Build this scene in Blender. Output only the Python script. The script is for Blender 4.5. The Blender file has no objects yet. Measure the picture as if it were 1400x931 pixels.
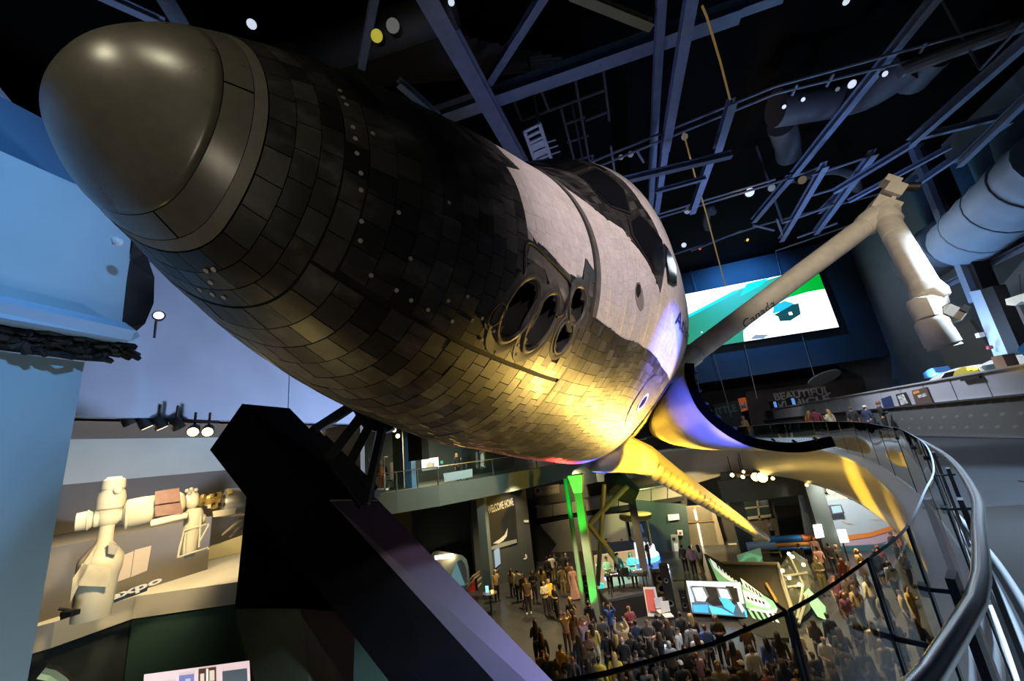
import bpy, bmesh, math, random
import numpy as np
from mathutils import Vector, Matrix, Quaternion

random.seed(7)
S = bpy.context.scene
COL = S.collection

# ---------------------------------------------------------------- camera
CAM_R = np.array([[0.94354, 0.18853, 0.27237], [0.31056, -0.21741, -0.92535], [-0.11524, 0.9577, -0.26369]])
CAM_F = 532.6          # focal length in pixels of the 1400 x 931 frame
EYE = np.array([0.0, 0.0, 9.0])
cam_data = bpy.data.cameras.new('camera')
cam_data.sensor_width = 36.0
cam_data.lens = CAM_F / 1400 * 36.0
cam_data.clip_start = 0.05
cam_data.clip_end = 300
cam = bpy.data.objects.new('camera', cam_data)
COL.objects.link(cam)
cam.matrix_world = Matrix([list(CAM_R[i]) + [EYE[i]] for i in range(3)] + [[0, 0, 0, 1]])
S.camera = cam

# ---------------------------------------------------------------- world, exposure
world = bpy.data.worlds.new('dim_hall')
S.world = world
world.use_nodes = True
world.node_tree.nodes['Background'].inputs[0].default_value = (0.35, 0.42, 0.6, 1)
world.node_tree.nodes['Background'].inputs[1].default_value = 0.004
S.view_settings.view_transform = 'Standard'
S.view_settings.look = 'None'
S.view_settings.gamma = 1.0
S.view_settings.use_curve_mapping = False
S.view_settings.exposure = 0.0
S.cycles.max_bounces = 6
S.cycles.diffuse_bounces = 2
S.cycles.glossy_bounces = 3
S.cycles.transmission_bounces = 6
S.cycles.transparent_max_bounces = 12
S.cycles.sample_clamp_indirect = 3.0
S.cycles.sample_clamp_direct = 30.0
S.cycles.use_denoising = True

# ---------------------------------------------------------------- lights of the hall
def spot(name, loc, target, energy, color, angle=40, blend=0.4, size=0.15):
    d = bpy.data.lights.new(name, 'SPOT')
    d.energy = energy; d.color = color; d.spot_size = math.radians(angle); d.spot_blend = blend
    d.shadow_soft_size = size
    o = bpy.data.objects.new(name, d); COL.objects.link(o)
    o.location = loc
    o.rotation_euler = (Vector(target) - Vector(loc)).to_track_quat('-Z', 'Y').to_euler()
    return o

def point(name, loc, energy, color, size=0.15):
    d = bpy.data.lights.new(name, 'POINT')
    d.energy = energy; d.color = color; d.shadow_soft_size = size
    o = bpy.data.objects.new(name, d); COL.objects.link(o)
    o.location = loc
    return o

def area(name, loc, target, energy, color, sx, sy):
    d = bpy.data.lights.new(name, 'AREA')
    d.shape = 'RECTANGLE'; d.size = sx; d.size_y = sy
    d.energy = energy; d.color = color
    o = bpy.data.objects.new(name, d); COL.objects.link(o)
    o.location = loc
    o.rotation_euler = (Vector(target) - Vector(loc)).to_track_quat('-Z', 'Y').to_euler()
    return o

WARM = (1.0, 0.78, 0.42); YEL = (1.0, 0.56, 0.04); BLUE = (0.07, 0.11, 1.0)
# yellow washes from the lower hall onto belly, wing and bay door
spot('yellow_wash_side', (1.9, 13.2, 6.3), (0.2, 7.2, 9.3), 5200, (1.0, 0.64, 0.14), 30, 0.4, 0.12)
spot('yellow_wash_wing', (6.4, 17.5, 4.9), (2.4, 18.5, 6.4), 4200, YEL, 80, 0.6, 0.2)
spot('yellow_wash_wing', (7.6, 24.0, 4.6), (4.6, 24.0, 4.2), 3000, YEL, 90, 0.6, 0.2)
spot('yellow_wash_strake', (4.5, 11.0, 3.0), (0.4, 14.0, 7.6), 14000, YEL, 36, 0.5, 0.2)
spot('yellow_wash_belly', (-5.6, 1.8, 3.0), (-2.6, 4.2, 9.0), 650, (1.0, 0.72, 0.25), 60, 0.9, 0.2)
spot('yellow_wash_door', (2.2, 17.0, 3.6), (1.4, 17.5, 8.8), 7000, YEL, 60, 0.4, 0.2)
spot('yellow_ramp_wash', (1.0, 18.5, 5.0), (7.2, 16.5, 6.2), 5200, YEL, 36, 0.8, 0.2)
spot('yellow_ramp_wash', (2.0, 12.5, 5.2), (5.2, 10.5, 6.2), 700, YEL, 50, 0.8, 0.2)
# blue and red colour spots
spot('blue_wash_door', (-0.2, 4.0, 6.4), (1.65, 10.9, 9.45), 8000, BLUE, 18, 0.6, 0.1)
spot('blue_bounce_side', (6.9, 5.2, 9.4), (0.45, 7.5, 10.15), 14000, BLUE, 20, 0.8, 0.1)  # added spot, stands in for blue light bounced off the bay door
spot('red_spot_belly', (-2.7, 13.5, 7.4), (-1.95, 7.2, 8.8), 4000, (1.0, 0.05, 0.03), 22, 0.7, 0.1)
spot('blue_spot_belly', (-2.2, 17.0, 7.0), (-1.4, 11.0, 8.6), 5500, BLUE, 20, 0.6, 0.1)
spot('green_spot_tower', (-4.6, 20.5, 0.8), (-4.2, 23.5, 7.4), 6500, (0.0, 1.0, 0.06), 26, 0.5, 0.1)
spot('green_spot_tower', (-4.5, 22.2, 0.3), (-4.25, 23.6, 3.2), 500, (0.0, 1.0, 0.06), 70, 0.6, 0.1)
# pale key from the roof on the white flank, two warm spots over the nose
spot('flank_key', (8.0, -1.0, 14.5), (0.2, 5.4, 11.0), 4200, (1.0, 0.84, 0.82), 34, 0.8, 0.3)
spot('nose_spot', (-4.8, -4.1, 16.7), (-2.2, 0.8, 10.6), 360, (1.0, 0.90, 0.62), 16, 0.8, 0.5)
spot('nose_spot', (-1.85, -3.9, 17.4), (-2.0, 0.9, 10.6), 360, (1.0, 0.90, 0.62), 16, 0.8, 0.5)
spot('nose_fill', (1.5, -5.0, 10.5), (-2.2, 1.0, 10.4), 300, (1.0, 0.90, 0.66), 28, 0.9, 0.8)
# blue washes on the left walls
spot('blue_wash_left', (4.0, -2.0, 17.0), (-7.0, 0.4, 11.7), 6000, (0.22, 0.54, 1.0), 34, 0.7, 0.4)
spot('blue_wash_bulkhead', (-2.2, 12.0, 6.5), (-8.5, 7.5, 11.3), 6000, (0.55, 0.68, 1.0), 70, 0.8, 0.4)
spot('grey_wash_lower_left', (-2.5, 1.2, 5.2), (-6.9, 1.9, 8.2), 420, (0.72, 0.95, 1.0), 80, 0.9, 0.4)
# gallery lamps
spot('gallery_lamp', (-8.0, 4.2, 10.1), (-8.6, 4.8, 8.2), 420, WARM, 110, 0.6, 0.15)
spot('gallery_lamp', (-7.4, 6.2, 10.1), (-8.4, 6.4, 8.2), 420, WARM, 110, 0.6, 0.15)
spot('gallery_lamp', (-5.6, 3.6, 9.4), (-8.6, 4.9, 8.2), 420, WARM, 60, 0.6, 0.15)
# hall floor
for x, y, e, c in [(-8.5, 26.5, 1500, WARM), (-4.5, 21.5, 1500, WARM), (0.0, 20.0, 900, (0.9, 0.9, 1.0)), (6.0, 21.5, 1800, WARM), (9.5, 27.0, 2400, WARM)]:
    spot('hall_downlight', (x, y, 6.8 if x < -5 else 5.0), (x, y, 0), e, c, 120, 0.7, 0.2)
spot('mural_wash', (10.5, 29.5, 4.8), (12.0, 33.6, 2.6), 1300, (1.0, 0.95, 0.85), 110, 0.7, 0.2)
spot('stage_cyan', (-1.2, 21.8, 5.0), (-2.0, 24.9, 2.0), 1600, (0.1, 0.9, 0.9), 26, 0.5, 0.1)
spot('backdrop_light', (-3.0, 25.2, 4.9), (-2.9, 27.3, 1.3), 600, WARM, 100, 0.6, 0.1)
spot('door_wash', (3.0, 33.0, 4.6), (3.2, 36.2, 2.5), 1800, WARM, 110, 0.7, 0.15)
spot('far_gallery_wash', (-6.0, 33.0, 6.4), (-6.0, 38.0, 4.0), 2600, WARM, 120, 0.7, 0.2)
spot('teal_wall_wash', (-1.2, 32.0, 4.8), (-0.6, 35.0, 2.0), 900, (0.8, 0.95, 0.4), 100, 0.7, 0.15)
spot('poster_light', (-9.0, 28.0, 6.0), (-10.6, 29.2, 3.6), 260, WARM, 90, 0.7, 0.1)
spot('mezzanine_lamp', (-13.0, 22.8, 11.2), (-14.5, 24.0, 8.0), 1200, WARM, 120, 0.7, 0.15)
spot('mezzanine_band', (-6.5, 20.0, 9.5), (-11.5, 23.0, 6.9), 1500, (0.75, 0.95, 0.85), 80, 0.7, 0.3)
# upper deck and roof
spot('roof_blue', (6.0, 16.0, 10.5), (6.0, 22.0, 22.0), 1900, (0.35, 0.48, 1.0), 100, 0.7, 0.5)
spot('roof_blue', (13.5, 24.0, 9.9), (15.0, 18.0, 19.0), 2000, (0.26, 0.55, 1.0), 110, 0.7, 0.5)
spot('roof_violet', (-1.0, 11.5, 13.5), (-0.5, 12.0, 22.0), 260, (0.5, 0.52, 1.0), 110, 0.7, 0.5)
spot('screen_glow_fill', (11.5, 35.0, 23.0), (11.5, 40.8, 19.5), 4000, (0.08, 0.36, 0.9), 110, 0.8, 0.5)  # added spot, stands in for the glow of the screen on its wall
area('deck_downlight', (9.0, 22.0, 17.5), (9.5, 22.0, 7.0), 500, (0.72, 0.82, 1.0), 4, 7)
spot('parapet_wash', (8.2, 22.0, 15.0), (11.9, 22.0, 9.0), 3000, (0.85, 0.90, 1.0), 90, 0.7, 0.4)
spot('arm_key', (4.0, -1.0, 14.0), (5.2, 10.5, 12.3), 3200, (1.0, 0.86, 0.64), 30, 0.6, 0.3)
spot('rail_key', (6.5, 4.5, 13.5), (2.6, 5.2, 7.4), 8000, (0.62, 0.82, 1.0), 60, 0.6, 0.3)
spot('rail_key', (9.5, 8.0, 14.0), (4.6, 9.6, 7.4), 9000, (0.62, 0.80, 1.0), 60, 0.6, 0.3)
spot('support_violet', (1.5, 7.5, 7.0), (-3.6, 6.3, 4.6), 700, (0.36, 0.22, 1.0), 44, 0.8, 0.3)
spot('exhibit_light', (14.0, 18.0, 15.5), (15.5, 20.5, 10.2), 600, (0.85, 0.92, 1.0), 70, 0.7, 0.3)
spot('sign_light', (9.5, 34.0, 13.0), (12.0, 38.5, 10.0), 300, (1.0, 0.9, 0.85), 80, 0.7, 0.2)

# ---------------------------------------------------------------- pixel helpers (plan the layout from the photograph)
def ray(px, py):
    c = np.array([px - 700.0, -(py - 465.5), -CAM_F])
    return CAM_R @ c
def at_z(px, py, z):
    r = ray(px, py); return EYE + r * ((z - EYE[2]) / r[2])
def at_y(px, py, y):
    r = ray(px, py); return EYE + r * ((y - EYE[1]) / r[1])
def at_d(px, py, d):
    r = ray(px, py); return EYE + r * (d / np.linalg.norm(r))
def at_plane(px, py, p0, n):
    r = ray(px, py); n = np.asarray(n, float)
    return EYE + r * (np.dot(np.asarray(p0) - EYE, n) / np.dot(r, n))
def to_px(P):
    c = CAM_R.T @ (np.asarray(P, float) - EYE)
    return 700 + CAM_F * c[0] / -c[2], 465.5 - CAM_F * c[1] / -c[2], -c[2]

# ---------------------------------------------------------------- materials
MATS = {}
def mat(name, color, rough=0.5, metal=0.0, vary=0.0, scale=8.0, emit=None, strength=0.0, bump=0.0, trans=0.0, spec=0.5, alpha=1.0, coat=0.0):
    if name in MATS: return MATS[name]
    m = bpy.data.materials.new(name); m.use_nodes = True
    nt = m.node_tree; b = nt.nodes['Principled BSDF']
    c = tuple(color[:3]) + (1,)
    b.inputs['Base Color'].default_value = c
    b.inputs['Roughness'].default_value = rough
    b.inputs['Metallic'].default_value = metal
    b.inputs['Specular IOR Level'].default_value = spec
    if coat: b.inputs['Coat Weight'].default_value = coat
    if trans: b.inputs['Transmission Weight'].default_value = trans
    if alpha < 1: b.inputs['Alpha'].default_value = alpha
    if vary or bump:
        tc = nt.nodes.new('ShaderNodeTexCoord'); n = nt.nodes.new('ShaderNodeTexNoise')
        n.inputs['Scale'].default_value = scale; n.inputs['Detail'].default_value = 5
        nt.links.new(tc.outputs['Object'], n.inputs['Vector'])
        if vary:
            r = nt.nodes.new('ShaderNodeValToRGB')
            r.color_ramp.elements[0].position = 0.3; r.color_ramp.elements[1].position = 0.7
            r.color_ramp.elements[0].color = tuple(max(x * (1 - vary), 0) for x in c[:3]) + (1,)
            r.color_ramp.elements[1].color = tuple(min(x * (1 + vary), 1) for x in c[:3]) + (1,)
            nt.links.new(n.outputs['Fac'], r.inputs['Fac']); nt.links.new(r.outputs['Color'], b.inputs['Base Color'])
        if bump:
            bp = nt.nodes.new('ShaderNodeBump'); bp.inputs['Strength'].default_value = bump
            nt.links.new(n.outputs['Fac'], bp.inputs['Height']); nt.links.new(bp.outputs['Normal'], b.inputs['Normal'])
    if emit is not None:
        b.inputs['Emission Color'].default_value = tuple(emit[:3]) + (1,)
        b.inputs['Emission Strength'].default_value = strength
    MATS[name] = m
    return m

def glass_mat(name, tint, refl=0.5, alpha=0.12):
    if name in MATS: return MATS[name]
    m = bpy.data.materials.new(name); m.use_nodes = True
    nt = m.node_tree; nt.nodes.clear()
    out = nt.nodes.new('ShaderNodeOutputMaterial'); mix = nt.nodes.new('ShaderNodeMixShader')
    tr = nt.nodes.new('ShaderNodeBsdfTransparent'); gl = nt.nodes.new('ShaderNodeBsdfGlossy')
    fr = nt.nodes.new('ShaderNodeFresnel'); fr.inputs['IOR'].default_value = 1.45
    tr.inputs[0].default_value = tuple(tint) + (1,)
    gl.inputs['Roughness'].default_value = 0.02
    nt.links.new(fr.outputs[0], mix.inputs[0]); nt.links.new(tr.outputs[0], mix.inputs[1]); nt.links.new(gl.outputs[0], mix.inputs[2])
    nt.links.new(mix.outputs[0], out.inputs[0])
    MATS[name] = m
    return m

# ---------------------------------------------------------------- mesh builder
class MB:
    def __init__(self):
        self.v = []; self.f = []; self.m = []; self.mats = []
    def mi(self, m):
        if m is None: return 0
        if m not in self.mats: self.mats.append(m)
        return self.mats.index(m)
    def add(self, verts, faces, m=None):
        o = len(self.v); i = self.mi(m)
        self.v.extend([tuple(map(float, p)) for p in verts])
        for f in faces:
            self.f.append(tuple(o + k for k in f)); self.m.append(i)
        return self
    def box(self, c, s, R=None, m=None):
        c = np.asarray(c, float); s = np.asarray(s, float) / 2
        V = [np.array([x, y, z]) * s for x in (-1, 1) for y in (-1, 1) for z in (-1, 1)]
        if R is not None: V = [np.asarray(R) @ p for p in V]
        return self.add([p + c for p in V], [(0, 1, 3, 2), (4, 6, 7, 5), (0, 4, 5, 1), (2, 3, 7, 6), (0, 2, 6, 4), (1, 5, 7, 3)], m)
    def beam(self, a, b, w, h, up=(0, 0, 1), m=None, taper=1.0):
        a = np.asarray(a, float); b = np.asarray(b, float)
        d = b - a; d /= np.linalg.norm(d)
        u = np.asarray(up, float); s = np.cross(d, u)
        if np.linalg.norm(s) < 1e-4: s = np.cross(d, (1, 0, 0))
        s /= np.linalg.norm(s); u = np.cross(s, d)
        V = []
        for p, k in ((a, 1.0), (b, taper)):
            for x, y in ((-1, -1), (1, -1), (1, 1), (-1, 1)):
                V.append(p + s * x * w / 2 * k + u * y * h / 2 * k)
        return self.add(V, [(3, 2, 1, 0), (4, 5, 6, 7), (0, 1, 5, 4), (1, 2, 6, 5), (2, 3, 7, 6), (3, 0, 4, 7)], m)
    def ibeam(self, a, b, w, h, up=(0, 0, 1), m=None, t=0.03):
        """rolled steel section: two flanges and a web"""
        a = np.asarray(a, float); b = np.asarray(b, float)
        d = b - a; d /= np.linalg.norm(d); u = np.asarray(up, float)
        s = np.cross(d, u); s /= np.linalg.norm(s); u = np.cross(s, d)
        for k in (-1, 1): self.beam(a + u * k * h / 2, b + u * k * h / 2, w, t, u, m)
        return self.beam(a, b, t, h - t, u, m)
    def tube(self, pts, r, n=8, m=None, cap=True, closed=False):
        P = [np.asarray(p, float) for p in pts]; N = len(P)
        rr = r if hasattr(r, '__len__') else [r] * N
        t0 = P[1] - P[0]; ref = np.array([0, 0, 1.0]) if abs(t0[2]) < 0.9 * np.linalg.norm(t0) else np.array([1.0, 0, 0])
        V = []
        for i in range(N):
            t = P[min(i + 1, N - 1)] - P[max(i - 1, 0)]
            if closed: t = P[(i + 1) % N] - P[i - 1]
            t = t / (np.linalg.norm(t) + 1e-12)
            s = np.cross(t, ref); s /= np.linalg.norm(s) + 1e-12; ref = np.cross(s, t)
            for k in range(n):
                a = 2 * math.pi * k / n
                V.append(P[i] + rr[i] * (math.cos(a) * s + math.sin(a) * ref))
        F = []
        for i in range(N if closed else N - 1):
            for k in range(n):
                j = (i + 1) % N
                F.append((i * n + k, i * n + (k + 1) % n, j * n + (k + 1) % n, j * n + k))
        if cap and not closed:
            F.append(tuple(range(n))[::-1]); F.append(tuple((N - 1) * n + k for k in range(n)))
        return self.add(V, F, m)
    def lathe(self, a, axis, prof, n=16, m=None, cap=True):
        """prof: list of (distance along the axis, radius)"""
        a = np.asarray(a, float); d = np.asarray(axis, float); d /= np.linalg.norm(d)
        ref = np.array([0, 0, 1.0]) if abs(d[2]) < 0.9 else np.array([1.0, 0, 0])
        s = np.cross(d, ref); s /= np.linalg.norm(s); u = np.cross(s, d)
        V = []; F = []
        for (h, r) in prof:
            for k in range(n):
                t = 2 * math.pi * k / n
                V.append(a + d * h + r * (math.cos(t) * s + math.sin(t) * u))
        for i in range(len(prof) - 1):
            for k in range(n):
                F.append((i * n + k, i * n + (k + 1) % n, (i + 1) * n + (k + 1) % n, (i + 1) * n + k))
        if cap:
            F.append(tuple(range(n))[::-1]); F.append(tuple((len(prof) - 1) * n + k for k in range(n)))
        return self.add(V, F, m)
    def prism(self, poly, vec, m=None):
        """polygon (3-D points) swept along vec, closed"""
        n = len(poly); P = [np.asarray(p, float) for p in poly]; v = np.asarray(vec, float)
        V = P + [p + v for p in P]
        F = [tuple(range(n))[::-1], tuple(range(n, 2 * n))] + [(i, (i + 1) % n, n + (i + 1) % n, n + i) for i in range(n)]
        return self.add(V, F, m)
    def grid(self, rows, m=None, closed=False):
        R = len(rows); n = len(rows[0])
        V = [p for r in rows for p in r]; F = []
        for i in range(R - 1):
            for k in range(n if closed else n - 1):
                j = (k + 1) % n
                F.append((i * n + k, i * n + j, (i + 1) * n + j, (i + 1) * n + k))
        return self.add(V, F, m)
    def ball(self, c, r, m=None, nu=10, nv=7, sc=(1, 1, 1)):
        c = np.asarray(c, float)
        rows = []
        for i in range(nv + 1):
            t = math.pi * i / nv
            rows.append([c + np.array([math.sin(t) * math.cos(2 * math.pi * k / nu) * sc[0], math.sin(t) * math.sin(2 * math.pi * k / nu) * sc[1], math.cos(t) * sc[2]]) * r for k in range(nu)])
        return self.grid(rows[::-1], m, closed=True)
    def mesh(self, name, m=None, smooth=False):
        me = bpy.data.meshes.new(name)
        me.from_pydata(self.v, [], self.f)
        for x in (self.mats or ([m] if m else [])): me.materials.append(x)
        if len(self.mats) > 1: me.polygons.foreach_set('material_index', self.m)
        if smooth is True: me.polygons.foreach_set('use_smooth', [True] * len(me.polygons))
        me.update()
        if smooth and smooth is not True:
            me.polygons.foreach_set('use_smooth', [True] * len(me.polygons))
            me.set_sharp_from_angle(angle=math.radians(smooth))
        return me
    def build(self, name, m=None, parent=None, smooth=False):
        o = bpy.data.objects.new(name, self.mesh(name, m, smooth))
        COL.objects.link(o)
        if parent is not None: o.parent = parent
        return o

def tag(o, label=None, cat=None, group=None, kind=None):
    if label: o['label'] = label
    if cat: o['category'] = cat
    if group: o['group'] = group
    if kind: o['kind'] = kind
    return o
def empty(name, label=None, cat=None, loc=(0, 0, 0), group=None, kind=None, rz=0):
    o = bpy.data.objects.new(name, None); COL.objects.link(o)
    o.location = loc; o.rotation_euler = (0, 0, rz); o.empty_display_size = 0.2
    return tag(o, label, cat, group, kind)
def dup(o, parent=None):
    c = o.copy(); COL.objects.link(c); c.parent = parent
    for ch in list(o.children):
        d = dup(ch, c); d.matrix_parent_inverse = ch.matrix_parent_inverse.copy()
    return c
def shared(name, me, parent=None, loc=None, rot=None, mtx=None):
    o = bpy.data.objects.new(name, me); COL.objects.link(o)
    if parent is not None: o.parent = parent
    if loc is not None: o.location = loc
    if rot is not None: o.rotation_euler = rot
    if mtx is not None: o.matrix_local = mtx
    return o
def text_mesh(txt, size, extrude=0.0, align='LEFT', res=3, bold=0.0):
    cu = bpy.data.curves.new('lettering', 'FONT'); cu.body = txt; cu.size = size; cu.extrude = extrude
    cu.align_x = align; cu.resolution_u = res; cu.offset = bold
    o = bpy.data.objects.new('lettering', cu); COL.objects.link(o)
    me = bpy.data.meshes.new_from_object(o.evaluated_get(bpy.context.evaluated_depsgraph_get()))
    bpy.data.objects.remove(o); bpy.data.curves.remove(cu)
    return me
def text(txt, size, origin, xdir, ydir, m, parent=None, extrude=0.003, align='LEFT', name='lettering', width=None, bold=0.0):
    """flat lettering lying on a surface: origin, reading direction, up direction"""
    me = text_mesh(txt, size, extrude, align, bold=bold)
    x = Vector(xdir).normalized(); y = Vector(ydir).normalized(); z = x.cross(y).normalized(); y = z.cross(x)
    sx = 1.0
    if width:
        xs = [v.co.x for v in me.vertices]; sx = width / (max(xs) - min(xs))
    o = Vector(origin)
    for v in me.vertices:
        v.co = o + x * v.co.x * sx + y * v.co.y + z * (v.co.z + extrude)
    me.materials.clear(); me.materials.append(m)
    ob = bpy.data.objects.new(name, me); COL.objects.link(ob)
    if parent is not None: ob.parent = parent
    return ob
def smooth_curve(pts, n=8):
    """Catmull-Rom through points"""
    P = [np.asarray(p, float) for p in pts]; P = [2 * P[0] - P[1]] + P + [2 * P[-1] - P[-2]]
    out = []
    for i in range(1, len(P) - 2):
        for k in range(n):
            t = k / n
            out.append(0.5 * ((2 * P[i]) + (P[i + 1] - P[i - 1]) * t + (2 * P[i - 1] - 5 * P[i] + 4 * P[i + 1] - P[i + 2]) * t * t + (3 * P[i] - P[i - 1] - 3 * P[i + 1] + P[i + 2]) * t ** 3))
    out.append(P[-2])
    return out
# ---------------------------------------------------------------- orbiter hull (inches, station / port / up)
HX = np.array([236, 237.5, 241, 248, 258, 272, 290, 312, 340, 378, 400, 420, 445, 470, 500, 530, 582, 1310.])
HW = np.array([0, 9.3, 17.6, 29.1, 39.8, 49.5, 59.4, 67.2, 73.3, 78.5, 83.5, 88.5, 95, 100.5, 106.5, 111.5, 114, 114.])
HB = np.array([339, 331.3, 326.1, 319.5, 314.3, 306.5, 298.9, 292.3, 286.9, 281.5, 281, 281, 281, 281.5, 282, 281.5, 281, 281.])
HT = np.array([339, 348.2, 354.5, 362.3, 369.4, 378.7, 388.2, 398.6, 411.2, 426.8, 437, 452, 478, 492, 499, 500, 499, 499.])
HZ = np.array([339, 338.8, 338.0, 335.2, 331.5, 331.5, 333.5, 336.8, 340.2, 346.4, 350, 353, 358, 364, 371, 383, 400, 400.])
HL = np.array([2, 2, 2, 2, 2, 2.1, 2.3, 2.5, 2.7, 3.0, 3.1, 3.3, 3.5, 3.7, 4.0, 4.2, 4.5, 4.5])
HU = np.array([2, 2, 2, 2, 2, 2, 2, 2, 2, 2.0, 2.0, 1.95, 1.9, 1.9, 1.92, 1.97, 2.03, 2.03])
HQ = np.sqrt(HX - 236)

def pchip(x, xs, ys):
    h = np.diff(xs); d = np.diff(ys) / h
    m = np.zeros_like(ys)
    for i in range(1, len(xs) - 1):
        if d[i - 1] * d[i] > 0:
            w1 = 2 * h[i] + h[i - 1]; w2 = h[i] + 2 * h[i - 1]
            m[i] = (w1 + w2) / (w1 / d[i - 1] + w2 / d[i])
    m[0] = d[0]; m[-1] = d[-1]
    i = np.clip(np.searchsorted(xs, x, side='right') - 1, 0, len(xs) - 2)
    t = (x - xs[i]) / h[i]
    return ((1 + 2 * t) * (1 - t) ** 2 * ys[i] + t * (1 - t) ** 2 * h[i] * m[i]
            + t * t * (3 - 2 * t) * ys[i + 1] + t * t * (t - 1) * h[i] * m[i + 1])

NS = 240
def half_section(X):
    """port half outline of station X: NS+1 points (y, z), bottom centre to top centre, even in arc length"""
    u = math.sqrt(max(X - 236, 0.0))
    g = lambda tab: float(pchip(u, HQ, tab))
    w, zb, zt, zw, nl, nu = g(HW), g(HB), g(HT), g(HZ), g(HL), g(HU)
    t = np.linspace(-math.pi / 2, math.pi / 2, 721)
    c = np.maximum(np.cos(t), 0); s = np.sin(t)
    n = np.where(s < 0, nl, nu); h = np.where(s < 0, zw - zb, zt - zw)
    y = w * c ** (2 / n); z = zw + h * np.sign(s) * np.abs(s) ** (2 / n)
    L = np.concatenate([[0], np.cumsum(np.hypot(np.diff(y), np.diff(z)))])
    q = np.linspace(0, L[-1], NS + 1)
    return np.interp(q, L, y), np.interp(q, L, z), L[-1]

_sec = {}
def section(X):
    k = round(X * 4) / 4 if X > 262 else round(X * 128) / 128
    if k not in _sec:
        _sec[k] = half_section(k)
    return _sec[k]

def hull(X, q, off=0.0):
    """body point (inches) at station X, q in 0..1 up the port half (2-q mirrors to starboard); off lifts along the normal"""
    star = q > 1
    if star: q = 2 - q
    q = min(max(q, 0), 1)
    y, z, L = section(X)
    f = q * NS; i = min(int(f), NS - 1); t = f - i
    py = y[i] * (1 - t) + y[i + 1] * t; pz = z[i] * (1 - t) + z[i + 1] * t
    px = X
    if off:
        i0 = max(i - 3, 0); i1 = min(i + 4, NS)
        ty, tz = y[i1] - y[i0], z[i1] - z[i0]
        l = math.hypot(ty, tz) or 1.0
        ny, nz = tz / l, -ty / l
        ya, za, _ = section(max(X - 3, 236.25)); yb, zb, _ = section(X + 3)
        k = int(round(f))
        dx = X + 3 - max(X - 3, 236.25)
        g = ((yb[k] - ya[k]) * ny + (zb[k] - za[k]) * nz) / dx
        m = math.sqrt(1 + g * g)
        px += -g / m * off; py += ny / m * off; pz += nz / m * off
    if star: py = -py
    return (px, py, pz)
# ---------------------------------------------------------------- orbiter
BANK = 0.77418
IN = 0.0254
_c = np.array([205.96, 119.80, 346.85])           # the eye in body inches
_aft = np.array([0, 1.0, 0]); _port = np.array([math.cos(BANK), 0, -math.sin(BANK)]); _up = np.array([math.sin(BANK), 0, math.cos(BANK)])
def body(X, Y, Z):
    d = (np.array([X, Y, Z]) - _c) * IN
    return EYE + d[0] * _aft + d[1] * _port + d[2] * _up
def L3(p):   # body inches -> orbiter local metres
    return (p[1] * IN, (p[0] - 236) * IN, (p[2] - 340) * IN)
def at_X(px, py, X):
    """body point (inches) seen at the pixel in the plane of station X"""
    r = ray(px, py)
    d = np.array([r @ _aft, r @ _port, r @ _up]); t = (X - _c[0]) / d[0]
    return _c + d * t

orb = empty('space_shuttle', 'black and white winged space orbiter banked overhead with its nose at upper left', 'spacecraft')
orb.location = body(236, 0, 340)
orb.rotation_euler = (0, BANK, 0)

M_seam = mat('tile_gap_black', (0.006, 0.006, 0.007), 0.9)
def tile_mat(name, c, rough, wear=0.5, wcol=(0.30, 0.30, 0.29), sc=1.3):
    """tile coating: mottled with pale scuffs and streaks of re-entry wear"""
    m = bpy.data.materials.new(name); m.use_nodes = True
    nt = m.node_tree; b = nt.nodes['Principled BSDF']
    tc = nt.nodes.new('ShaderNodeTexCoord')
    mp = nt.nodes.new('ShaderNodeMapping'); mp.inputs['Scale'].default_value = (sc * 1.6, sc * 0.5, sc * 1.6)
    n1 = nt.nodes.new('ShaderNodeTexNoise'); n1.inputs['Scale'].default_value = 2.2; n1.inputs['Detail'].default_value = 8; n1.inputs['Roughness'].default_value = 0.65
    n2 = nt.nodes.new('ShaderNodeTexNoise'); n2.inputs['Scale'].default_value = 17; n2.inputs['Detail'].default_value = 4
    nt.links.new(tc.outputs['Object'], mp.inputs['Vector']); nt.links.new(mp.outputs['Vector'], n1.inputs['Vector']); nt.links.new(tc.outputs['Object'], n2.inputs['Vector'])
    r1 = nt.nodes.new('ShaderNodeValToRGB'); r1.color_ramp.elements[0].position = 0.5; r1.color_ramp.elements[1].position = 0.78
    r1.color_ramp.elements[0].color = (0, 0, 0, 1); r1.color_ramp.elements[1].color = (wear, wear, wear, 1)
    nt.links.new(n1.outputs['Fac'], r1.inputs['Fac'])
    mx = nt.nodes.new('ShaderNodeMixRGB'); mx.inputs[1].default_value = tuple(c) + (1,); mx.inputs[2].default_value = tuple(wcol) + (1,)
    nt.links.new(r1.outputs['Color'], mx.inputs[0])
    r2 = nt.nodes.new('ShaderNodeMapRange'); r2.inputs[3].default_value = 0.75; r2.inputs[4].default_value = 1.25
    nt.links.new(n2.outputs['Fac'], r2.inputs[0])
    mu = nt.nodes.new('ShaderNodeMixRGB'); mu.blend_type = 'MULTIPLY'; mu.inputs[0].default_value = 1
    nt.links.new(mx.outputs[0], mu.inputs[1]); nt.links.new(r2.outputs[0], mu.inputs[2])
    nt.links.new(mu.outputs[0], b.inputs['Base Color'])
    rr = nt.nodes.new('ShaderNodeMapRange'); rr.inputs[3].default_value = rough - 0.1; rr.inputs[4].default_value = rough + 0.12
    nt.links.new(n1.outputs['Fac'], rr.inputs[0]); nt.links.new(rr.outputs[0], b.inputs['Roughness'])
    b.inputs['Specular IOR Level'].default_value = 0.5
    MATS[name] = m
    return m
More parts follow.
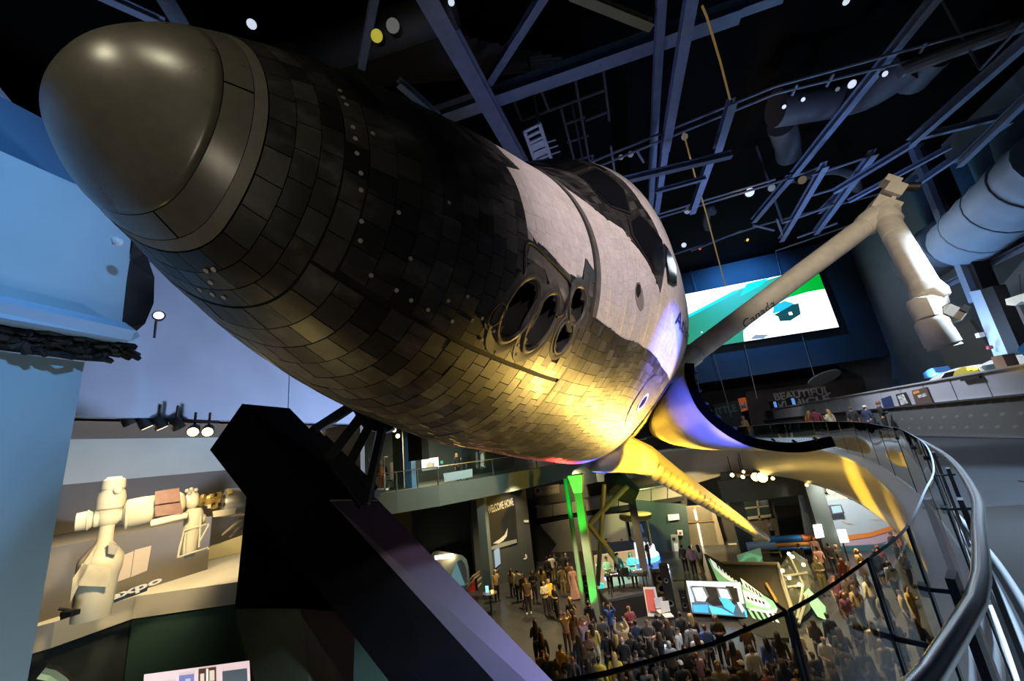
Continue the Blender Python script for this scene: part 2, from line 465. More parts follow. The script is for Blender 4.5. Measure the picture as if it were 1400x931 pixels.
M_blk = [tile_mat('black_tile_a', (0.028, 0.027, 0.027), 0.47, 0.42), tile_mat('black_tile_b', (0.017, 0.017, 0.018), 0.42, 0.25),
         tile_mat('black_tile_c', (0.052, 0.050, 0.048), 0.5, 0.5), tile_mat('black_tile_d', (0.006, 0.006, 0.006), 0.5, 0.05)]
M_wht = [tile_mat('white_tile_a', (0.66, 0.61, 0.59), 0.6, 0.45, (0.36, 0.32, 0.30), 0.7), tile_mat('white_tile_b', (0.70, 0.65, 0.63), 0.62, 0.4, (0.42, 0.37, 0.35), 0.7)]
M_rcc = tile_mat('carbon_nose_grey', (0.135, 0.128, 0.105), 0.29, 0.25, (0.20, 0.19, 0.16), 0.9)
M_rcc2 = tile_mat('carbon_seal_grey', (0.17, 0.16, 0.135), 0.5, 0.3, (0.24, 0.22, 0.19), 0.9)
M_white = mat('orbiter_white', (0.72, 0.70, 0.68), 0.35, vary=0.06, scale=2)
M_yel_wing = mat('wing_grey_white', (0.62, 0.61, 0.60), 0.32, vary=0.06, scale=1.5)
M_noz = mat('nozzle_black', (0.006, 0.006, 0.006), 0.7)
M_noz2 = mat('nozzle_collar', (0.05, 0.046, 0.042), 0.6, vary=0.4, scale=9)
M_glassd = mat('window_dark', (0.008, 0.009, 0.012), 0.15, spec=0.15)
M_blackfr = mat('window_surround_black', (0.006, 0.006, 0.006), 0.55, vary=0.4, scale=12)
M_silver = mat('radiator_silver', (0.62, 0.62, 0.64), 0.22, metal=0.7)
M_letter = mat('lettering_black', (0.02, 0.02, 0.022), 0.6)
M_stud = mat('bare_stud_grey', (0.62, 0.59, 0.55), 0.6)
M_blanket = mat('arm_blanket', (0.55, 0.51, 0.45), 0.75, vary=0.12, scale=5, bump=0.15)

# thruster openings on the port side of the nose: centre station, arc inches, half sizes, tilt
THR = [(324.3, 117.2, 6.4, 11.5, 0.36), (339.6, 124.0, 6.4, 11.5, 0.36), (363.9, 147.2, 7.2, 7.6, 0.0), (360.2, 130.6, 6.0, 6.4, 0.0), (313.9, 106.6, 2.2, 3.6, 0.3)]
def in_thr(X, q, grow=1.0):
    s = q * section(X)[2] if q <= 1 else -99
    for (cx, cs, a, b_, tl) in THR:
        dx, ds = X - cx, s - cs
        u = dx * math.cos(tl) - ds * math.sin(tl); v = dx * math.sin(tl) + ds * math.cos(tl)
        if (u / (a * grow)) ** 2 + (v / (b_ * grow)) ** 2 < 1: return True
    return False

# nose cap rings
def ring(name, x0, x1, off, m, n=60, parent=None):
    b = MB(); us = np.linspace(math.sqrt(x0 - 236), math.sqrt(x1 - 236), 9 if x1 - x0 > 8 else 4)
    qq = np.linspace(0, 2, n * 2 + 1)[:-1]
    R = [[L3(hull(236 + u * u, q, off)) for q in qq] for u in us]
    R = [[L3(hull(x0, q, off - 0.35)) for q in qq]] + R + [[L3(hull(x1, q, off - 0.35)) for q in qq]]
    b.grid(R, m, closed=True)
    return b.build(name, None, parent, smooth=50)
cap = MB(); us = np.linspace(0.02, math.sqrt(248.4 - 236), 26); qq = np.linspace(0, 2, 121)[:-1]
cap.grid([[L3(hull(236 + u * u, q, 0.1)) for q in qq] for u in us] + [[L3(hull(248.45, q, -0.3)) for q in qq]], M_rcc, closed=True)
cap.add([L3(hull(236.002, q, 0.1)) for q in qq], [tuple(range(120))[::-1]], M_rcc)
cap.build('nose_cap', None, orb, smooth=True)
# seal ring in four curved panels and a closing ring
def ring_panel(x0, x1, q0, q1, off, m):
    b = MB(); X = np.linspace(x0, x1, 4); Q = np.linspace(q0, q1, 24)
    R = [[L3(hull(x, q % 2, off)) for q in Q] for x in X]
    b.grid([[L3(hull(x0, q % 2, off - .3)) for q in Q]] + R + [[L3(hull(x1, q % 2, off - .3)) for q in Q]], m)
    return b.mesh('seal_panel', None, smooth=50)
for q0, q1 in ((0.03, 0.335), (0.34, 0.735), (0.74, 1.10), (1.105, 1.5), (1.505, 2.025)):
    shared('seal_panel', ring_panel(248.55, 252.35, q0, q1, 0.0, M_rcc), orb)
ring('seal_ring', 252.45, 254.3, 0.12, M_rcc2, parent=orb)

# ---- tiles
def split(poly, a, b):
    """split polygon [(X,s)] by the infinite line a-b -> list of polygons"""
    d = (b[0] - a[0], b[1] - a[1])
    sd = [(p[0] - a[0]) * d[1] - (p[1] - a[1]) * d[0] for p in poly]
    if min(sd) >= -1e-6 or max(sd) <= 1e-6: return [poly]
    A, B = [], []
    n = len(poly)
    for i in range(n):
        p, q = poly[i], poly[(i + 1) % n]; u, v = sd[i], sd[(i + 1) % n]
        (A if u >= 0 else B).append(p)
        if u * v < 0:
            t = u / (u - v); r = (p[0] + (q[0] - p[0]) * t, p[1] + (q[1] - p[1]) * t)
            A.append(r); B.append(r)
    return [A, B]
def inside(pt, poly):
    x, y = pt; r = False; n = len(poly)
    for i in range(n):
        x1, y1 = poly[i]; x2, y2 = poly[(i + 1) % n]
        if (y1 > y) != (y2 > y) and x < (x2 - x1) * (y - y1) / (y2 - y1) + x1: r = not r
    return r
WHITE = [(322, 0.685), (331, 0.692), (347, 0.672), (363.3, 0.66), (369, 0.72), (379.5, 0.70), (380, 0.62), (400, 0.606), (450, 0.562), (500, 0.545), (620, 0.535),
         (620, 1.0), (447, 1.0), (447.5, 0.87), (459, 0.785), (461, 0.74), (454, 0.675), (441, 0.715), (428, 0.775), (421, 0.82), (409, 0.85), (400.7, 0.89), (390.6, 0.925), (384, 1.0),
         (341, 1.0), (334, 0.955), (329.5, 0.90), (333, 0.862), (322.5, 0.845)]
# white: [322..620] x above the line, minus the black cockpit surround
def is_white(X, q):
    if q > 1: q = 2 - q
    return inside((X, q), WHITE)
# base skin under the tiles
mb = MB()
xs = np.concatenate([np.arange(255.5, 300, 2.5), np.arange(300, 384, 1.5), np.arange(384, 582, 2), np.arange(582, 1311, 40)])
qs = np.linspace(0, 2, 241)[:-1]
rows = [[L3(hull(x, q)) for q in qs] for x in xs]
V = [p for r in rows for p in r]; F = []; F2 = []; F3 = []
for i in range(len(xs) - 1):
    for k in range(240):
        xm, qm = (xs[i] + xs[i + 1]) / 2, qs[k] + 1 / 240
        if in_thr(xm, qm, 1.0): continue
        if xm > 590 and 0.68 < qm < 1.32: continue        # open payload bay
        j = (k + 1) % 240
        (F2 if xm > 584 and 0.30 < qm < 1.70 else F3 if is_white(xm - 0.9, qm - 0.004) and is_white(xm + 0.9, qm + 0.004) and is_white(xm, qm - 0.008) else F).append((i * 240 + k, i * 240 + j, (i + 1) * 240 + j, (i + 1) * 240 + k))
mb.add(V, F, M_seam); mb.add(V, F2, M_white); mb.add(V, F3, mat('white_tile_gap', (0.30, 0.27, 0.255), 0.8))
mb.add([L3(hull(588, q)) for q in qs], [tuple(range(240))], M_white)      # forward bay bulkhead
skin = mb.build('fuselage', None, orb, smooth=True)

WIN = [(429.4, 0.83), (437.8, 0.838), (446, 0.81), (457, 0.785), (458.5, 0.745), (453.5, 0.715), (442.5, 0.718), (432.3, 0.762), (427.8, 0.80)]
WIN_F = [(424, 0.985), (436.5, 0.985), (437.5, 0.91), (431.5, 0.855), (421.5, 0.88), (419, 0.92)]
WIN_S = [(464, 0.775), (478, 0.763), (487, 0.75), (487, 0.712), (478, 0.705), (467, 0.703), (462, 0.742)]
def in_window(X, q):
    if q > 1: q = 2 - q
    return inside((X, q), WIN_S)
tiles = []          # (screen size, centroid X, q, material, mesh data)
def emit_tile(poly, hgt, m):
    """poly of (X, q); one proud tile with a chamfered edge, as vertices and faces"""
    cx = sum(p[0] for p in poly) / len(poly); cq = sum(p[1] for p in poly) / len(poly)
    n = len(poly); sh = 0.998 if m in M_wht else 0.989
    tf = lambda p, k: (cx + (p[0] - cx) * k, cq + (p[1] - cq) * k)
    if n == 4:
        g = 4 if max(abs(poly[2][0] - poly[0][0]), abs(poly[2][1] - poly[0][1]) * section(cx)[2]) > 6.9 else 3
        T = [[((poly[0][0] * (1 - u) + poly[1][0] * u) * (1 - v) + (poly[3][0] * (1 - u) + poly[2][0] * u) * v, (poly[0][1] * (1 - u) + poly[1][1] * u) * (1 - v) + (poly[3][1] * (1 - u) + poly[2][1] * u) * v) for u in np.linspace(0, 1, g)] for v in np.linspace(0, 1, g)]
        flat = [p for r in T for p in r]
        V = [L3(hull(*((lambda t: (t[0], t[1] % 2))(tf(p, sh * 0.97))), hgt)) for p in flat]
        F = [(j * g + i, j * g + i + 1, (j + 1) * g + i + 1, (j + 1) * g + i) for j in range(g - 1) for i in range(g - 1)]
        rim = [i for i in range(g)] + [j * g + g - 1 for j in range(1, g)] + [(g - 1) * g + i for i in range(g - 2, -1, -1)] + [j * g for j in range(g - 2, 0, -1)]
        o = len(V); V += [L3(hull(*((lambda t: (t[0], t[1] % 2))(tf(flat[i], sh))), -0.05)) for i in rim]; k = len(rim)
        F += [(o + i, o + (i + 1) % k, rim[(i + 1) % k], rim[i]) for i in range(k)]
    else:
        loop = []
        for i in range(n):
            p, r = poly[i], poly[(i + 1) % n]
            loop.append(p); loop.append(((p[0] + r[0]) / 2, (p[1] + r[1]) / 2))
        top = [tf(p, sh * 0.975) for p in loop]; edge = [tf(p, sh) for p in loop]
        V = [L3(hull(x, q % 2, hgt)) for x, q in top] + [L3(hull(x, q % 2, -0.05)) for x, q in edge] + [L3(hull(cx, cq % 2, hgt))]
        k = len(loop)
        F = [(i, (i + 1) % k, 2 * k) for i in range(k)] + [(k + i, k + (i + 1) % k, (i + 1) % k, i) for i in range(k)]
    w = body(*hull(cx, cq % 2))
    nb = np.array(hull(cx, cq % 2, 1)) - np.array(hull(cx, cq % 2, 0))
    nw = nb[0] * _aft + nb[1] * _port + nb[2] * _up
    v = EYE - w; dist = np.linalg.norm(v); facing = float(nw @ v / dist)
    x, y, dep = to_px(w)
    big = 0.0
    if facing > 0.02 and dep > 0 and -30 < x < 1430 and -30 < y < 960:
        xs_ = [to_px(body(*hull(a, b % 2)))[:2] for a, b in poly]
        big = 0.5 * abs(sum(xs_[i][0] * xs_[(i + 1) % len(xs_)][1] - xs_[(i + 1) % len(xs_)][0] * xs_[i][1] for i in range(len(xs_))))
    tiles.append((big, V, F, m))
def add_tile(x0, x1, q0, q1, hgt, force=None):
    cx, cq = (x0 + x1) / 2, (q0 + q1) / 2
    if in_thr(cx, cq, 1.3): return
    polys = [[(x0, q0), (x1, q0), (x1, q1), (x0, q1)]]
    mq = q0 if q0 <= 1 else 2 - q1
    def dosplit(polys, B):
        for i in range(len(B)):
            a, b = B[i], B[(i + 1) % len(B)]
            for sgn in (0, 1):
                A2, B2 = (a, b) if not sgn else ((a[0], 2 - a[1]), (b[0], 2 - b[1]))
                if max(A2[0], B2[0]) < x0 or min(A2[0], B2[0]) > x1 or max(A2[1], B2[1]) < q0 or min(A2[1], B2[1]) > q1: continue
                polys = [r for p in polys for r in split(p, A2, B2)]
        return polys
    polys = dosplit(polys, WHITE)
    for p in polys:
        X = sum(t[0] for t in p) / len(p); q = sum(t[1] for t in p) / len(p)
        if in_window(X, q) : continue
        A = abs(sum(p[i][0] * p[(i + 1) % len(p)][1] - p[(i + 1) % len(p)][0] * p[i][1] for i in range(len(p)))) / 2
        if A < 0.01: continue
        m = force or (random.choice(M_wht) if is_white(X, q) else M_blk[random.choices((0, 1, 2, 3), (5, 4, 3, 1))[0]])
        emit_tile(p, hgt * (0.2 if is_white(X, q) else 1) , m)
def tile_rows(xa, xb, step, size, q0=0.0, q1=1.22, stagger=True, jit=0.12, base=0.30):
    x = xa; row = 0
    while x < xb - 0.5:
        x2 = min(x + step, xb)
        L = section((x + x2) / 2)[2]
        n = max(3, int(round((q1 - q0) * L / size))); dq = (q1 - q0) / n
        off = (0.5 * dq if row % 2 and stagger else 0)
        k = 0
        q = q0
        edges = [q0] + [q0 + off + i * dq for i in range(1 if not off else 0, n)] + [q1]
        if off: edges = [q0] + [q0 + off + i * dq for i in range(n)] + [q1]
        for a, b in zip(edges[:-1], edges[1:]):
            if b - a > 0.2 * dq: add_tile(x, x2, a, b, base + random.random() * jit)
        x = x2; row += 1
tile_rows(254.5, 266.3, 3.94, 6.9, -0.3, 1.35, jit=0.06, base=0.24)
tile_rows(266.6, 271.0, 4.4, 7.5, 0.475, 1.35, jit=0.05, base=0.20)
tile_rows(266.6, 284, 5.8, 7.0, -0.3, 0.47, jit=0.2)
tile_rows(271.3, 300, 5.75, 6.6, 0.485, 1.25, jit=0.10)
tile_rows(300, 322, 5.5, 6.4, 0.485, 1.25, jit=0.10)
tile_rows(284, 378.5, 6.3, 6.8, -0.3, 0.478, jit=0.18)
tile_rows(322, 378.5, 6.28, 6.6, 0.485, 1.2, jit=0.10)
tile_rows(379.6, 588, 6.1, 6.4, -0.28, 1.2, jit=0.08, base=0.26)
# the 300 that show largest are tiles of their own, the rest is joined
tiles.sort(key=lambda t: -t[0])
for big, V, F, m in tiles[:300]:
    t = MB().add(V, F, m).build('tile', None, skin, smooth=35)
rest = MB()
for big, V, F, m in tiles[300:]: rest.add(V, F, m)
tag(rest.build('smaller_tiles', None, skin, smooth=35), kind='stuff')

# ---- patches following the skin
def patch(name, poly, off, m, parent, inset=None, thick=0.5, dens=3):
    """closed plate over a polygon of (X, q), raised off inches above the skin"""
    P = []
    for i in range(len(poly)):
        a, b = poly[i], poly[(i + 1) % len(poly)]
        for k in range(dens): P.append((a[0] + (b[0] - a[0]) * k / dens, a[1] + (b[1] - a[1]) * k / dens))
    cx = sum(p[0] for p in P) / len(P); cq = sum(p[1] for p in P) / len(P)
    n = len(P); V = []
    for s in (1.0, 0.66, 0.33): V += [L3(hull(cx + (x - cx) * s, (cq + (q - cq) * s) % 2, off)) for x, q in P]
    V.append(L3(hull(cx, cq % 2, off))); V += [L3(hull(x, q % 2, off - thick)) for x, q in P]
    F = []
    for r in range(2): F += [(r * n + i, r * n + (i + 1) % n, (r + 1) * n + (i + 1) % n, (r + 1) * n + i) for i in range(n)]
    F += [(2 * n + i, 2 * n + (i + 1) % n, 3 * n) for i in range(n)]
    F += [(3 * n + 1 + i, 3 * n + 1 + (i + 1) % n, (i + 1) % n, i) for i in range(n)]
    return MB().add(V, F, m).build(name, None, parent, smooth=40)
def strip(name, pts, width, off, m, parent, axis='X', thick=0.5):
    """raised or sunk band along a line of (X, q)"""
    A, B, C_, D = [], [], [], []
    for i, (x, q) in enumerate(pts):
        if axis == 'X': a, b = (x - width / 2, q), (x + width / 2, q)
        else:
            dq = width / 2 / section(x)[2]; a, b = (x, q - dq), (x, q + dq)
        A.append(L3(hull(a[0], a[1] % 2, off - thick))); B.append(L3(hull(a[0], a[1] % 2, off)))
        C_.append(L3(hull(b[0], b[1] % 2, off))); D.append(L3(hull(b[0], b[1] % 2, off - thick)))
    return MB().grid([A, B, C_, D], m).build(name, None, parent, smooth=40)
mirror = lambda poly: [(x, 2 - q) for x, q in poly][::-1]
# cockpit windows: side panes beside the black surround and the forward panes
def win(poly, mfr=M_blackfr):
    c = (sum(p[0] for p in poly) / len(poly), sum(p[1] for p in poly) / len(poly))
    g = [(c[0] + (x - c[0]) * 1.13, c[1] + (q - c[1]) * 1.13) for x, q in poly]
    f = patch('window_frame', g, 0.9, mfr, orb, thick=1.0)
    patch('pane', poly, 1.25, M_glassd, f, thick=0.6)
for w_ in (WIN, WIN_F, WIN_S, mirror(WIN_F), mirror(WIN)): win(w_)
# seam behind the thruster module, with its soft barrier strip
strip('module_seam', [(378.9, q) for q in np.linspace(0.30, 1.2, 60)], 1.9, 0.42, mat('seam_dark', (0.02, 0.02, 0.02), 0.6), orb)
strip('barrier_strip', [(382.6, q) for q in np.linspace(0.615, 1.1, 40)], 4.6, 0.5, mat('barrier_grey', (0.11, 0.105, 0.10), 0.6, vary=0.3, scale=6), orb)
# recessed line between side and belly tiles
strip('chine_groove', [(x, 0.482) for x in np.linspace(274, 376, 34)], 2.2, 0.12, mat('groove_black', (0.012, 0.012, 0.012), 0.8), orb, axis='q')
# thruster nozzles: collar, bell
for (cx, cs, a, b_, tl) in THR:
    L = section(cx)[2]; n = 28
    def loop(s, off):
        out = []
        for k in range(n):
            t = 2 * math.pi * k / n; u, v = a * s * math.cos(t), b_ * s * math.sin(t)
            dx = u * math.cos(tl) + v * math.sin(tl); ds = -u * math.sin(tl) + v * math.cos(tl)
            out.append(L3(hull(cx + dx, (cs + ds) / L, off)))
        return out
    t = MB().grid([loop(1.62, -0.1), loop(1.58, 0.36 + cx * 0.0004), loop(1.28, 0.42), loop(1.24, 0.3)], M_blk[2], closed=True)
    t.grid([loop(1.24, 0.3), loop(1.19, 0.8), loop(1.08, 0.8), loop(1.0, 0.1)], M_noz2, closed=True)
    col_ = t.build('thruster_collar', None, orb, smooth=50)
    nz = MB().grid([loop(1.0, 0.1), loop(0.93, -2.5), loop(0.6, -9), loop(0.3, -13)], M_noz, closed=True)
    nz.add(loop(0.3, -13), [tuple(range(n))], M_noz)
    nz.build('nozzle', None, col_, smooth=True)
# thruster blanket cover with puckered skirts, outlined by its lacing cord
cover = [(320.5, 0.625), (320.0, 0.668), (323, 0.684), (332, 0.676), (351, 0.655), (353.5, 0.635), (352.6, 0.60), (347, 0.585), (345, 0.60), (333, 0.585)]
patch('thruster_blanket', [(321, 0.655), (323.5, 0.680), (332, 0.672), (350, 0.652), (352.3, 0.636), (351, 0.614), (347, 0.63), (342, 0.652), (337, 0.63), (332.5, 0.650), (327, 0.665)], 0.55, tile_mat('blanket_mottled', (0.10, 0.095, 0.09), 0.6, 0.8, (0.34, 0.32, 0.30), 2.2), orb, dens=1)
strip_pts = smooth_curve([(x, q) for x, q in cover[:8]], 6)
MB().tube([L3(hull(x, q, 0.6)) for x, q in strip_pts], 0.014, 6, mat('cord_black', (0.01, 0.01, 0.01), 0.7)).build('lacing_cord', None, orb, smooth=True)
# vents, star tracker door, hatch
patch('vent', [(382.5, 0.597), (383.5, 0.608), (387, 0.610), (389, 0.602), (388, 0.588), (384, 0.586)], 0.45, M_noz, orb)
patch('vent', [(394.5, 0.583), (397, 0.606), (408.5, 0.600), (406, 0.577)], 0.45, M_noz, orb)
st = patch('star_tracker_door', [(423.5, 0.685), (424.5, 0.70), (427.5, 0.70), (431, 0.68), (434, 0.655), (434.5, 0.642), (432, 0.638), (428, 0.65), (424.5, 0.668)], 0.35, mat('tracker_grey', (0.30, 0.27, 0.24), 0.6, vary=0.3, scale=4), orb)
patch('lens_port', [(424.2, 0.688), (425.5, 0.697), (428, 0.693), (429, 0.677), (427, 0.668), (425, 0.674)], 0.6, M_noz, st)
def hatch_loop(r, off, n=30):
    return [L3(hull(505 + r * math.cos(2 * math.pi * k / n), (166 + r * math.sin(2 * math.pi * k / n)) / section(505 + r * math.cos(2 * math.pi * k / n))[2], off)) for k in range(n)]
h = MB().grid([hatch_loop(21, 0), hatch_loop(20.6, 0.75), hatch_loop(13, 0.75), hatch_loop(7.5, 0.75)], M_blk[0], closed=True)
hatch = h.build('crew_hatch', None, orb, smooth=40)
h = MB().grid([hatch_loop(7.4, 0.6), hatch_loop(7.2, 1.1), hatch_loop(5, 1.1), hatch_loop(5, 0.8)], M_white, closed=True)
wf = h.build('hatch_window_ring', None, hatch, smooth=40)
MB().add(hatch_loop(5, 0.85), [tuple(range(30))], M_glassd).build('hatch_pane', None, hatch)
# studs left where lifting points were plugged
stud = MB().lathe((0, 0, 0), (0, 0, 1), [(0, 0.011), (0.004, 0.011), (0.004, 0.006), (0.001, 0.006)], 10, M_stud).mesh('stud')
def add_stud(X, q, s=1.0):
    p = Vector(L3(hull(X, q, 0.42))); nb = Vector(L3(hull(X, q, 2))) - Vector(L3(hull(X, q, 0)))
    o = shared('stud', stud, orb); o.matrix_local = Matrix.Translation(p) @ nb.to_track_quat('Z', 'Y').to_matrix().to_4x4() @ Matrix.Scale(s, 4)
for X, q in [(267.5, .84), (267.6, .82), (267.7, .80), (268, .745), (268.2, .72), (268.5, .69), (269.5, .655), (270, .625), (271.5, .575), (272.5, .545), (258, .345), (258, .325), (260.5, .30), (264, .29), (263.5, .265), (263, .235),
             (277, .505), (283, .505), (287, .503), (292, .503), (300, .505), (306, .52), (313, .50), (322, .49), (333, .50), (296, .53), (301, .55), (309, .53), (316, .52), (272, .75), (290, .68), (331, .515), (283, .56), (278, .62)]:
    add_stud(X, q, 1.25)
# name in black letters below the cockpit side window
me = text_mesh('Atlantis', 1.0, 0.0, res=3)
x1 = max(v.co.x for v in me.vertices)
for v in me.vertices:
    X = 497 + v.co.x / x1 * 84 + v.co.y * 3; q = (0.637 * section(X)[2] + v.co.y * 17) / section(X)[2]
    v.co = L3(hull(X, q, 0.75))
me.materials.clear(); me.materials.append(M_letter)
shared('lettering', me, orb)

# ---- wing: port strake and wing with carbon leading edge panels
def wing_te(Y): return 1388 + max(0, (Y - 105)) * 0.04
LE = [(597, 101.5), (601, 103.5), (640, 112), (720, 124), (840, 146), (920, 163), (965, 184), (1010, 216), (1062, 258), (1140, 328), (1200, 386), (1250, 434), (1282, 462), (1300, 469)]
def le_x(Y):
    return np.interp(Y, [p[1] for p in LE], [p[0] for p in LE])
def wing_sec(Y, n=14):
    """closed section at span Y: bottom leading edge to trailing edge and back over the top"""
    x0, x1 = le_x(Y), wing_te(Y); c = x1 - x0
    zb = 283 + (Y - 105) * 0.058 if Y > 105 else 283
    th = np.interp(Y, [93, 103, 112, 150, 200, 468], [46, 30, 48, 50, 40, 15])
    pts = []
    for u in np.linspace(0, 1, n) ** 2: pts.append((x0 + u * c, zb + (4 + th * 0.25) * (1 - min(1, math.sqrt(u * c / (th * 0.8 + 4)) ) ) if u * c < th * 0.8 + 4 else zb))
    top = []
    for u in np.linspace(0, 1, n) ** 2:
        lead = min(1.0, math.sqrt(u * c / (th * 2.2)))
        top.append((x0 + u * c, zb + 4 * (1 - lead) + th * (0.25 + 0.75 * lead) * (1 - 0.92 * max(0, u - 0.3) / 0.7)))
    return pts + top[::-1]
for sgn in (1, -1):
    w = MB(); rows = []
    for Y in (88, 101.5, 104, 112, 124, 146, 163, 184, 216, 258, 328, 386, 434, 462, 468):
        s = wing_sec(max(Y, 93.1))
        rows.append([L3((x, sgn * Y, z)) for x, z in s])
    if sgn < 0: rows = rows[::-1]
    w.grid([r + [r[0]] for r in rows], M_yel_wing)
    w.add(rows[-1 if sgn > 0 else 0], [tuple(range(len(rows[0])))], M_yel_wing)
    wing = w.build('wing', None, orb, smooth=40)
    # carbon panels along the swept leading edge
    Ys = np.linspace(172, 466, 23)
    for a, b in zip(Ys[:-1], Ys[1:]):
        p = MB(); R = []
        for Y in (a + 0.5, a + 1.2, (a + b) / 2, b - 1.2, b - 0.5):
            lift = 0.2 if Y in (a + 0.5, b - 0.5) else 0.7
            x0 = le_x(Y); zb = 283 + (Y - 105) * 0.058; th = np.interp(Y, [105, 150, 200, 468], [42, 46, 38, 14])
            arc = []
            for t in np.linspace(-0.52 * math.pi, 0.5 * math.pi, 9):
                ex = 9 + th * 0.75; cz = zb + th * 0.38; hz = th * 0.40 + lift
                arc.append(L3((x0 + ex - (ex + lift) * math.cos(t), sgn * (Y + (ex - ex * math.cos(t)) * 0.0), cz + hz * math.sin(t))))
            R.append(arc if sgn > 0 else arc[::-1])
        p.grid(R, M_yel_wing)
        p.build('leading_edge_panel', None, wing, smooth=60)

for X, q in ((640, 0.40), (655, 0.425), (690, 0.38), (612, 0.47)):
    patch('vent', [(X, q), (X + 9, q), (X + 9, q + 0.012), (X, q + 0.012)], 0.5, M_noz, orb)
# ---- payload bay doors, opened outwards
def door(sgn, A, B, Xs):
    o = MB(); inn = MB()
    def fit(pts, n=15): return smooth_curve([np.array(p, float) for p in pts], 4)
    a, b = fit(A), fit(B); n = min(len(a), len(b))
    a = [a[int(round(i * (len(a) - 1) / 32))] for i in range(33)]; b = [b[int(round(i * (len(b) - 1) / 32))] for i in range(33)]
    rows = []
    for X, t in Xs: rows.append([(X, a[i][0] * (1 - t) + b[i][0] * t, a[i][1] * (1 - t) + b[i][1] * t) for i in range(33)])
    def shift(r, d):
        out = []
        for i in range(33):
            p, q = np.array(r[max(i - 1, 0)]), np.array(r[min(i + 1, 32)]); tg = q - p; nn = np.array([0, -tg[2], tg[1]]); nn /= np.linalg.norm(nn)
            out.append(tuple(np.array(r[i]) + nn * d))
        return out
    G = lambda r: [L3((p[0], sgn * p[1], p[2])) for p in r]
    o.grid([G(r) for r in rows], M_white)
    d = o.build('payload_door', None, orb, smooth=True)
    # black end frame with thickness, inner radiator face
    fr = MB(); r0 = rows[0]
    fr.grid([G(shift([(x - 2, y, z) for x, y, z in r0], -0.6)), G(shift([(x - 2, y, z) for x, y, z in r0], 7)), G(shift([(x + 4, y, z) for x, y, z in r0], 7)), G(shift([(x + 4, y, z) for x, y, z in r0], -0.6))], mat('door_seal_black', (0.0015, 0.0015, 0.0015), 0.9, spec=0.0))
    f = fr.build('end_frame', None, d, smooth=40)
    inn.grid([G(shift(r, 6)) for r in rows], M_silver)
    inn.build('radiator', None, d, smooth=True)
    for i in range(3, 31, 3):
        p = shift([(x - 3, y, z) for x, y, z in r0], 8)[i]
        MB().box(L3((p[0], sgn * p[1], p[2])), (0.07, 0.06, 0.04), m=mat('latch_dark', (0.05, 0.05, 0.05), 0.35, 0.6)).build('latch', None, d)
    return d
DA = [(115.8, 419), (122, 409), (130, 401), (145, 391), (165, 386), (187, 387), (206, 395), (223, 407), (237.5, 424)]
DB = [(115, 424), (114, 405), (116, 386), (122, 371), (135, 358), (155, 355), (180, 366), (206, 386), (238, 421)]
door(1, DA, DB, [(580, 0), (640, 0.25), (700, 0.6), (760, 0.9), (850, 1), (1000, 1), (1150, 1), (1302, 1)])
door(-1, [(105, 419)] + [(105 + 100 * math.cos(t), 419 + 80 + 80 * math.sin(t)) for t in np.linspace(-1.57, 0.3, 7)], [(105, 419)] + [(105 + 100 * math.cos(t), 419 + 80 + 80 * math.sin(t)) for t in np.linspace(-1.57, 0.3, 7)], [(580, 0), (1302, 0)])

# ---- robot arm on the port sill
sh_p = at_d(926, 500, 10.2); el_p = at_d(1207, 291, 12.9); wr_p = at_d(1270, 402, 10.6); en_p = at_d(1281, 455, 10.2)
inv = np.array([_port, _aft, _up]); o0 = np.array(orb.location)
loc = lambda P: tuple(inv @ (np.asarray(P) - o0))
arm = MB().tube([loc(sh_p + (el_p - sh_p) * t) for t in np.linspace(0, 0.965, 9)], [0.235] * 8 + [0.22], 14, M_blanket).build('robot_arm', None, orb, smooth=50)
MB().lathe(loc(sh_p), np.array(loc(el_p)) - np.array(loc(sh_p)), [(-0.7, 0.2), (-0.2, 0.26), (0.5, 0.27), (0.55, 0.24)], 12, M_blanket).build('shoulder_joint', None, arm, smooth=50)
ej = MB(); d1 = (el_p - sh_p) / np.linalg.norm(el_p - sh_p); d2 = (wr_p - el_p) / np.linalg.norm(wr_p - el_p)
ej.lathe(loc(el_p - d1 * 0.55), inv @ d1, [(0, 0.24), (0.1, 0.28), (0.45, 0.3), (0.72, 0.27), (0.78, 0.12)], 10, M_blanket)
ej.box(loc(el_p + np.array([0.02, 0, 0.1])), (0.5, 0.42, 0.34), m=M_blanket)
ej.lathe(loc(el_p - d2 * 0.1), inv @ d2, [(0, 0.2), (0.05, 0.27), (0.5, 0.28), (0.56, 0.24)], 10, M_blanket)
ej.build('elbow_joint', None, arm, smooth=40)
cm = MB(); ct = el_p + np.array([0.25, -0.1, 0.42])
cm.box(loc(ct), (0.34, 0.4, 0.3), m=M_blanket); cm.box(loc(ct + np.array([0.05, 0, 0.24])), (0.3, 0.3, 0.16), m=M_blanket); cm.lathe(loc(ct + np.array([0.2, -0.1, 0.0])), (1, -0.3, 0.2), [(0, 0.09), (0.25, 0.11)], 10, M_blackfr)
cm.box(loc(ct + np.array([-0.12, 0, -0.25])), (0.08, 0.2, 0.3), m=M_blanket)
cm.build('elbow_camera', None, arm, smooth=40)
fore = MB().tube([loc(el_p + (wr_p - el_p) * t) for t in np.linspace(0.12, 0.97, 7)], 0.225, 14, M_blanket).build('forearm', None, arm, smooth=50)
MB().tube([loc(el_p + (wr_p - el_p) * t) for t in (0.34, 0.352)], 0.232, 14, M_stud).build('forearm_band', None, fore, smooth=40)
wj = MB(); dw = (en_p - wr_p); side = np.array([0.9, 0.3, 0.0])
k1 = wr_p + side * 0.05; k2 = at_d(1262, 418, 10.35); k3 = at_d(1272, 438, 10.2)
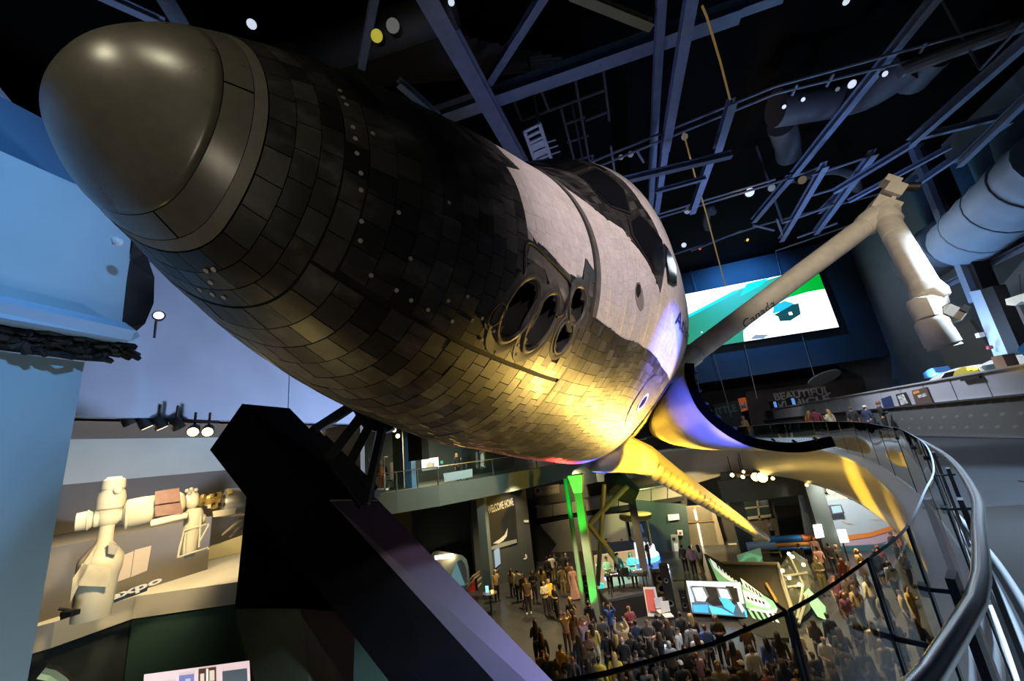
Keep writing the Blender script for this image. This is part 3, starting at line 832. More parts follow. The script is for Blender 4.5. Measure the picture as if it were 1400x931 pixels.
wj.tube([loc(wr_p - d2 * 0.18), loc(wr_p + d2 * 0.1), loc(wr_p + side * 0.12 + d2 * 0.25)], [0.24, 0.29, 0.2], 9, M_blanket)
wj.tube([loc(wr_p + side * 0.1 + d2 * 0.15), loc(k2), loc(k3)], [0.2, 0.23, 0.19], 9, M_blanket)
wj.build('wrist_joint', None, arm, smooth=40)
ee = MB(); dd = (en_p - k3) / np.linalg.norm(en_p - k3)
ee.lathe(loc(k3 - dd * 0.05), inv @ dd, [(0, 0.17), (0.08, 0.23), (0.5, 0.24), (0.52, 0.21), (0.56, 0.23)], 14, M_blanket)
ee.build('end_effector', None, arm, smooth=40)
MB().box(loc(k3 + np.array([0.3, -0.05, 0.05])), (0.26, 0.18, 0.2), m=M_blanket).box(loc(k3 + np.array([0.42, -0.1, 0.08])), (0.1, 0.16, 0.12), m=M_noz).build('wrist_camera', None, arm)
# lettering along the boom
me = text_mesh('Canada', 0.30, 0.0); x1 = max(v.co.x for v in me.vertices)
A0, A1 = np.array(loc(sh_p)), np.array(loc(el_p)); ax = (A1 - A0) / np.linalg.norm(A1 - A0)
tocam = np.array(loc(EYE)) - A0; tocam -= ax * (tocam @ ax); tocam /= np.linalg.norm(tocam); up2 = np.cross(tocam, ax)
for v in me.vertices:
    s = 1.7 + v.co.x; ph = (v.co.y - 0.27) / 0.24
    v.co = tuple(A0 + ax * s + 0.243 * (math.cos(ph) * tocam + math.sin(ph) * up2))
me.materials.clear(); me.materials.append(M_letter); shared('lettering', me, arm)
# ---------------------------------------------------------------- the hall
M_floor = mat('polished_dark_floor', (0.055, 0.055, 0.058), 0.28, vary=0.25, scale=1.2)
M_ceil = mat('ceiling_black', (0.0025, 0.0025, 0.003), 0.95, spec=0.1)
M_wallblue = mat('painted_blue_wall', (0.32, 0.40, 0.47), 0.7, vary=0.06, scale=1.5)
M_walldark = mat('painted_dark_wall', (0.035, 0.045, 0.06), 0.75, vary=0.1, scale=0.8)
M_wallgrey = mat('painted_grey_wall', (0.16, 0.20, 0.20), 0.7, vary=0.08, scale=1)
M_greygreen = mat('painted_grey_green', (0.13, 0.16, 0.155), 0.65, vary=0.06, scale=1)
M_steel = mat('painted_steel_blue_grey', (0.21, 0.27, 0.40), 0.5, vary=0.12, scale=3)
M_steeldk = mat('painted_steel_dark', (0.06, 0.065, 0.08), 0.5, vary=0.12, scale=3)
M_chrome = mat('brushed_steel', (0.55, 0.56, 0.60), 0.25, metal=0.9)
M_black = mat('black_matt', (0.010, 0.010, 0.011), 0.65)
M_blackg = mat('black_gloss', (0.012, 0.012, 0.013), 0.3)
M_whitep = mat('white_panel', (0.75, 0.76, 0.78), 0.5, vary=0.04, scale=2)
M_lamp = mat('lamp_warm', (1, 0.9, 0.6), 0.4, emit=(1.0, 0.66, 0.16), strength=14)
M_lampdim = mat('lamp_dim', (1, 0.9, 0.6), 0.4, emit=(1.0, 0.82, 0.45), strength=5)
M_glass = glass_mat('railing_glass', (0.90, 0.955, 0.94))
M_gedge = mat('glass_edge_green', (0.03, 0.06, 0.065), 0.15)

def structure(o, label=None): return tag(o, label, None, None, 'structure')

b = MB().box((2, 18, -0.15), (60, 64, 0.3), m=M_floor)
structure(b.build('floor'))
b = MB().box((2, 18, 24.2), (60, 64, 0.3), m=M_ceil)
structure(b.build('ceiling'))
b = MB().box((2, 50.2, 12), (60, 0.4, 24.4), m=M_walldark)
structure(b.build('wall_back'))
b = MB().box((21.2, 18, 12), (0.4, 64, 24.4), m=mat('block_wall_grey', (0.25, 0.29, 0.34), 0.75, vary=0.1, scale=0.7))
structure(b.build('wall_right'))
b = MB().box((-28.2, 18, 12), (0.4, 64, 24.4), m=M_walldark)
structure(b.build('wall_left'))
b = MB().box((2, -14.2, 12), (60, 0.4, 24.4), m=M_walldark)
structure(b.build('wall_front'))
# dark blue screen wall that carries the big screen
b = MB().box((11.4, 40.8, 18.4), (26, 0.3, 11.2), m=mat('screen_wall_blue', (0.04, 0.07, 0.11), 0.7, vary=0.1, scale=0.6))
structure(b.build('wall_screen'))

# ---- upper level on the right: deck, rounded edge band
INNER = smooth_curve([(-2.6, -0.6), (-0.9, 0.52), (-0.07, 0.94), (0.26, 1.19), (0.61, 1.59), (0.88, 1.94), (1.32, 2.65), (1.78, 3.41), (2.59, 4.96), (3.3, 6.5), (4.35, 9.0), (5.4, 12.0), (6.35, 15.0), (7.15, 18.5), (7.75, 22.0), (8.0, 26.0), (7.8, 30.0), (6.6, 33.4), (3.8, 35.4), (0, 36)], 6)
INNER = [np.array(p) for p in INNER]
def offs(curve, d):
    out = []
    for i in range(len(curve)):
        t = curve[min(i + 1, len(curve) - 1)] - curve[max(i - 1, 0)]; t /= np.linalg.norm(t)
        out.append(curve[i] + np.array([-t[1], t[0]]) * d)
    return out
OUTER = offs(INNER, 0.34)
Z2 = 7.35
z3 = lambda c, z: [(p[0], p[1], z) for p in c]
deck = MB()
far = []
for p in INNER:
    if p[1] < 31: far.append((11.75, max(p[1], -6.0)))
    else: far.append((11.75, 31 + (p[1] - 31) * 1.3 + (8 - p[0]) * 0.6))
deck.grid([[(p[0], p[1], Z2) for p in INNER], [(p[0], p[1], Z2) for p in far]], mat('upper_deck_carpet', (0.013, 0.018, 0.026), 0.6, vary=0.15, scale=2))
deck.add([(-2.6, -0.6, Z2), (-2.6, -8, Z2), (11.75, -8, Z2), (11.75, -0.6, Z2)], [(0, 1, 2, 3)], None)
dk = structure(deck.build('floor_upper_deck'))
dm = MB()       # shade painted as a darker lane nearest the rail
floor_strip = [p for p in INNER if -1 < p[1] < 8.2]
dm.grid([[(p[0] + 0.12, p[1] - 0.08, Z2 + 0.012) for p in floor_strip], [(p[0] + 0.5 + 4.2 * k / len(floor_strip), p[1] - 1.2 + 1.2 * k / len(floor_strip), Z2 + 0.012) for k, p in enumerate(floor_strip)]], mat('floor_shade', (0.003, 0.004, 0.005), 0.5))
dm.build('shaded_floor', None, dk)
for k in range(5):
    MB().box((6.3 + k * 1.1, 8.4 + k * 0.45, Z2 + 0.008), (0.02, 3.2, 0.014), m=M_black).build('floor_joint', None, dk)
M_band = mat('deck_band_cream', (0.44, 0.42, 0.36), 0.38, vary=0.05, scale=1)
M_ledge = mat('ledge_pale_grey', (0.62, 0.66, 0.70), 0.45)
band = MB()
IN2 = offs(INNER, 0.12)
low = offs(INNER, 0.05)
band.grid([z3(OUTER, Z2 - 0.1), z3(offs(INNER, 0.33), Z2 - 0.5), z3(offs(INNER, 0.26), Z2 - 1.1), z3(offs(INNER, 0.12), Z2 - 1.75), z3(offs(INNER, -0.2), Z2 - 2.15), z3(offs(INNER, -1.6), Z2 - 2.2)], M_band)
bo = structure(band.build('trim_1', None, None, smooth=50), 'cream curved edge band of the upper deck sweeping round the void')
lg = MB(); lg.grid([z3(INNER, Z2 + 0.01), z3(INNER, Z2 + 0.03), z3(offs(INNER, 0.3), Z2 + 0.0), z3(OUTER, Z2 - 0.03), z3(OUTER, Z2 - 0.11)], M_ledge)
lg.build('ledge', None, bo, smooth=40)
ch = MB().tube([(p[0], p[1], Z2 + 0.05) for p in offs(INNER, -0.06)], 0.03, 6, mat('channel_bright', (0.34, 0.38, 0.44), 0.35, metal=0.3)).tube([(p[0], p[1], Z2 + 0.05) for p in offs(INNER, -0.17)], 0.026, 6, mat('channel_bright', (0.34, 0.38, 0.44), 0.35, metal=0.3)).build('base_channel', None, bo, smooth=True)

# ---- glass balustrade with steel posts and tube handrail
rail = empty('glass_railing', 'curved glass railing with round steel handrail in the right foreground', 'railing', (3.3, 6.5, Z2))
def place(parent, o):
    o.parent = parent; o.location = -parent.location; return o
arc = np.concatenate([[0], np.cumsum([np.linalg.norm(INNER[i + 1] - INNER[i]) for i in range(len(INNER) - 1)])])
def on(s, d=0.0):
    x = np.interp(s, arc, [p[0] for p in offs(INNER, d)]); y = np.interp(s, arc, [p[1] for p in offs(INNER, d)]); return np.array([x, y])
def s_of(pt): return arc[int(np.argmin([np.linalg.norm(p - np.array(pt)) for p in INNER]))]
s0 = s_of((0.26, 1.19)); s1 = s_of((0.88, 1.94))
joints = [s0 - 2.9, s0 - 1.5, s0]
joints += [s0 + (s1 - s0) * 0.52, s1]
s = s1
while s < arc[-1] - 1.5:
    s += 1.5 if s < s1 + 5 else 2.3; joints.append(s)
GT = 8.55
for i, (a, c) in enumerate(zip(joints[:-1], joints[1:])):
    n = 7
    P = [on(a + 0.008 + (c - a - 0.016) * k / (n - 1), 0.02) for k in range(n)]
    far_ = a > s1 + 6
    g = MB()
    top = GT if not far_ else GT - 0.02
    g.grid([[(p[0], p[1], Z2 + 0.03) for p in P], [(p[0], p[1], top) for p in P]], M_glass)
    pane = g.build('glass_panel', None, None, smooth=True); place(rail, pane)
    e = MB(); e.tube([(p[0], p[1], top) for p in P], 0.0055, 4, M_gedge if i < 3 else mat('glass_edge_shine', (0.62, 0.72, 0.85), 0.3))  # shine on the later top edges painted as a pale diffuse colour
    for p in (P[0], P[-1]): e.tube([(p[0], p[1], Z2 + 0.03), (p[0], p[1], top)], 0.006, 4, M_gedge)
    eo = e.build('glass_edge', None, pane)
for i, s in enumerate(joints[3:]):
    p = on(s, -0.05); q = on(s, 0.03); t = on(s + 0.05) - on(s - 0.05); t /= np.linalg.norm(t)
    if i >= 1:
        far_ = s > s1 + 5
        if far_: po = MB().beam((p[0], p[1], Z2), (p[0], p[1], GT - 0.1), 0.13, 0.05, (t[1], -t[0], 0), M_steeldk)
        else: po = MB().beam((p[0], p[1], Z2), (p[0], p[1], 8.4), 0.10, 0.025, (t[1], -t[0], 0), M_steeldk)
        place(rail, po.build('post'))
    br = MB().tube([(q[0], q[1], 8.34), ((p[0] * 1.4 - q[0] * 0.4), (p[1] * 1.4 - q[1] * 0.4), 8.345)], 0.008, 6, M_steeldk).lathe((q[0], q[1], 8.34), (p[0] - q[0], p[1] - q[1], 0), [(-0.015, 0.026), (0.012, 0.026)], 10, M_steeldk)
    place(rail, br.build('bracket'))
hr = [on(s, -0.115) for s in np.linspace(0, arc[-1] - 6, 150)]
place(rail, MB().tube([(p[0], p[1], 8.385) for p in hr], 0.0255, 14, M_chrome).build('handrail', None, None, smooth=True))

# ---- parapet wall on the right, carpeted below, grey panels above
XW = 11.75
carpet = bpy.data.materials.new('patterned_carpet'); carpet.use_nodes = True
nt = carpet.node_tree; bs = nt.nodes['Principled BSDF']; bs.inputs['Roughness'].default_value = 0.95
tc = nt.nodes.new('ShaderNodeTexCoord'); mp = nt.nodes.new('ShaderNodeMapping'); mp.inputs['Rotation'].default_value = (0.0, 0.0, 0.0)
bt = nt.nodes.new('ShaderNodeTexBrick'); bt.inputs['Scale'].default_value = 1.0; bt.inputs['Mortar Size'].default_value = 0.0
vo = nt.nodes.new('ShaderNodeTexWave'); vo.inputs['Scale'].default_value = 0.9; vo.inputs['Distortion'].default_value = 0.0; vo.bands_direction = 'DIAGONAL'
vo2 = nt.nodes.new('ShaderNodeTexWave'); vo2.inputs['Scale'].default_value = 0.75; vo2.bands_direction = 'Z'
nt.links.new(tc.outputs['Object'], vo.inputs['Vector']); nt.links.new(tc.outputs['Object'], vo2.inputs['Vector'])
mu = nt.nodes.new('ShaderNodeMath'); mu.operation = 'MULTIPLY'; nt.links.new(vo.outputs['Fac'], mu.inputs[0]); nt.links.new(vo2.outputs['Fac'], mu.inputs[1])
rp = nt.nodes.new('ShaderNodeValToRGB'); rp.color_ramp.elements[0].position = 0.72; rp.color_ramp.elements[0].color = (0.11, 0.115, 0.115, 1); rp.color_ramp.elements[1].position = 0.9; rp.color_ramp.elements[1].color = (0.17, 0.18, 0.18, 1)
nt.links.new(mu.outputs[0], rp.inputs['Fac']); nt.links.new(rp.outputs['Color'], bs.inputs['Base Color'])
MATS['patterned_carpet'] = carpet
b = MB().box((XW + 0.25, 21, (Z2 + 8.72) / 2), (0.5, 50, 8.72 - Z2), m=carpet)
pw = structure(b.build('wall_parapet'))
MB().box((XW - 0.03, 21, Z2 + 0.05), (0.05, 50, 0.06), m=M_chrome).build('lower_trim', None, pw)
MB().box((XW - 0.05, 21, 8.74), (0.09, 50, 0.05), m=M_chrome).build('middle_trim', None, pw)
ztop = lambda y: 9.62
M_par = mat('parapet_panel_grey', (0.40, 0.42, 0.47), 0.4, vary=0.05, scale=1.5)
ys = np.arange(2, 43.5, 1.62)
for y0, y1 in zip(ys[:-1], ys[1:]):
    pb = MB().prism([(XW, y0 + 0.025, 8.78), (XW, y1 - 0.025, 8.78), (XW, y1 - 0.025, ztop(y1)), (XW, y0 + 0.025, ztop(y0))], (0.12, 0, 0), M_par)
    pb.build('panel', None, pw)
MB().prism([(XW + 0.1, 2, 8.74), (XW + 0.1, 45, 8.74), (XW + 0.1, 45, ztop(45) - 0.02), (XW + 0.1, 2, ztop(2) - 0.02)], (0.3, 0, 0), M_steeldk).build('panel_backing', None, pw)
MB().beam((XW + 0.1, 2, ztop(2) + 0.03), (XW + 0.1, 45, ztop(45) + 0.03), 0.34, 0.06, m=mat('coping_bright', (0.7, 0.73, 0.8), 0.3, metal=0.5)).build('coping', None, pw)
def on_wall(px, py):   # point of the parapet face seen at the pixel
    r = ray(px, py); return EYE + r * ((XW - 0.01) / r[0])
def wall_poster(corners, m, name, label, cat, pics):
    P = [on_wall(*c) for c in corners]
    o = MB().prism([p + np.array([-0.05, 0, 0]) for p in P], (0.04, 0, 0), m).build(name)
    tag(o, label, cat)
    for poly, mm in pics:
        Q = []
        for u, v in poly: Q.append(P[0] * (1 - u) * (1 - v) + P[1] * u * (1 - v) + P[2] * u * v + P[3] * (1 - u) * v + np.array([-0.055, 0, 0]))
        MB().prism(Q, (-0.006, 0, 0), mm).build('picture', None, o)
wall_poster([(1206, 545), (1218, 541), (1224, 558), (1211, 561)], mat('poster_navy', (0.03, 0.05, 0.14), 0.5), 'poster', 'narrow navy poster on the grey parapet behind the people', 'poster', [])
wall_poster([(1226, 539), (1239, 536), (1247, 553), (1232, 556)], mat('poster_black', (0.03, 0.03, 0.03), 0.5), 'poster', 'black and white photo poster on the grey parapet', 'poster', [([(.15, .15), (.8, .1), (.85, .85), (.2, .9)], mat('photo_grey', (0.5, 0.5, 0.5), 0.6, vary=0.8, scale=9))])
wall_poster([(1248, 534), (1268, 529), (1277, 550), (1254, 553)], mat('poster_brown', (0.12, 0.085, 0.07), 0.5), 'poster', 'brown poster with orange heading on the grey parapet', 'poster', [([(.08, .1), (.5, .08), (.5, .25), (.1, .28)], mat('poster_orange', (0.8, 0.3, 0.06), 0.6)), ([(.3, .4), (.85, .35), (.85, .55), (.35, .6)], mat('photo_grey', (0.5, 0.5, 0.5), 0.6))])
P = on_wall(1330, 517)
tag(MB().box(P + np.array([-0.06, 0, 0]), (0.08, 0.9, 0.1), m=M_black).build('wall_fixture'), 'small black box fixed near the top of the grey parapet', 'fixture')

# ---- left: mezzanine deck (grey green), balustrade
LED = [(-6.0, 33.0), (-7.8, 29.1), (-9.9, 25.6), (-12.3, 22.4), (-14.2, 20.9), (-16.5, 19.5), (-20, 18)]
LEDc = [np.array(p, float) for p in LED]
b = MB()
b.grid([[(p[0], p[1], 7.35) for p in LEDc], [(p[0] - 6, p[1] + 10, 7.35) for p in LEDc]], M_greygreen)
b.grid([[(p[0], p[1], 7.36) for p in LEDc], [(p[0], p[1], 6.15) for p in LEDc]], M_greygreen)
b.grid([[(p[0], p[1], 6.15) for p in LEDc], [(p[0] - 6, p[1] + 10, 6.15) for p in LEDc]], M_greygreen)
structure(b.build('floor_left_mezzanine'), 'grey green mezzanine deck edge at left of the void')
b = MB()      # back mezzanine band behind the orbiter
BK = [(-6.0, 33.0), (-4.4, 35.2), (-2, 36), (0.2, 36)]
b.grid([[(x, y, 7.35) for x, y in BK], [(x, y, 5.4) for x, y in BK]], M_greygreen)
b.grid([[(x, y, 7.35) for x, y in BK], [(x, y + 9, 7.35) for x, y in BK]], M_greygreen)
b.grid([[(x, y, 5.4) for x, y in BK], [(x, y + 9, 5.4) for x, y in BK]], M_greygreen)
structure(b.build('floor_back_mezzanine'))
lr = empty('balcony_railing', 'straight glass railing with steel rail on the left mezzanine', 'railing', (-12.3, 22.4, 7.35))
for a, c in zip(LEDc[:-1], LEDc[1:]):
    for k in range(2):
        p = a + (c - a) * (k * 0.5 + 0.006); q = a + (c - a) * (k * 0.5 + 0.494)
        place(lr, MB().grid([[(p[0], p[1], 7.4), (q[0], q[1], 7.4)], [(p[0], p[1], 8.35), (q[0], q[1], 8.35)]], M_glass).build('glass_panel'))
        place(lr, MB().beam((p[0], p[1], 7.35), (p[0], p[1], 8.42), 0.09, 0.05, (1, 0, 0), M_chrome).build('post'))
    place(lr, MB().beam((a[0], a[1], 8.42), (c[0], c[1], 8.42), 0.07, 0.05, m=M_chrome).build('handrail'))
br_ = empty('balcony_railing', 'glass railing on the far mezzanine seen between wing and bay door', 'railing', (-2, 36, 7.35))
for a, c in zip(BK[:-1], BK[1:]):
    place(br_, MB().grid([[(a[0], a[1], 7.4), (c[0], c[1], 7.4)], [(a[0], a[1], 8.35), (c[0], c[1], 8.35)]], M_glass).build('glass_panel'))
    place(br_, MB().beam((a[0], a[1], 7.35), (a[0], a[1], 8.42), 0.09, 0.06, (1, 0, 0), M_chrome).build('post'))
    place(br_, MB().beam((a[0], a[1], 8.42), (c[0], c[1], 8.42), 0.07, 0.05, m=M_chrome).build('handrail'))
# ---------------------------------------------------------------- left: pale blue wall volume, bulkhead, gallery
WX = -6.3
def on_left(px, py, x=WX):
    r = ray(px, py); return EYE + r * (x / r[0])
b = MB()
b.prism([(WX, -3, 10.95), (WX, 3.16, 10.95), (WX, 3.10, 12.6), (WX, 2.9, 12.9), (WX, -3, 12.95)], (-0.5, 0, 0), M_wallblue)
uw = structure(b.build('wall_upper_left'), 'pale blue upper wall volume at the left edge')
MB().prism([(WX + 0.02, -3, 10.93), (WX + 0.02, 3.2, 10.93), (WX + 0.1, 3.24, 10.98), (WX + 0.1, 3.2, 11.05), (WX + 0.02, 3.1, 11.16), (WX + 0.02, -3, 11.2)], (0.14, 0, 0), mat('lip_pale_blue', (0.33, 0.45, 0.62), 0.5)).build('bright_lip', None, uw)
# curved dark end return of the volume
ret = MB(); A = []; B_ = []
for z, d in ((10.95, 0.0), (11.1, 0.2), (11.35, 0.38), (11.7, 0.46), (12.1, 0.42), (12.45, 0.25), (12.8, 0.0)):
    A.append((WX - 0.0, 3.13, z)); B_.append((WX - 0.25, 3.2 + d * 0.9, z))
ret.grid([A, B_], M_black); ret.grid([B_, [(p[0] - 0.3, p[1], p[2]) for p in B_]], M_black)
ret.build('end_return', None, uw)
b = MB().box((WX - 0.6, 0, 5.35), (0.5, 6.02, 10.7), m=M_wallblue)
lw = structure(b.build('wall_lower_left'), 'pale blue lower wall panel at the left edge')
b = MB().box((WX - 0.9, 0.4, 13.4), (0.4, 7, 1.4), m=mat('wall_deep_blue', (0.05, 0.12, 0.22), 0.7)); structure(b.build('wall_high_left'))
# ragged black cable bundle in the shadow gap
rng = random.Random(3)
cb = MB()
for i in range(150):
    y = -0.8 + 4.0 * rng.random(); z = 10.72 + 0.2 * rng.random(); l = 0.1 + 0.35 * rng.random()
    cb.tube([(WX - 0.15 - 0.15 * rng.random(), y, z), (WX - 0.1, y + l * 0.5, z + 0.04 * rng.uniform(-1, 1)), (WX - 0.15 - 0.1 * rng.random(), y + l, z + 0.06 * rng.uniform(-1, 1))], 0.02 + 0.03 * rng.random(), 5, M_black)
cb.box((WX - 0.28, 0, 10.83), (0.25, 6.1, 0.2), m=M_black)
tag(cb.build('cable_bundle'), 'ragged black bundle of cables in the gap between the pale blue wall panels', 'cables', kind='stuff')
# floodlight on a bracket in front of the bulkhead
fl = empty('wall_spotlight', 'small spotlight on a thin black bracket against the blue-grey bulkhead', 'lamp', tuple(at_d(218, 448, 9.0)))
P = at_d(218, 436, 9.0)
place(fl, MB().tube([at_d(211, 462, 9.0), at_d(214, 434, 9.0), P], 0.02, 6, M_black).build('bracket'))
place(fl, MB().lathe(P, (0.7, -0.5, 0.1), [(0, 0.05), (0.12, 0.09), (0.14, 0.09)], 12, M_black).build('lamp_head', None, None, smooth=40))
place(fl, MB().lathe(P + np.array([0.1, -0.072, 0.014]), (0.7, -0.5, 0.1), [(0, 0.075), (0.02, 0.07)], 12, mat('lens_pale', (0.8, 0.85, 1), 0.2, emit=(0.9, 0.93, 1), strength=1.2)).build('lens'))
tag(MB().ball(at_d(160, 330, 7.2), 0.06, M_whitep).build('ceiling_camera'), 'tiny white dome fixed where the blue wall meets the nose', 'camera')

# bulkhead above the gallery
BX = -8.55
M_bulk = mat('bulkhead_blue_grey', (0.27, 0.32, 0.42), 0.65, vary=0.07, scale=1.2)
bk = structure(MB().box((BX - 0.35, 10.2, 12.0), (0.4, 19, 3.4), m=M_bulk).build('wall_bulkhead'), 'blue-grey bulkhead wall behind the nose')
for y0, y1 in ((1.0, 7.9), (7.93, 12.1), (12.13, 16.0)):
    MB().box((BX - 0.1, (y0 + y1) / 2, 12.0), (0.2, y1 - y0, 3.4), m=M_bulk).build('wall_panel', None, bk)
# gallery under it
M_gal = mat('gallery_brown_wall', (0.12, 0.105, 0.085), 0.8, vary=0.08, scale=1)
M_galt = mat('gallery_pale_panel', (0.36, 0.38, 0.33), 0.7, vary=0.06, scale=1)
M_led = mat('gallery_ledge', (0.42, 0.39, 0.33), 0.6, vary=0.05, scale=2)
gp = [(-9.6, 2.0), (-8.55, 4.05), (-8.52, 5.0), (-6.95, 5.6), (-6.6, 9.5)]
g = MB(); g.prism([(x, y, 7.02) for x, y in gp] + [(-14, 10.5, 7.02), (-14, 2, 7.02)], (0, 0, 0.33), M_led)
structure(g.build('floor_gallery'), 'pale gallery floor ledge at lower left')
structure(MB().box((-12.2, 7, 8.4), (0.3, 12, 2.5), m=M_gal).build('wall_gallery'))
ga = structure(MB().box((-12.2, 7, 9.95), (0.3, 12, 0.9), m=M_black).build('wall_gallery_top'))
for y0, y1 in ((-0.4, 4.55), (4.8, 13.0)): MB().box((-12.0, (y0 + y1) / 2, 9.83), (0.14, y1 - y0, 0.96), m=M_galt).build('wall_panel', None, ga)
structure(MB().box((-10.6, 7, 10.39), (3.6, 13, 0.18), m=mat('gallery_soffit', (0.20, 0.17, 0.135), 0.8)).build('ceiling_gallery'))
structure(MB().box((-10.2, 10.6, 8.9), (3.6, 0.2, 3.4), m=M_gal).build('wall_gallery_end'))
structure(MB().box((-11.2, 1.2, 8.9), (2.6, 0.2, 3.4), m=M_gal).build('wall_gallery_near'))
structure(MB().box((-10.5, 4.5, 7.85), (3.3, 3.8, 1.0), m=M_gal).build('wall_gallery_plinth'))
ramp = MB().prism([(-10.2, 6.5, 7.36), (-8.4, 10.2, 7.36), (-8.4, 10.2, 8.2), (-10.2, 6.5, 7.5)], (0.08, 0.04, 0), mat('sloped_plinth', (0.45, 0.40, 0.22), 0.7))
tag(ramp.build('sloped_plinth'), 'yellowish sloping plinth behind the hanging station model', 'plinth')
# dark wall below the gallery with a lit showcase
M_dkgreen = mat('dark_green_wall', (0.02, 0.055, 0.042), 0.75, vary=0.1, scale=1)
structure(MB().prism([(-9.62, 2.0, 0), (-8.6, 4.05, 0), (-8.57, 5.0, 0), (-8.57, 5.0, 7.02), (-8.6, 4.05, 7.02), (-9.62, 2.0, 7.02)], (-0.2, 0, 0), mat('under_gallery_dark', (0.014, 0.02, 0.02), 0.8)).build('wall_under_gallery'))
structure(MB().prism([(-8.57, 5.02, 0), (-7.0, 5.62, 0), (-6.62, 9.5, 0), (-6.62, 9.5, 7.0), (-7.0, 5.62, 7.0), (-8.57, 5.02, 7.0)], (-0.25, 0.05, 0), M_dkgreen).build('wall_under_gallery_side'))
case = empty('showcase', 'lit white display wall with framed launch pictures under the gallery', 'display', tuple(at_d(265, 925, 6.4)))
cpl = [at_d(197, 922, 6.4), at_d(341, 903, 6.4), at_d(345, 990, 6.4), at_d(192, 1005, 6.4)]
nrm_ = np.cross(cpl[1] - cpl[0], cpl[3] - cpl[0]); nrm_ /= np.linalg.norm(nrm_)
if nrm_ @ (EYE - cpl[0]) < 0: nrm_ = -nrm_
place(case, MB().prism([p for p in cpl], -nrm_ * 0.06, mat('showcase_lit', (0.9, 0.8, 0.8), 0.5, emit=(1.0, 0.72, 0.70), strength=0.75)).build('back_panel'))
def on_case(u, v): return cpl[0] * (1 - u) * (1 - v) + cpl[1] * u * (1 - v) + cpl[2] * u * v + cpl[3] * (1 - u) * v
def case_pic(u0, u1, v0, v1, fm, pics, lb=None):
    f = MB().prism([on_case(u0, v0), on_case(u1, v0), on_case(u1, v1), on_case(u0, v1)], nrm_ * 0.02, fm).build('picture_frame'); place(case, f)
    for (a, c, d, e, m) in pics:
        uu = lambda t: u0 + (u1 - u0) * t; vv = lambda t: v0 + (v1 - v0) * t
        MB().prism([on_case(uu(a), vv(d)) + nrm_ * 0.022, on_case(uu(c), vv(d)) + nrm_ * 0.022, on_case(uu(c), vv(e)) + nrm_ * 0.022, on_case(uu(a), vv(e)) + nrm_ * 0.022], nrm_ * 0.006, m).build('picture', None, f)
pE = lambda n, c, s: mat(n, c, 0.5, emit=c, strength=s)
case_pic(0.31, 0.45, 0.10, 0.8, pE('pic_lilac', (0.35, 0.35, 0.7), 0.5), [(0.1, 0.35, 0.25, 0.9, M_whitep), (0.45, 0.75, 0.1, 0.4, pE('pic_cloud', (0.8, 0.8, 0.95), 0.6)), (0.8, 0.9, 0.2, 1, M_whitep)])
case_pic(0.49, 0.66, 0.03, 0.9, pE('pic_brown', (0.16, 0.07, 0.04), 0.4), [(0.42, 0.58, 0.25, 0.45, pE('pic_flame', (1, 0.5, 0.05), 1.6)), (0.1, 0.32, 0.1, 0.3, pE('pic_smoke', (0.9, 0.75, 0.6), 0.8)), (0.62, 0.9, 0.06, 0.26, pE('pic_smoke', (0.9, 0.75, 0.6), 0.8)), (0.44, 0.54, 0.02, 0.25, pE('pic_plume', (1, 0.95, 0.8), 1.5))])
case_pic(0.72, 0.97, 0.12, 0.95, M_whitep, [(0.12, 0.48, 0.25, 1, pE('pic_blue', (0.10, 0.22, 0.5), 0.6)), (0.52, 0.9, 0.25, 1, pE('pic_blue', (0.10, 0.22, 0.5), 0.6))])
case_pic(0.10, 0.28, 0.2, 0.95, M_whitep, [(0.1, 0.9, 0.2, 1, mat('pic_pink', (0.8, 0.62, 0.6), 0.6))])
# pale rim at the bottom left corner
tag(MB().tube([at_d(x, y, 5.2) for x, y in ((58, 918), (72, 921), (85, 930), (100, 945))], 0.045, 8, mat('rim_yellow', (0.55, 0.58, 0.32), 0.5)).build('display_rim'), 'pale yellow curved rim of a display at the bottom left corner', 'display')

# gallery track spotlights
M_spotbody = mat('spot_body_black', (0.012, 0.012, 0.013), 0.5)
def spotlight(px, py, d, r=0.10, lamp=M_lamp, aim=(0.25, -0.55, -0.75), label='', group=None, cat='lamp', face=True, stem=None, top=None):
    P = at_d(px, py, d); stem = top - P[2] if top else stem; aim = np.array(aim, float); aim /= np.linalg.norm(aim)
    o = empty('track_spotlight', label, cat, tuple(P), group)
    h = MB().lathe(P - aim * r * 2.0, aim, [(0, r * 0.5), (r * 0.6, r * 0.85), (r * 2.0, r), (r * 2.15, r), (r * 2.15, r * 0.86)], 12, M_spotbody, cap=True)
    place(o, h.build('lamp_body', None, None, smooth=40))
    place(o, MB().lathe(P + aim * r * 0.17, aim, [(0, r * 0.82), (0.004, r * 0.8)], 12, lamp).build('lens'))
    place(o, MB().tube([P - aim * r, P - aim * r + np.array([0, 0, stem or r * 3.0])], min(r * 0.22, 0.03), 6, M_spotbody).build('stem'))
    return o
for i, (x, y, lm) in enumerate([(178, 579, M_black), (201, 583, M_lampdim), (221, 584, M_lampdim), (245, 585, M_black), (264, 590, M_lamp), (284, 590, M_lamp)]):
    spotlight(x, y, 10.0, 0.11, lm, (0.55, -0.5, -0.45) if lm is M_lamp else (0.1, 0.4, -0.7), ['leftmost dark spotlight under the gallery soffit', 'first half-lit spotlight under the gallery soffit', 'second half-lit spotlight under the gallery soffit', 'dark spotlight between the half-lit and the bright gallery lamps', 'bright round gallery spotlight, left one of the pair', 'bright round gallery spotlight nearest the black support'][i], 'gallery spotlights')
tag(MB().beam(at_d(150, 570, 10.1), at_d(300, 577, 10.1), 0.05, 0.05, m=M_black).build('lamp_track'), 'black lamp track under the gallery soffit', 'track')

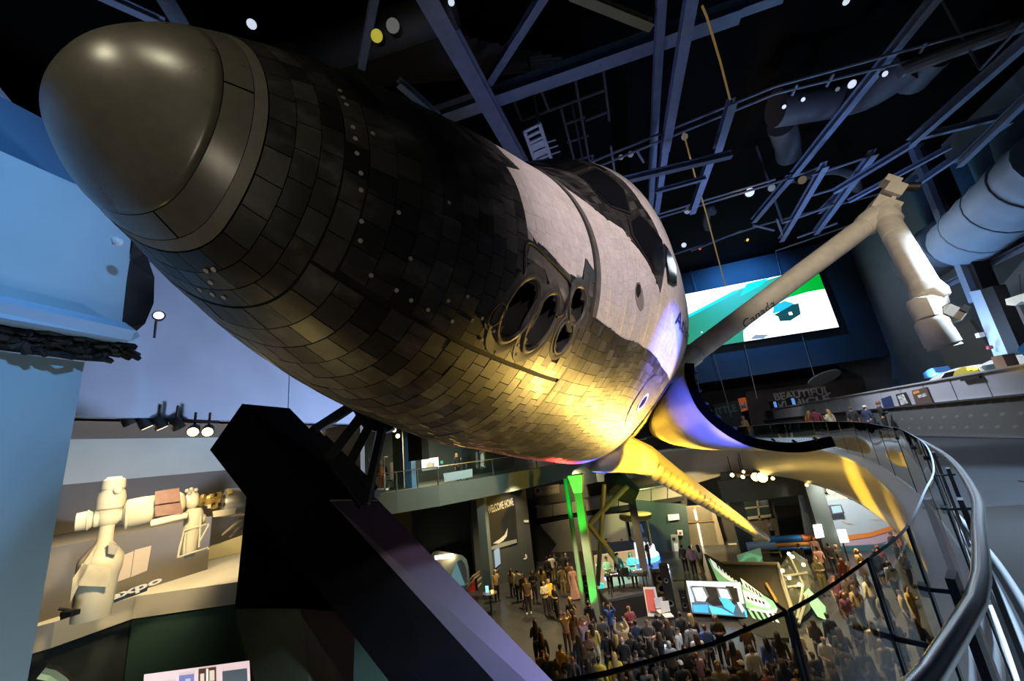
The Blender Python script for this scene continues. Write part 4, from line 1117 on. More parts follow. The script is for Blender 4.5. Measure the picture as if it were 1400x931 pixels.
# ---- hanging space station model
st = empty('station_model', 'cream space station model of joined cylinders hanging in the warm lit gallery', 'model', tuple(at_d(205, 700, 8.9)))
M_cream = mat('station_cream', (0.74, 0.68, 0.54), 0.55, vary=0.07, scale=3)
M_cream2 = mat('station_blanket', (0.60, 0.54, 0.42), 0.7, vary=0.15, scale=5, bump=0.2)
M_maroon = mat('panel_maroon', (0.18, 0.07, 0.055), 0.5, vary=0.2, scale=12)
M_gold = mat('docking_gold', (0.45, 0.32, 0.10), 0.4, metal=0.5, vary=0.3, scale=8)
M_grym = mat('module_grey', (0.50, 0.47, 0.42), 0.35, metal=0.3, vary=0.1, scale=4)
mc = at_d(200, 700, 8.9); vdir = (mc - EYE) / np.linalg.norm(mc - EYE)
def sp(px, py, dz=0.0): return at_plane(px, py, mc + vdir * dz, vdir)
def cyl(p, q, prof, n=18, dz=0.0, m=M_cream):
    """lathe between two pixels, prof in (fraction, radius in pixels)"""
    a, c = sp(*p, dz), sp(*q, dz); L = np.linalg.norm(c - a); k = L / math.hypot(q[0] - p[0], q[1] - p[1])
    return MB().lathe(a, c - a, [(f * L, r * k) for f, r in prof], n, m)
def add(o, name, parent=None, smooth=40):
    ob = o.build(name, None, None, smooth=smooth)
    if parent is None: place(st, ob)
    else:
        ob.parent = parent
    return ob
core = add(cyl((166, 704), (254, 686), [(0, 9), (0.05, 21), (0.12, 25), (0.36, 25), (0.38, 24.5), (0.90, 21), (0.96, 17), (1, 10)]), 'core_module')
q = sp(213, 695, -0.35); q2 = sp(250, 686, -0.3)
for (p1, p2, p3, p4) in [((212, 672), (245, 667), (247, 685), (212, 690)), ((212, 692), (247, 687), (250, 702), (212, 706))]:
    add(MB().prism([sp(*p1, -0.33), sp(*p2, -0.3), sp(*p3, -0.32), sp(*p4, -0.35)], -vdir * 0.02, M_maroon), 'radiator_panel', core, False)
add(cyl((172, 704), (252, 690), [(0, 26), (0.02, 26.6), (0.04, 26)]), 'frame_ring', core)
add(cyl((205, 716), (258, 704), [(0, 4), (0.02, 6.5), (0.96, 6), (1, 3)], 10, -0.3), 'side_tube', core)
node = add(MB().ball(sp(149, 706), 0.155, M_cream, 14, 9), 'docking_node', None, True)
add(cyl((149, 706), (170, 702), [(0, 12), (0.5, 11), (1, 14)]), 'docking_collar', node)
add(cyl((149, 706), (157, 652), [(0, 9), (0.14, 10), (0.2, 15), (0.45, 16), (0.62, 14), (0.68, 12), (0.72, 13.5), (0.93, 13), (0.95, 9), (1.0, 8)]), 'upper_ship')
add(MB().ball(sp(161, 671, -0.17), 0.05, M_cream, 10, 6), 'ship_port', None, True)
add(cyl((149, 706), (104, 714), [(0, 8), (0.2, 15), (0.45, 17), (0.5, 14), (0.62, 18), (0.66, 20), (0.68, 18), (1, 17)]), 'side_module')
low = add(cyl((149, 706), (124, 846), [(0, 10), (0.12, 9), (0.26, 10), (0.40, 25), (0.44, 26.5), (0.56, 26), (0.58, 24), (1.0, 22)]), 'lower_module')
for (pp) in [[(132, 745), (126, 764), (96, 824), (100, 790)], [(112, 770), (152, 776), (148, 802), (104, 800)]]:
    add(MB().prism([sp(*c, -0.28) for c in pp], -vdir * 0.03, M_cream2), 'insulation_panel', low, False)
add(MB().prism([sp(150, 741, -0.2), sp(162, 746, -0.2), sp(158, 758, -0.2), sp(148, 756, -0.2)], -vdir * 0.1, M_grym), 'equipment_box', low, False)
for k, (a, c, d, e) in enumerate([((156, 764), (183, 753), (178, 789), (153, 798)), ((184, 752), (207, 746), (201, 780), (179, 789))]):
    add(MB().prism([sp(*x, 0.02) for x in (a, c, d, e)], vdir * 0.025, mat('array_pink', (0.62, 0.50, 0.42), 0.5)), 'solar_panel', None, False)
fd = add(cyl((254, 686), (272, 682), [(0, 10), (0.2, 15), (0.5, 17), (0.8, 15), (1, 9)]), 'forward_node')
for (x, y) in [(256, 671), (262, 669), (268, 670), (259, 674)]: add(MB().ball(sp(x, y, -0.1), 0.035, M_grym, 8, 5), 'antenna_ball', fd, True)
ls = add(cyl((266, 695), (258, 762), [(0, 9), (0.1, 12), (0.5, 11), (0.55, 10), (0.9, 9), (0.95, 7), (1, 5)]), 'lower_ship')
add(MB().ball(sp(273, 710, 0.05), 0.10, M_cream, 10, 7), 'tank_ball', ls, True)
for (p1, p2) in [((252, 725), (246, 748)), ((286, 717), (272, 742)), ((246, 748), (243, 762)), ((282, 748), (286, 751)), ((243, 762), (284, 749)), ((250, 726), (286, 716)), ((275, 705), (272, 748)), ((254, 728), (252, 758))]:
    add(MB().tube([sp(*p1, -0.12), sp(*p2, -0.12)], 0.016, 5, M_cream), 'strut', ls, False)
dk_ = add(cyl((272, 684), (300, 685), [(0, 8), (0.15, 10), (0.3, 7), (0.45, 11), (0.7, 9), (0.8, 13), (1, 12)], 12, 0, M_gold), 'docking_tunnel')
rng = random.Random(5)
for i in range(14): add(MB().box(sp(276 + rng.random() * 24, 675 + rng.random() * 20, -0.12), (0.05, 0.05, 0.06), m=rng.choice([M_gold, M_cream, M_black])), 'tunnel_fitting', dk_, False)
em = add(cyl((304, 688), (350, 684), [(0, 15), (0.03, 21), (0.1, 22), (1, 21)], 20, 0, M_grym), 'end_module')
for i in range(9):
    t = 2 * math.pi * i / 9
    add(MB().lathe(sp(305 + 4 * math.sin(t) * 0.6, 687 + 17 * math.cos(t), -0.02 - 0.2 * max(0, math.sin(t))), sp(304, 688) - sp(350, 684), [(0, 0.03), (0.02, 0.03)], 8, M_black), 'ring_hole', em, False)
add(MB().prism([sp(310, 670, -0.3), sp(317, 668, -0.3), sp(318, 674, -0.3), sp(311, 676, -0.3)], -vdir * 0.01, mat('label_yellow', (0.75, 0.55, 0.05), 0.5)), 'yellow_label', em, False)
add(MB().prism([sp(290, 699, -0.2), sp(322, 694, -0.2), sp(320, 703, -0.2), sp(291, 707, -0.2)], -vdir * 0.1, M_cream), 'lower_fairing', em, False)
add(MB().tube([sp(332, 710, -.2), sp(325, 716, -.2), sp(310, 726, -.2), sp(303, 732, -.2)], [0.05, 0.045, 0.025, 0.012], 6, M_cream).tube([sp(336, 716, -.2), sp(328, 722, -.2), sp(314, 735, -.2)], [0.05, 0.04, 0.012], 6, M_cream).box(sp(334, 712, -.2), (0.12, 0.12, 0.1), m=M_cream), 'robot_hand', em)
# name board tilted below the panels
nb_ = tag(MB().prism([sp(141, 820, 0.1), sp(204, 797, 0.1), sp(201, 808, 0.1), sp(140, 830, 0.1)], vdir * 0.03, mat('sign_dark', (0.05, 0.055, 0.06), 0.5)).build('gallery_sign'), 'dark slanted gallery sign with white rounded letters below the station model', 'sign')
xd = sp(204, 797) - sp(141, 820); yd = sp(141, 818) - sp(140, 830)
text('expo', 0.13, sp(146, 823, 0.04), xd, yd, M_whitep, nb_, width=0.6, bold=0.004)
lp = empty('floor_lamp_bracket', 'small black lamp stand on the gallery ledge at far left', 'lamp', tuple(at_d(97, 838, 8.8)))
place(lp, MB().box(at_d(96, 838, 8.7), (0.22, 0.1, 0.06), m=M_black).tube([at_d(80, 832, 8.8), at_d(106, 836, 8.8)], 0.02, 5, M_black).tube([at_d(82, 846, 8.8), at_d(104, 838, 8.8)], 0.02, 5, M_black).build('stand'))

# ---------------------------------------------------------------- black support carrying the nose
sup = empty('nose_support', 'large black slanted support column carrying the front of the orbiter', 'support', (-3.5, 5.5, 0))
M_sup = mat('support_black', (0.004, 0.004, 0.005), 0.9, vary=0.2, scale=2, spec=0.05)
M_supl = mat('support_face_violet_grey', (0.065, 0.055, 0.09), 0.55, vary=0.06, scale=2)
# slanted box beam: visible edges from the photograph at chosen depths
TL, TR, BLm = at_d(331, 552, 8.4), at_d(396, 558, 8.9), at_d(287, 615, 8.2)
def lerp(a, c, t): return a + (c - a) * t
e1b = at_d(684, 940, 7.6); e2b = at_d(764, 940, 8.1)          # lower ends of the ridge and of the far edge
n_ = np.cross(e1b - TL, e2b - TL); n_ /= np.linalg.norm(n_)
if n_[2] < 0: n_ = -n_
e3t = BLm; e3b = e1b + (BLm - TL) * 1.3; e4t = TR + (BLm - TL); e4b = e2b + (BLm - TL) * 1.3
far1 = lerp(TL, e1b, 1.5); far2 = lerp(TR, e2b, 1.5); far3 = lerp(e3t, e3b, 1.5); far4 = lerp(e4t, e4b, 1.5)
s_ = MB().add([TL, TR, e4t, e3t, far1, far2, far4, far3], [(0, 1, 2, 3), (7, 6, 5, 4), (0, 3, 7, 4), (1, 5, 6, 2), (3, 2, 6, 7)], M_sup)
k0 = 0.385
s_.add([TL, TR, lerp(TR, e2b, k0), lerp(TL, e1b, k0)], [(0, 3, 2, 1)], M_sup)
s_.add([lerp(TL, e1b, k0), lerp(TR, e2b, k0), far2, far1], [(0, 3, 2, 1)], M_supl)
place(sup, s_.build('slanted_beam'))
place(sup, MB().beam(lerp(TL, e1b, k0) + n_ * 0.012, lerp(TR, e2b, k0) + n_ * 0.012, 0.02, 0.02, n_, mat('seam_pale', (0.35, 0.30, 0.25), 0.5)).build('cover_seam'))
# upright leg
D = 8.6
leg = [at_d(343, 660, 8.35), at_d(520, 760, 8.3), at_d(470, 840, D), at_d(520, 965, D), at_d(345, 965, D), at_d(321, 832, D)]
lg_ = MB()
fwd = np.array([-0.55, 0.83, 0.0])
lg_.prism([at_d(341, 640, 8.4), at_d(430, 640, 8.5), at_d(530, 770, 8.6), at_d(500, 835, 8.6), at_d(375, 835, 8.5), at_d(321, 832, 8.4)], fwd * 0.9, M_sup)
place(sup, lg_.build('leg_head'))
M_supg = mat('support_leg_green_lit', (0.030, 0.040, 0.018), 0.6, vary=0.1, scale=2)  # green tint stands for light thrown onto the leg
def zdown(p, z): return np.array([p[0], p[1], z])
l1, l2, l3 = at_d(322, 832, 8.45), at_d(412, 832, 8.2), at_d(486, 838, 8.6)
l1b, l2b, l3b = at_d(347, 960, 8.3), at_d(425, 960, 8.05), at_d(468, 960, 8.4)
ext = lambda a, c: a + (c - a) * 3.2
lg2 = MB().grid([[l1, l2, l3, l3 + fwd * 0.9, l1 + fwd * 0.9], [ext(l1, l1b), ext(l2, l2b), ext(l3, l3b), ext(l3, l3b) + fwd * 0.9, ext(l1, l1b) + fwd * 0.9]], M_supg, closed=True)
place(sup, lg2.build('leg'))
place(sup, MB().box((at_d(410, 1010, 8.3)[0], at_d(410, 1010, 8.3)[1], 0.3), (2.6, 2.2, 0.6), m=M_sup).build('footing'))
# bracket of struts between the beam and the belly
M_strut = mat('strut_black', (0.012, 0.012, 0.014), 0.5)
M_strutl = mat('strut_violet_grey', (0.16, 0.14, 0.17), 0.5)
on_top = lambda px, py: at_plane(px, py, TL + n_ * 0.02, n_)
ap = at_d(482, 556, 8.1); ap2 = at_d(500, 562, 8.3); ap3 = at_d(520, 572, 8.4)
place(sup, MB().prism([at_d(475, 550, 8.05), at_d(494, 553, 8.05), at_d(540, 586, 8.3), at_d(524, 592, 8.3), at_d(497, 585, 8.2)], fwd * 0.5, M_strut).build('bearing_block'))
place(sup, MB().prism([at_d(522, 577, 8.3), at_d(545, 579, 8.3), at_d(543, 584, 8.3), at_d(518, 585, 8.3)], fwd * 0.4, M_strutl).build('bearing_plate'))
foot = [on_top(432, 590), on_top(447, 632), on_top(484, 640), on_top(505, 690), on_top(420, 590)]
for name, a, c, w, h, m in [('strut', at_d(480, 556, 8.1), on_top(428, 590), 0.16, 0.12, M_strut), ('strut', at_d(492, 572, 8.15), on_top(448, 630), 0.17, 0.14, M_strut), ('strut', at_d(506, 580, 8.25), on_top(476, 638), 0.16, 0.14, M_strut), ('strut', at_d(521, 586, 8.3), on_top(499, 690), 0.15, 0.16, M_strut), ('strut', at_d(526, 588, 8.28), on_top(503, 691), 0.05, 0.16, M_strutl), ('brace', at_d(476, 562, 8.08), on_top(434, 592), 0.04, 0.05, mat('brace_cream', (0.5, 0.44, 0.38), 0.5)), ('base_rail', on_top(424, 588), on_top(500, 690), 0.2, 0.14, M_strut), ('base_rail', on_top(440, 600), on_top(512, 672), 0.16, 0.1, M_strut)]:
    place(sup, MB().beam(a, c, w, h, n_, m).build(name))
place(sup, MB().box(on_top(510, 678) + n_ * 0.06, (0.14, 0.14, 0.12), m=M_strut).build('bolt_box'))
# ---------------------------------------------------------------- lower hall
def on_y(pts, y): return [at_y(px, py, y) for px, py in pts]
def plate(pts, y, th, m, name=None, parent=None, dy=0.0):
    """flat slab whose outline is given at depth y, thickness th going back"""
    return MB().prism([p + np.array([0, dy, 0]) for p in on_y(pts, y)], (0, th, 0), m).build(name, None, parent)
M_tan = mat('tan_wall', (0.36, 0.33, 0.24), 0.7, vary=0.06, scale=1)
M_tand = mat('tan_wall_dark', (0.13, 0.12, 0.09), 0.7, vary=0.08, scale=1)
M_teal = mat('dark_teal_wall', (0.035, 0.06, 0.055), 0.7, vary=0.1, scale=1)
M_colgreen = mat('column_dark_green', (0.07, 0.09, 0.08), 0.6, vary=0.06, scale=1)
M_brass = mat('warm_metal_doors', (0.45, 0.38, 0.27), 0.35, metal=0.6, vary=0.08, scale=2)

# walls under the left mezzanine
def wall_poly(name, pts, m, lab=None):
    return structure(MB().prism(pts, (-0.2, 0.1, 0), m).build(name), lab)
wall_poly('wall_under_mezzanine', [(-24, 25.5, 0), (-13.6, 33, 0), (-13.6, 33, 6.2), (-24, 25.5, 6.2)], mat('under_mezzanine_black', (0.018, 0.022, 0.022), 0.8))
for (x, y) in [(-15.7, 21.6), (-11.2, 26.2)]:
    structure(MB().box((x, y, 3.1), (0.55, 0.55, 6.2), m=M_greygreen).build('column_mezzanine'), 'grey green square column under the left mezzanine')
# slanted poster wall
pwall = [(-12.35, 27.6), (-8.6, 31.0)]
wp = wall_poly('wall_poster_side', [(-12.6, 27.4, 0), (-9.3, 30.4, 0), (-9.3, 30.4, 6.2), (-12.6, 27.4, 6.2)], mat('poster_wall_grey', (0.055, 0.065, 0.07), 0.7, vary=0.08, scale=1))
pd = np.array([5.2, 4.7, 0]); pd /= np.linalg.norm(pd); pn = np.array([pd[1], -pd[0], 0])
def on_pw(px, py, off=0.0): return at_plane(px, py, np.array([-12.6, 27.4, 0]) + pn * (off + 0.02), pn)
po = MB().prism([on_pw(*c) for c in [(666, 690), (703, 680), (708, 742), (670, 748)]], pn * 0.05, mat('poster_black_photo', (0.018, 0.02, 0.022), 0.45)).build('wall_poster')
tag(po, 'tall black poster with a landing orbiter picture and white heading on the slanted wall', 'poster')
a0, a1 = on_pw(668, 702, 0.06), on_pw(703, 690, 0.06)
text('WELCOME HOME', 0.7, a0, a1 - a0, (0, 0, 1), mat('poster_white', (0.72, 0.72, 0.68), 0.6), po, width=np.linalg.norm(a1 - a0), bold=0.02)
MB().prism([on_pw(*c, 0.075) for c in [(674, 743), (683, 737), (690, 731), (694, 722), (693, 733), (688, 739), (682, 743)]], pn * 0.01, mat('poster_white', (0.72, 0.72, 0.68), 0.6)).build('orbiter_picture', None, po)
MB().prism([on_pw(*c, 0.075) for c in [(670, 748), (686, 742), (706, 737), (707, 742), (672, 752)]], pn * 0.01, mat('poster_runway', (0.30, 0.31, 0.30), 0.6)).build('runway_picture', None, po)
tag(MB().prism([on_pw(*c) for c in [(675, 753), (682, 747), (684, 770), (677, 776)]], pn * 0.08, mat('monitor_blue', (0.2, 0.25, 0.3), 0.3, emit=(0.30, 0.42, 0.55), strength=0.7)).build('monitor'), 'small blue-grey screen on the wall below the tall black poster', 'screen')
tag(MB().prism([on_pw(*c, 0.0) for c in [(716, 711), (722, 711), (722, 714), (716, 714)]], pn * 0.1, M_whitep).build('wall_speaker'), 'tiny white box on the dark wall right of the tall poster', 'box')
hrl = tag(MB().tube([at_z(677, 783, 1.0), at_z(693, 765, 1.0)], 0.05, 6, M_chrome).build('stair_rail'), 'short bright sloping rail beside the tall poster wall', 'rail')

# stage of low dark stairs and pale wall behind
structure(plate([(690, 742), (737, 718), (760, 745), (742, 772), (700, 790)], 33.5, 0.3, M_black, 'wall_dark_wedge'))
structure(plate([(737, 718), (800, 706), (880, 700), (880, 760), (742, 775), (726, 748)], 36.0, 0.3, M_tan, 'wall_pale_hexagon'))
# middle gallery band: black strip, tan balustrade panels, signs
lg_ = structure(plate([(728, 668), (935, 640), (940, 690), (734, 722)], 39.0, 0.3, M_tand, 'wall_far_gallery'))
plate([(733, 704), (935, 672), (936, 684), (735, 719)], 37.4, 0.25, M_black, 'dark_strip', lg_)
for i in range(9):
    x0, x1 = 734 + i * 22.4, 734 + (i + 1) * 22.4 - 1.2
    f = lambda x: 693 - (x - 734) * 0.155
    plate([(x0, f(x0)), (x1, f(x1)), (x1, f(x1) + 16), (x0, f(x0) + 16)], 37.2, 0.12, M_tan, 'balustrade_panel', lg_)
plate([(732, 691), (935, 659), (935, 661), (732, 693)], 37.1, 0.1, M_chrome, 'balustrade_rail', lg_)
for pts in ([(925, 636), (985, 628), (987, 650), (928, 668)], [(1000, 640), (1110, 640), (1112, 662), (1003, 668)]):
    structure(plate(pts, 38.6, 0.2, M_tan, 'wall_far_panel'))
sg = tag(plate([(730, 667), (764, 662), (765, 674), (731, 680)], 38.9, 0.1, mat('sign_tan', (0.4, 0.34, 0.22), 0.6), 'gallery_sign'), 'tan gallery sign with a round emblem and pale lettering above the far balustrade', 'sign')
e0 = at_y(735.5, 671.5, 38.86)
MB().lathe(e0, (0, -1, 0), [(0, 0.36), (0.03, 0.36)], 16, mat('emblem_cream', (0.8, 0.68, 0.5), 0.5)).lathe(e0 + np.array([0, -0.03, 0.05]), (0, -1, 0), [(0, 0.22), (0.02, 0.22)], 12, mat('emblem_rust', (0.4, 0.16, 0.07), 0.5)).build('emblem', None, sg)
text('SPACE PLAZA', 0.4, at_y(741, 675.5, 38.86), at_y(764, 671.5, 38.86) - at_y(741, 675.5, 38.86), (0, 0, 1), mat('letter_cream', (0.85, 0.72, 0.45), 0.5), sg, width=1.5)

# supports of the wing and tail: green lit post with braces
def up_from(px, py, ztop):
    p = at_z(px, py, 0); return p, np.array([p[0], p[1], ztop])
tw = empty('aft_support', 'braced steel support tower lit green under the orbiter belly', 'support', tuple(at_z(817, 846, 0)))
M_tg = mat('tower_grey_green', (0.16, 0.20, 0.18), 0.5, vary=0.06, scale=1)
p0 = at_z(817, 846, 0); top = at_y(794, 652, p0[1])
zt = top[2] + 0.15
place(tw, MB().beam(p0, (p0[0], p0[1], zt - 0.9), 0.42, 0.42, (0, 1, 0), M_tg).build('main_post'))
place(tw, MB().beam((p0[0], p0[1], zt - 0.95), (p0[0], p0[1], zt), 0.46, 0.46, (0, 1, 0), mat('tower_cap', (0.5, 0.55, 0.5), 0.5), taper=1.8).build('flared_cap'))
p1 = at_z(818, 800, 0)
def leg_to(a, c, w, nm='brace', m=None): place(tw, MB().tube([a, c], w, 8, m or M_tg).build(nm, None, None, smooth=40))
yb = p0[1] + 1.2
leg_to(at_y(826, 662, yb), at_y(817, 800, yb), 0.13, 'rear_post')
leg_to(at_y(804, 716, yb), at_y(862, 790, yb), 0.16)
leg_to(at_y(858, 664, yb), at_y(806, 716, yb), 0.15)
pB = at_z(800, 842, 0); leg_to(pB, np.array([pB[0], pB[1], at_y(763, 655, pB[1])[2]]), 0.13, 'outer_pole')
px_ = at_z(885, 800, 0); pd_ = np.array([px_[0], px_[1], at_y(862, 672, px_[1])[2]])
place(tw, MB().beam(px_, pd_, 0.45, 0.45, (0, 1, 0), mat('tower_brown', (0.12, 0.11, 0.095), 0.5)).build('rear_column'))
place(tw, MB().prism(on_y([(826, 650), (850, 650), (874, 672), (866, 690), (848, 686), (826, 668)], p0[1] + 2.0), (0, 1.6, 0), mat('cradle_dark_teal', (0.03, 0.05, 0.05), 0.5)).build('cradle'))

# DJ stage
stg = empty('stage', 'low black stage deck in front of the white logo wall', 'stage', (-2.2, 26.2, 0))
S0 = at_z(836, 852, 0); S1 = at_z(906, 838, 0)
zst = 1.05
sd = (S1 - S0) / np.linalg.norm(S1 - S0); sn = np.array([-sd[1], sd[0], 0])
place(stg, MB().prism([S0 + [0, 0, zst - 0.12], S1 + [0, 0, zst - 0.12], S1 + sn * 1.55 + [0, 0, zst - 0.12], S0 + sn * 1.55 + [0, 0, zst - 0.12]], (0, 0, 0.12), M_steeldk).build('deck'))
place(stg, MB().prism([S0, S1, S1 + [0, 0, zst - 0.14], S0 + [0, 0, zst - 0.14]], sn * 0.05, M_black).build('front_skirt'))
place(stg, MB().prism([S0 + sd * 0.05, S0 + sn * 1.55 + sd * 0.05, S0 + sn * 1.55 + [0, 0, zst - 0.14] + sd * 0.05, S0 + [0, 0, zst - 0.14] + sd * 0.05], sd * 0.05, M_black).build('side_skirt'))
for u, v in ((0.1, 0.1), (2.2, 0.1), (0.1, 1.45), (2.2, 1.45)): place(stg, MB().beam(S0 + sd * u + sn * v, S0 + sd * u + sn * v + [0, 0, zst - 0.1], 0.08, 0.08, (0, 1, 0), M_steeldk).build('leg'))
sz = lambda u, v, z=0: S0 + sd * u + sn * v + np.array([0, 0, zst + z])
dj = empty('dj_table', 'equipment table with mixers on the stage', 'table', tuple(sz(1.1, 0.9)))
place(dj, MB().box(sz(1.3, 0.35, 0.86), (2.2, 0.6, 0.05), m=M_blackg).build('table_top'))
for u in (0.3, 2.3):
    for v in (0.13, 0.57): place(dj, MB().beam(sz(u, v), sz(u, v, 0.84), 0.05, 0.05, (0, 1, 0), M_black).build('leg'))
def on_table(u, w, h, name, label, cat, m, knobs=True):
    o = MB().box(sz(u, 0.35, 0.885 + h / 2), (w, 0.36, h), m=m).build(name); tag(o, label, cat)
    if knobs:
        for k in range(4): MB().lathe(sz(u - w * 0.35 + k * w * 0.22, 0.25, 0.885 + h), (0, 0, 1), [(0, 0.03), (0.03, 0.03)], 8, mat('knob_lit_%d' % (k % 3), [(1, 0.9, 0.9), (1, 0.2, 0.2), (0.5, 0.4, 1)][k % 3], 0.4, emit=[(1, 0.9, 0.9), (1, 0.2, 0.2), (0.5, 0.4, 1)][k % 3], strength=2)).build('knob', None, o)
on_table(0.65, 0.5, 0.1, 'mixer', 'left mixer with small lit knobs on the stage table', 'mixer', M_blackg)
on_table(1.95, 0.6, 0.1, 'mixer', 'right mixer washed in cyan light on the stage table', 'mixer', mat('mixer_grey', (0.35, 0.38, 0.38), 0.4))
on_table(1.3, 0.34, 0.24, 'laptop', 'dark laptop in the middle of the stage table', 'laptop', M_blackg, False)
def speaker(P, w, d, h, label, group, tilt=0):
    o = empty('loudspeaker', label, 'speaker', tuple(P), group)
    place(o, MB().box(P + np.array([0, 0, h / 2]), (w, d, h), m=M_blackg).build('cabinet'))
    for k, r in ((0.3, 0.36), (0.72, 0.26)):
        place(o, MB().lathe(P + np.array([0, -d / 2, h * k]), (0, -1, 0), [(0, w * r), (0.02, w * r), (0.02, w * r * 0.85), (-0.01, w * r * 0.3)], 14, M_steeldk).build('cone'))
speaker(at_z(806, 824, 0), 0.6, 0.6, 1.5, 'black loudspeaker cabinet left of the stage', 'loudspeakers')
speaker(at_z(906, 812, 0) , 0.8, 0.6, 1.2, 'squat black loudspeaker right behind the stage', 'loudspeakers')
speaker(at_z(921, 845, 0), 0.45, 0.45, 2.4, 'tall slim black loudspeaker column right of the stage', 'loudspeakers')
speaker(at_z(938, 835, 0), 0.35, 0.35, 1.0, 'small black loudspeaker beside the leaning video screen', 'loudspeakers')
def glow(px, py, y, r, c, s, label):
    o = MB().ball(at_y(px, py, y), r, mat('glow_%s' % label[:14], c, 0.3, emit=c, strength=s)).build('stage_lamp'); return tag(o, label, 'lamp')
glow(829.5, 790, 27.5, 0.17, (0.25, 0.2, 1), 14, 'violet stage lamp behind the left performer')
glow(902, 788.5, 27.0, 0.2, (0.3, 0.35, 1), 16, 'bright blue stage lamp right of the performers')
glow(911, 774, at_z(911, 774, 0.17)[1], 0.17, (0.8, 0.8, 1), 10, 'white star shaped lamp on the floor beyond the stage')
glow(816, 772, 27.5, 0.12, (0.1, 1, 0.5), 3, 'small green lamp on the steel tower')
tag(MB().prism(on_y([(819, 797), (825, 799), (827, 816), (821, 816)], 25.0), (0, 0.15, 0), mat('panel_cyan', (0.1, 0.7, 0.75), 0.4, emit=(0.05, 0.75, 0.85), strength=0.9)).build('light_panel'), 'upright cyan light panel between tower and stage', 'lamp')
# red-backed board and chairs at stage right
rb = empty('a_frame_board', 'white framed red board standing right of the stage', 'board', tuple(at_z(895, 846, 0)))
q0 = at_z(895, 846, 0)
place(rb, MB().prism([q0 + [-0.3, 0, 0.1], q0 + [0.35, 0, 0.1], q0 + [0.3, 0.3, 1.3], q0 + [-0.3, 0.3, 1.3]], (0, 0.05, 0), M_whitep).build('frame'))
place(rb, MB().prism([q0 + [-0.24, -0.04, 0.35], q0 + [0.22, -0.04, 0.35], q0 + [0.2, 0.25, 1.22], q0 + [-0.24, 0.25, 1.22]], (0, 0.02, 0), mat('board_red', (0.6, 0.12, 0.10), 0.5)).build('board'))
def chair(P, rz, label):
    o = empty('folding_chair', label, 'chair', tuple(P), 'white chairs by the stage'); c, s = math.cos(rz), math.sin(rz); R = np.array([[c, -s, 0], [s, c, 0], [0, 0, 1]])
    place(o, MB().box(P + R @ [0, 0, 0.45], (0.42, 0.42, 0.04), R, M_whitep).build('seat'))
    place(o, MB().box(P + R @ [0, 0.2, 0.75], (0.42, 0.03, 0.45), R, M_whitep).build('backrest'))
    for u in (-0.18, 0.18):
        for v in (-0.18, 0.18): place(o, MB().tube([P + R @ [u, v, 0], P + R @ [u, v, 0.45]], 0.015, 5, M_chrome).build('leg'))
chair(at_z(908, 850, 0), 0.4, 'white folding chair, left of the two by the loudspeaker')
chair(at_z(916, 856, 0), 0.3, 'white folding chair, right of the two by the loudspeaker')
# step-and-repeat wall with round emblems
bw = plate([(812, 760), (868, 752), (874, 800), (816, 806)], 27.4, 0.15, mat('backdrop_white', (0.75, 0.66, 0.58), 0.6), 'backdrop')
tag(bw, 'white backdrop wall with small round emblems behind the stage', 'backdrop')
for (x, y, c) in [(826, 772, (0.35, 0.15, 0.3)), (853, 771, (0.25, 0.25, 0.22)), (839, 783, (0.6, 0.35, 0.25)), (860, 788, (0.6, 0.35, 0.25)), (834, 795, (0.7, 0.3, 0.2))]:
    P = at_y(x, y, 27.36)
    MB().lathe(P, (0, -1, 0), [(0, 0.15), (0.02, 0.15), (0.02, 0.11)], 14, mat('emblem_%d' % int(x), c, 0.6), cap=False).build('emblem', None, bw)
# counter with two attendants beyond the backdrop
tag(plate([(818, 744), (866, 740), (868, 756), (818, 760)], 31.5, 0.3, mat('counter_navy', (0.03, 0.05, 0.11), 0.5), 'counter'), 'navy counter behind the white backdrop wall', 'counter')
# suit display
sc_ = empty('suit_display', 'round lit glass display holding a blue flight suit on a glowing base', 'display', tuple(at_z(885, 770, 0)))
P = at_z(884, 772, 0); P[1] = 33.0; P[0] = at_y(884, 772, 33.0)[0]
zc = at_y(877, 707, 33.0)[2]
place(sc_, MB().lathe((P[0] - 0.15, 33, 0), (0, 0, 1), [(0, 1.0), (0.12, 1.15), (0.4, 1.15), (0.42, 1.0), (0.95, 0.95), (1.0, 0.9)], 24, mat('base_white_lit', (0.9, 0.92, 1), 0.4, emit=(0.85, 0.9, 1.0), strength=1.3)).build('base'))
place(sc_, MB().lathe((P[0] - 0.15, 33, 0.06), (0, 0, 1), [(0, 1.17), (0.3, 1.17)], 24, mat('base_blue_glow', (0.05, 0.2, 1), 0.4, emit=(0.08, 0.30, 1.0), strength=3.5)).build('glow_ring'))
place(sc_, MB().lathe((P[0] - 0.15, 33, zc - 0.1), (0, 0, 1), [(0, 1.05), (0.1, 1.2), (0.32, 1.2), (0.34, 1.1)], 24, mat('canopy_brass', (0.30, 0.22, 0.08), 0.5)).build('canopy'))
place(sc_, MB().lathe((P[0] - 0.15, 33, 1.0), (0, 0, 1), [(0, 0.85), (zc - 1.05, 0.85)], 24, M_glass, cap=False).build('glass_cylinder', None, None, smooth=True))
M_suit = mat('flight_suit_blue', (0.10, 0.20, 0.5), 0.7, emit=(0.10, 0.22, 0.6), strength=0.25)
su = MB(); bx = P[0] - 0.15
su.tube([(bx, 33, 2.0), (bx, 33, 2.45)], [0.2, 0.24], 10, M_suit).tube([(bx - 0.1, 33, 2.0), (bx - 0.13, 33, 1.12)], [0.12, 0.1], 8, M_suit).tube([(bx + 0.1, 33, 2.0), (bx + 0.13, 33, 1.12)], [0.12, 0.1], 8, M_suit)
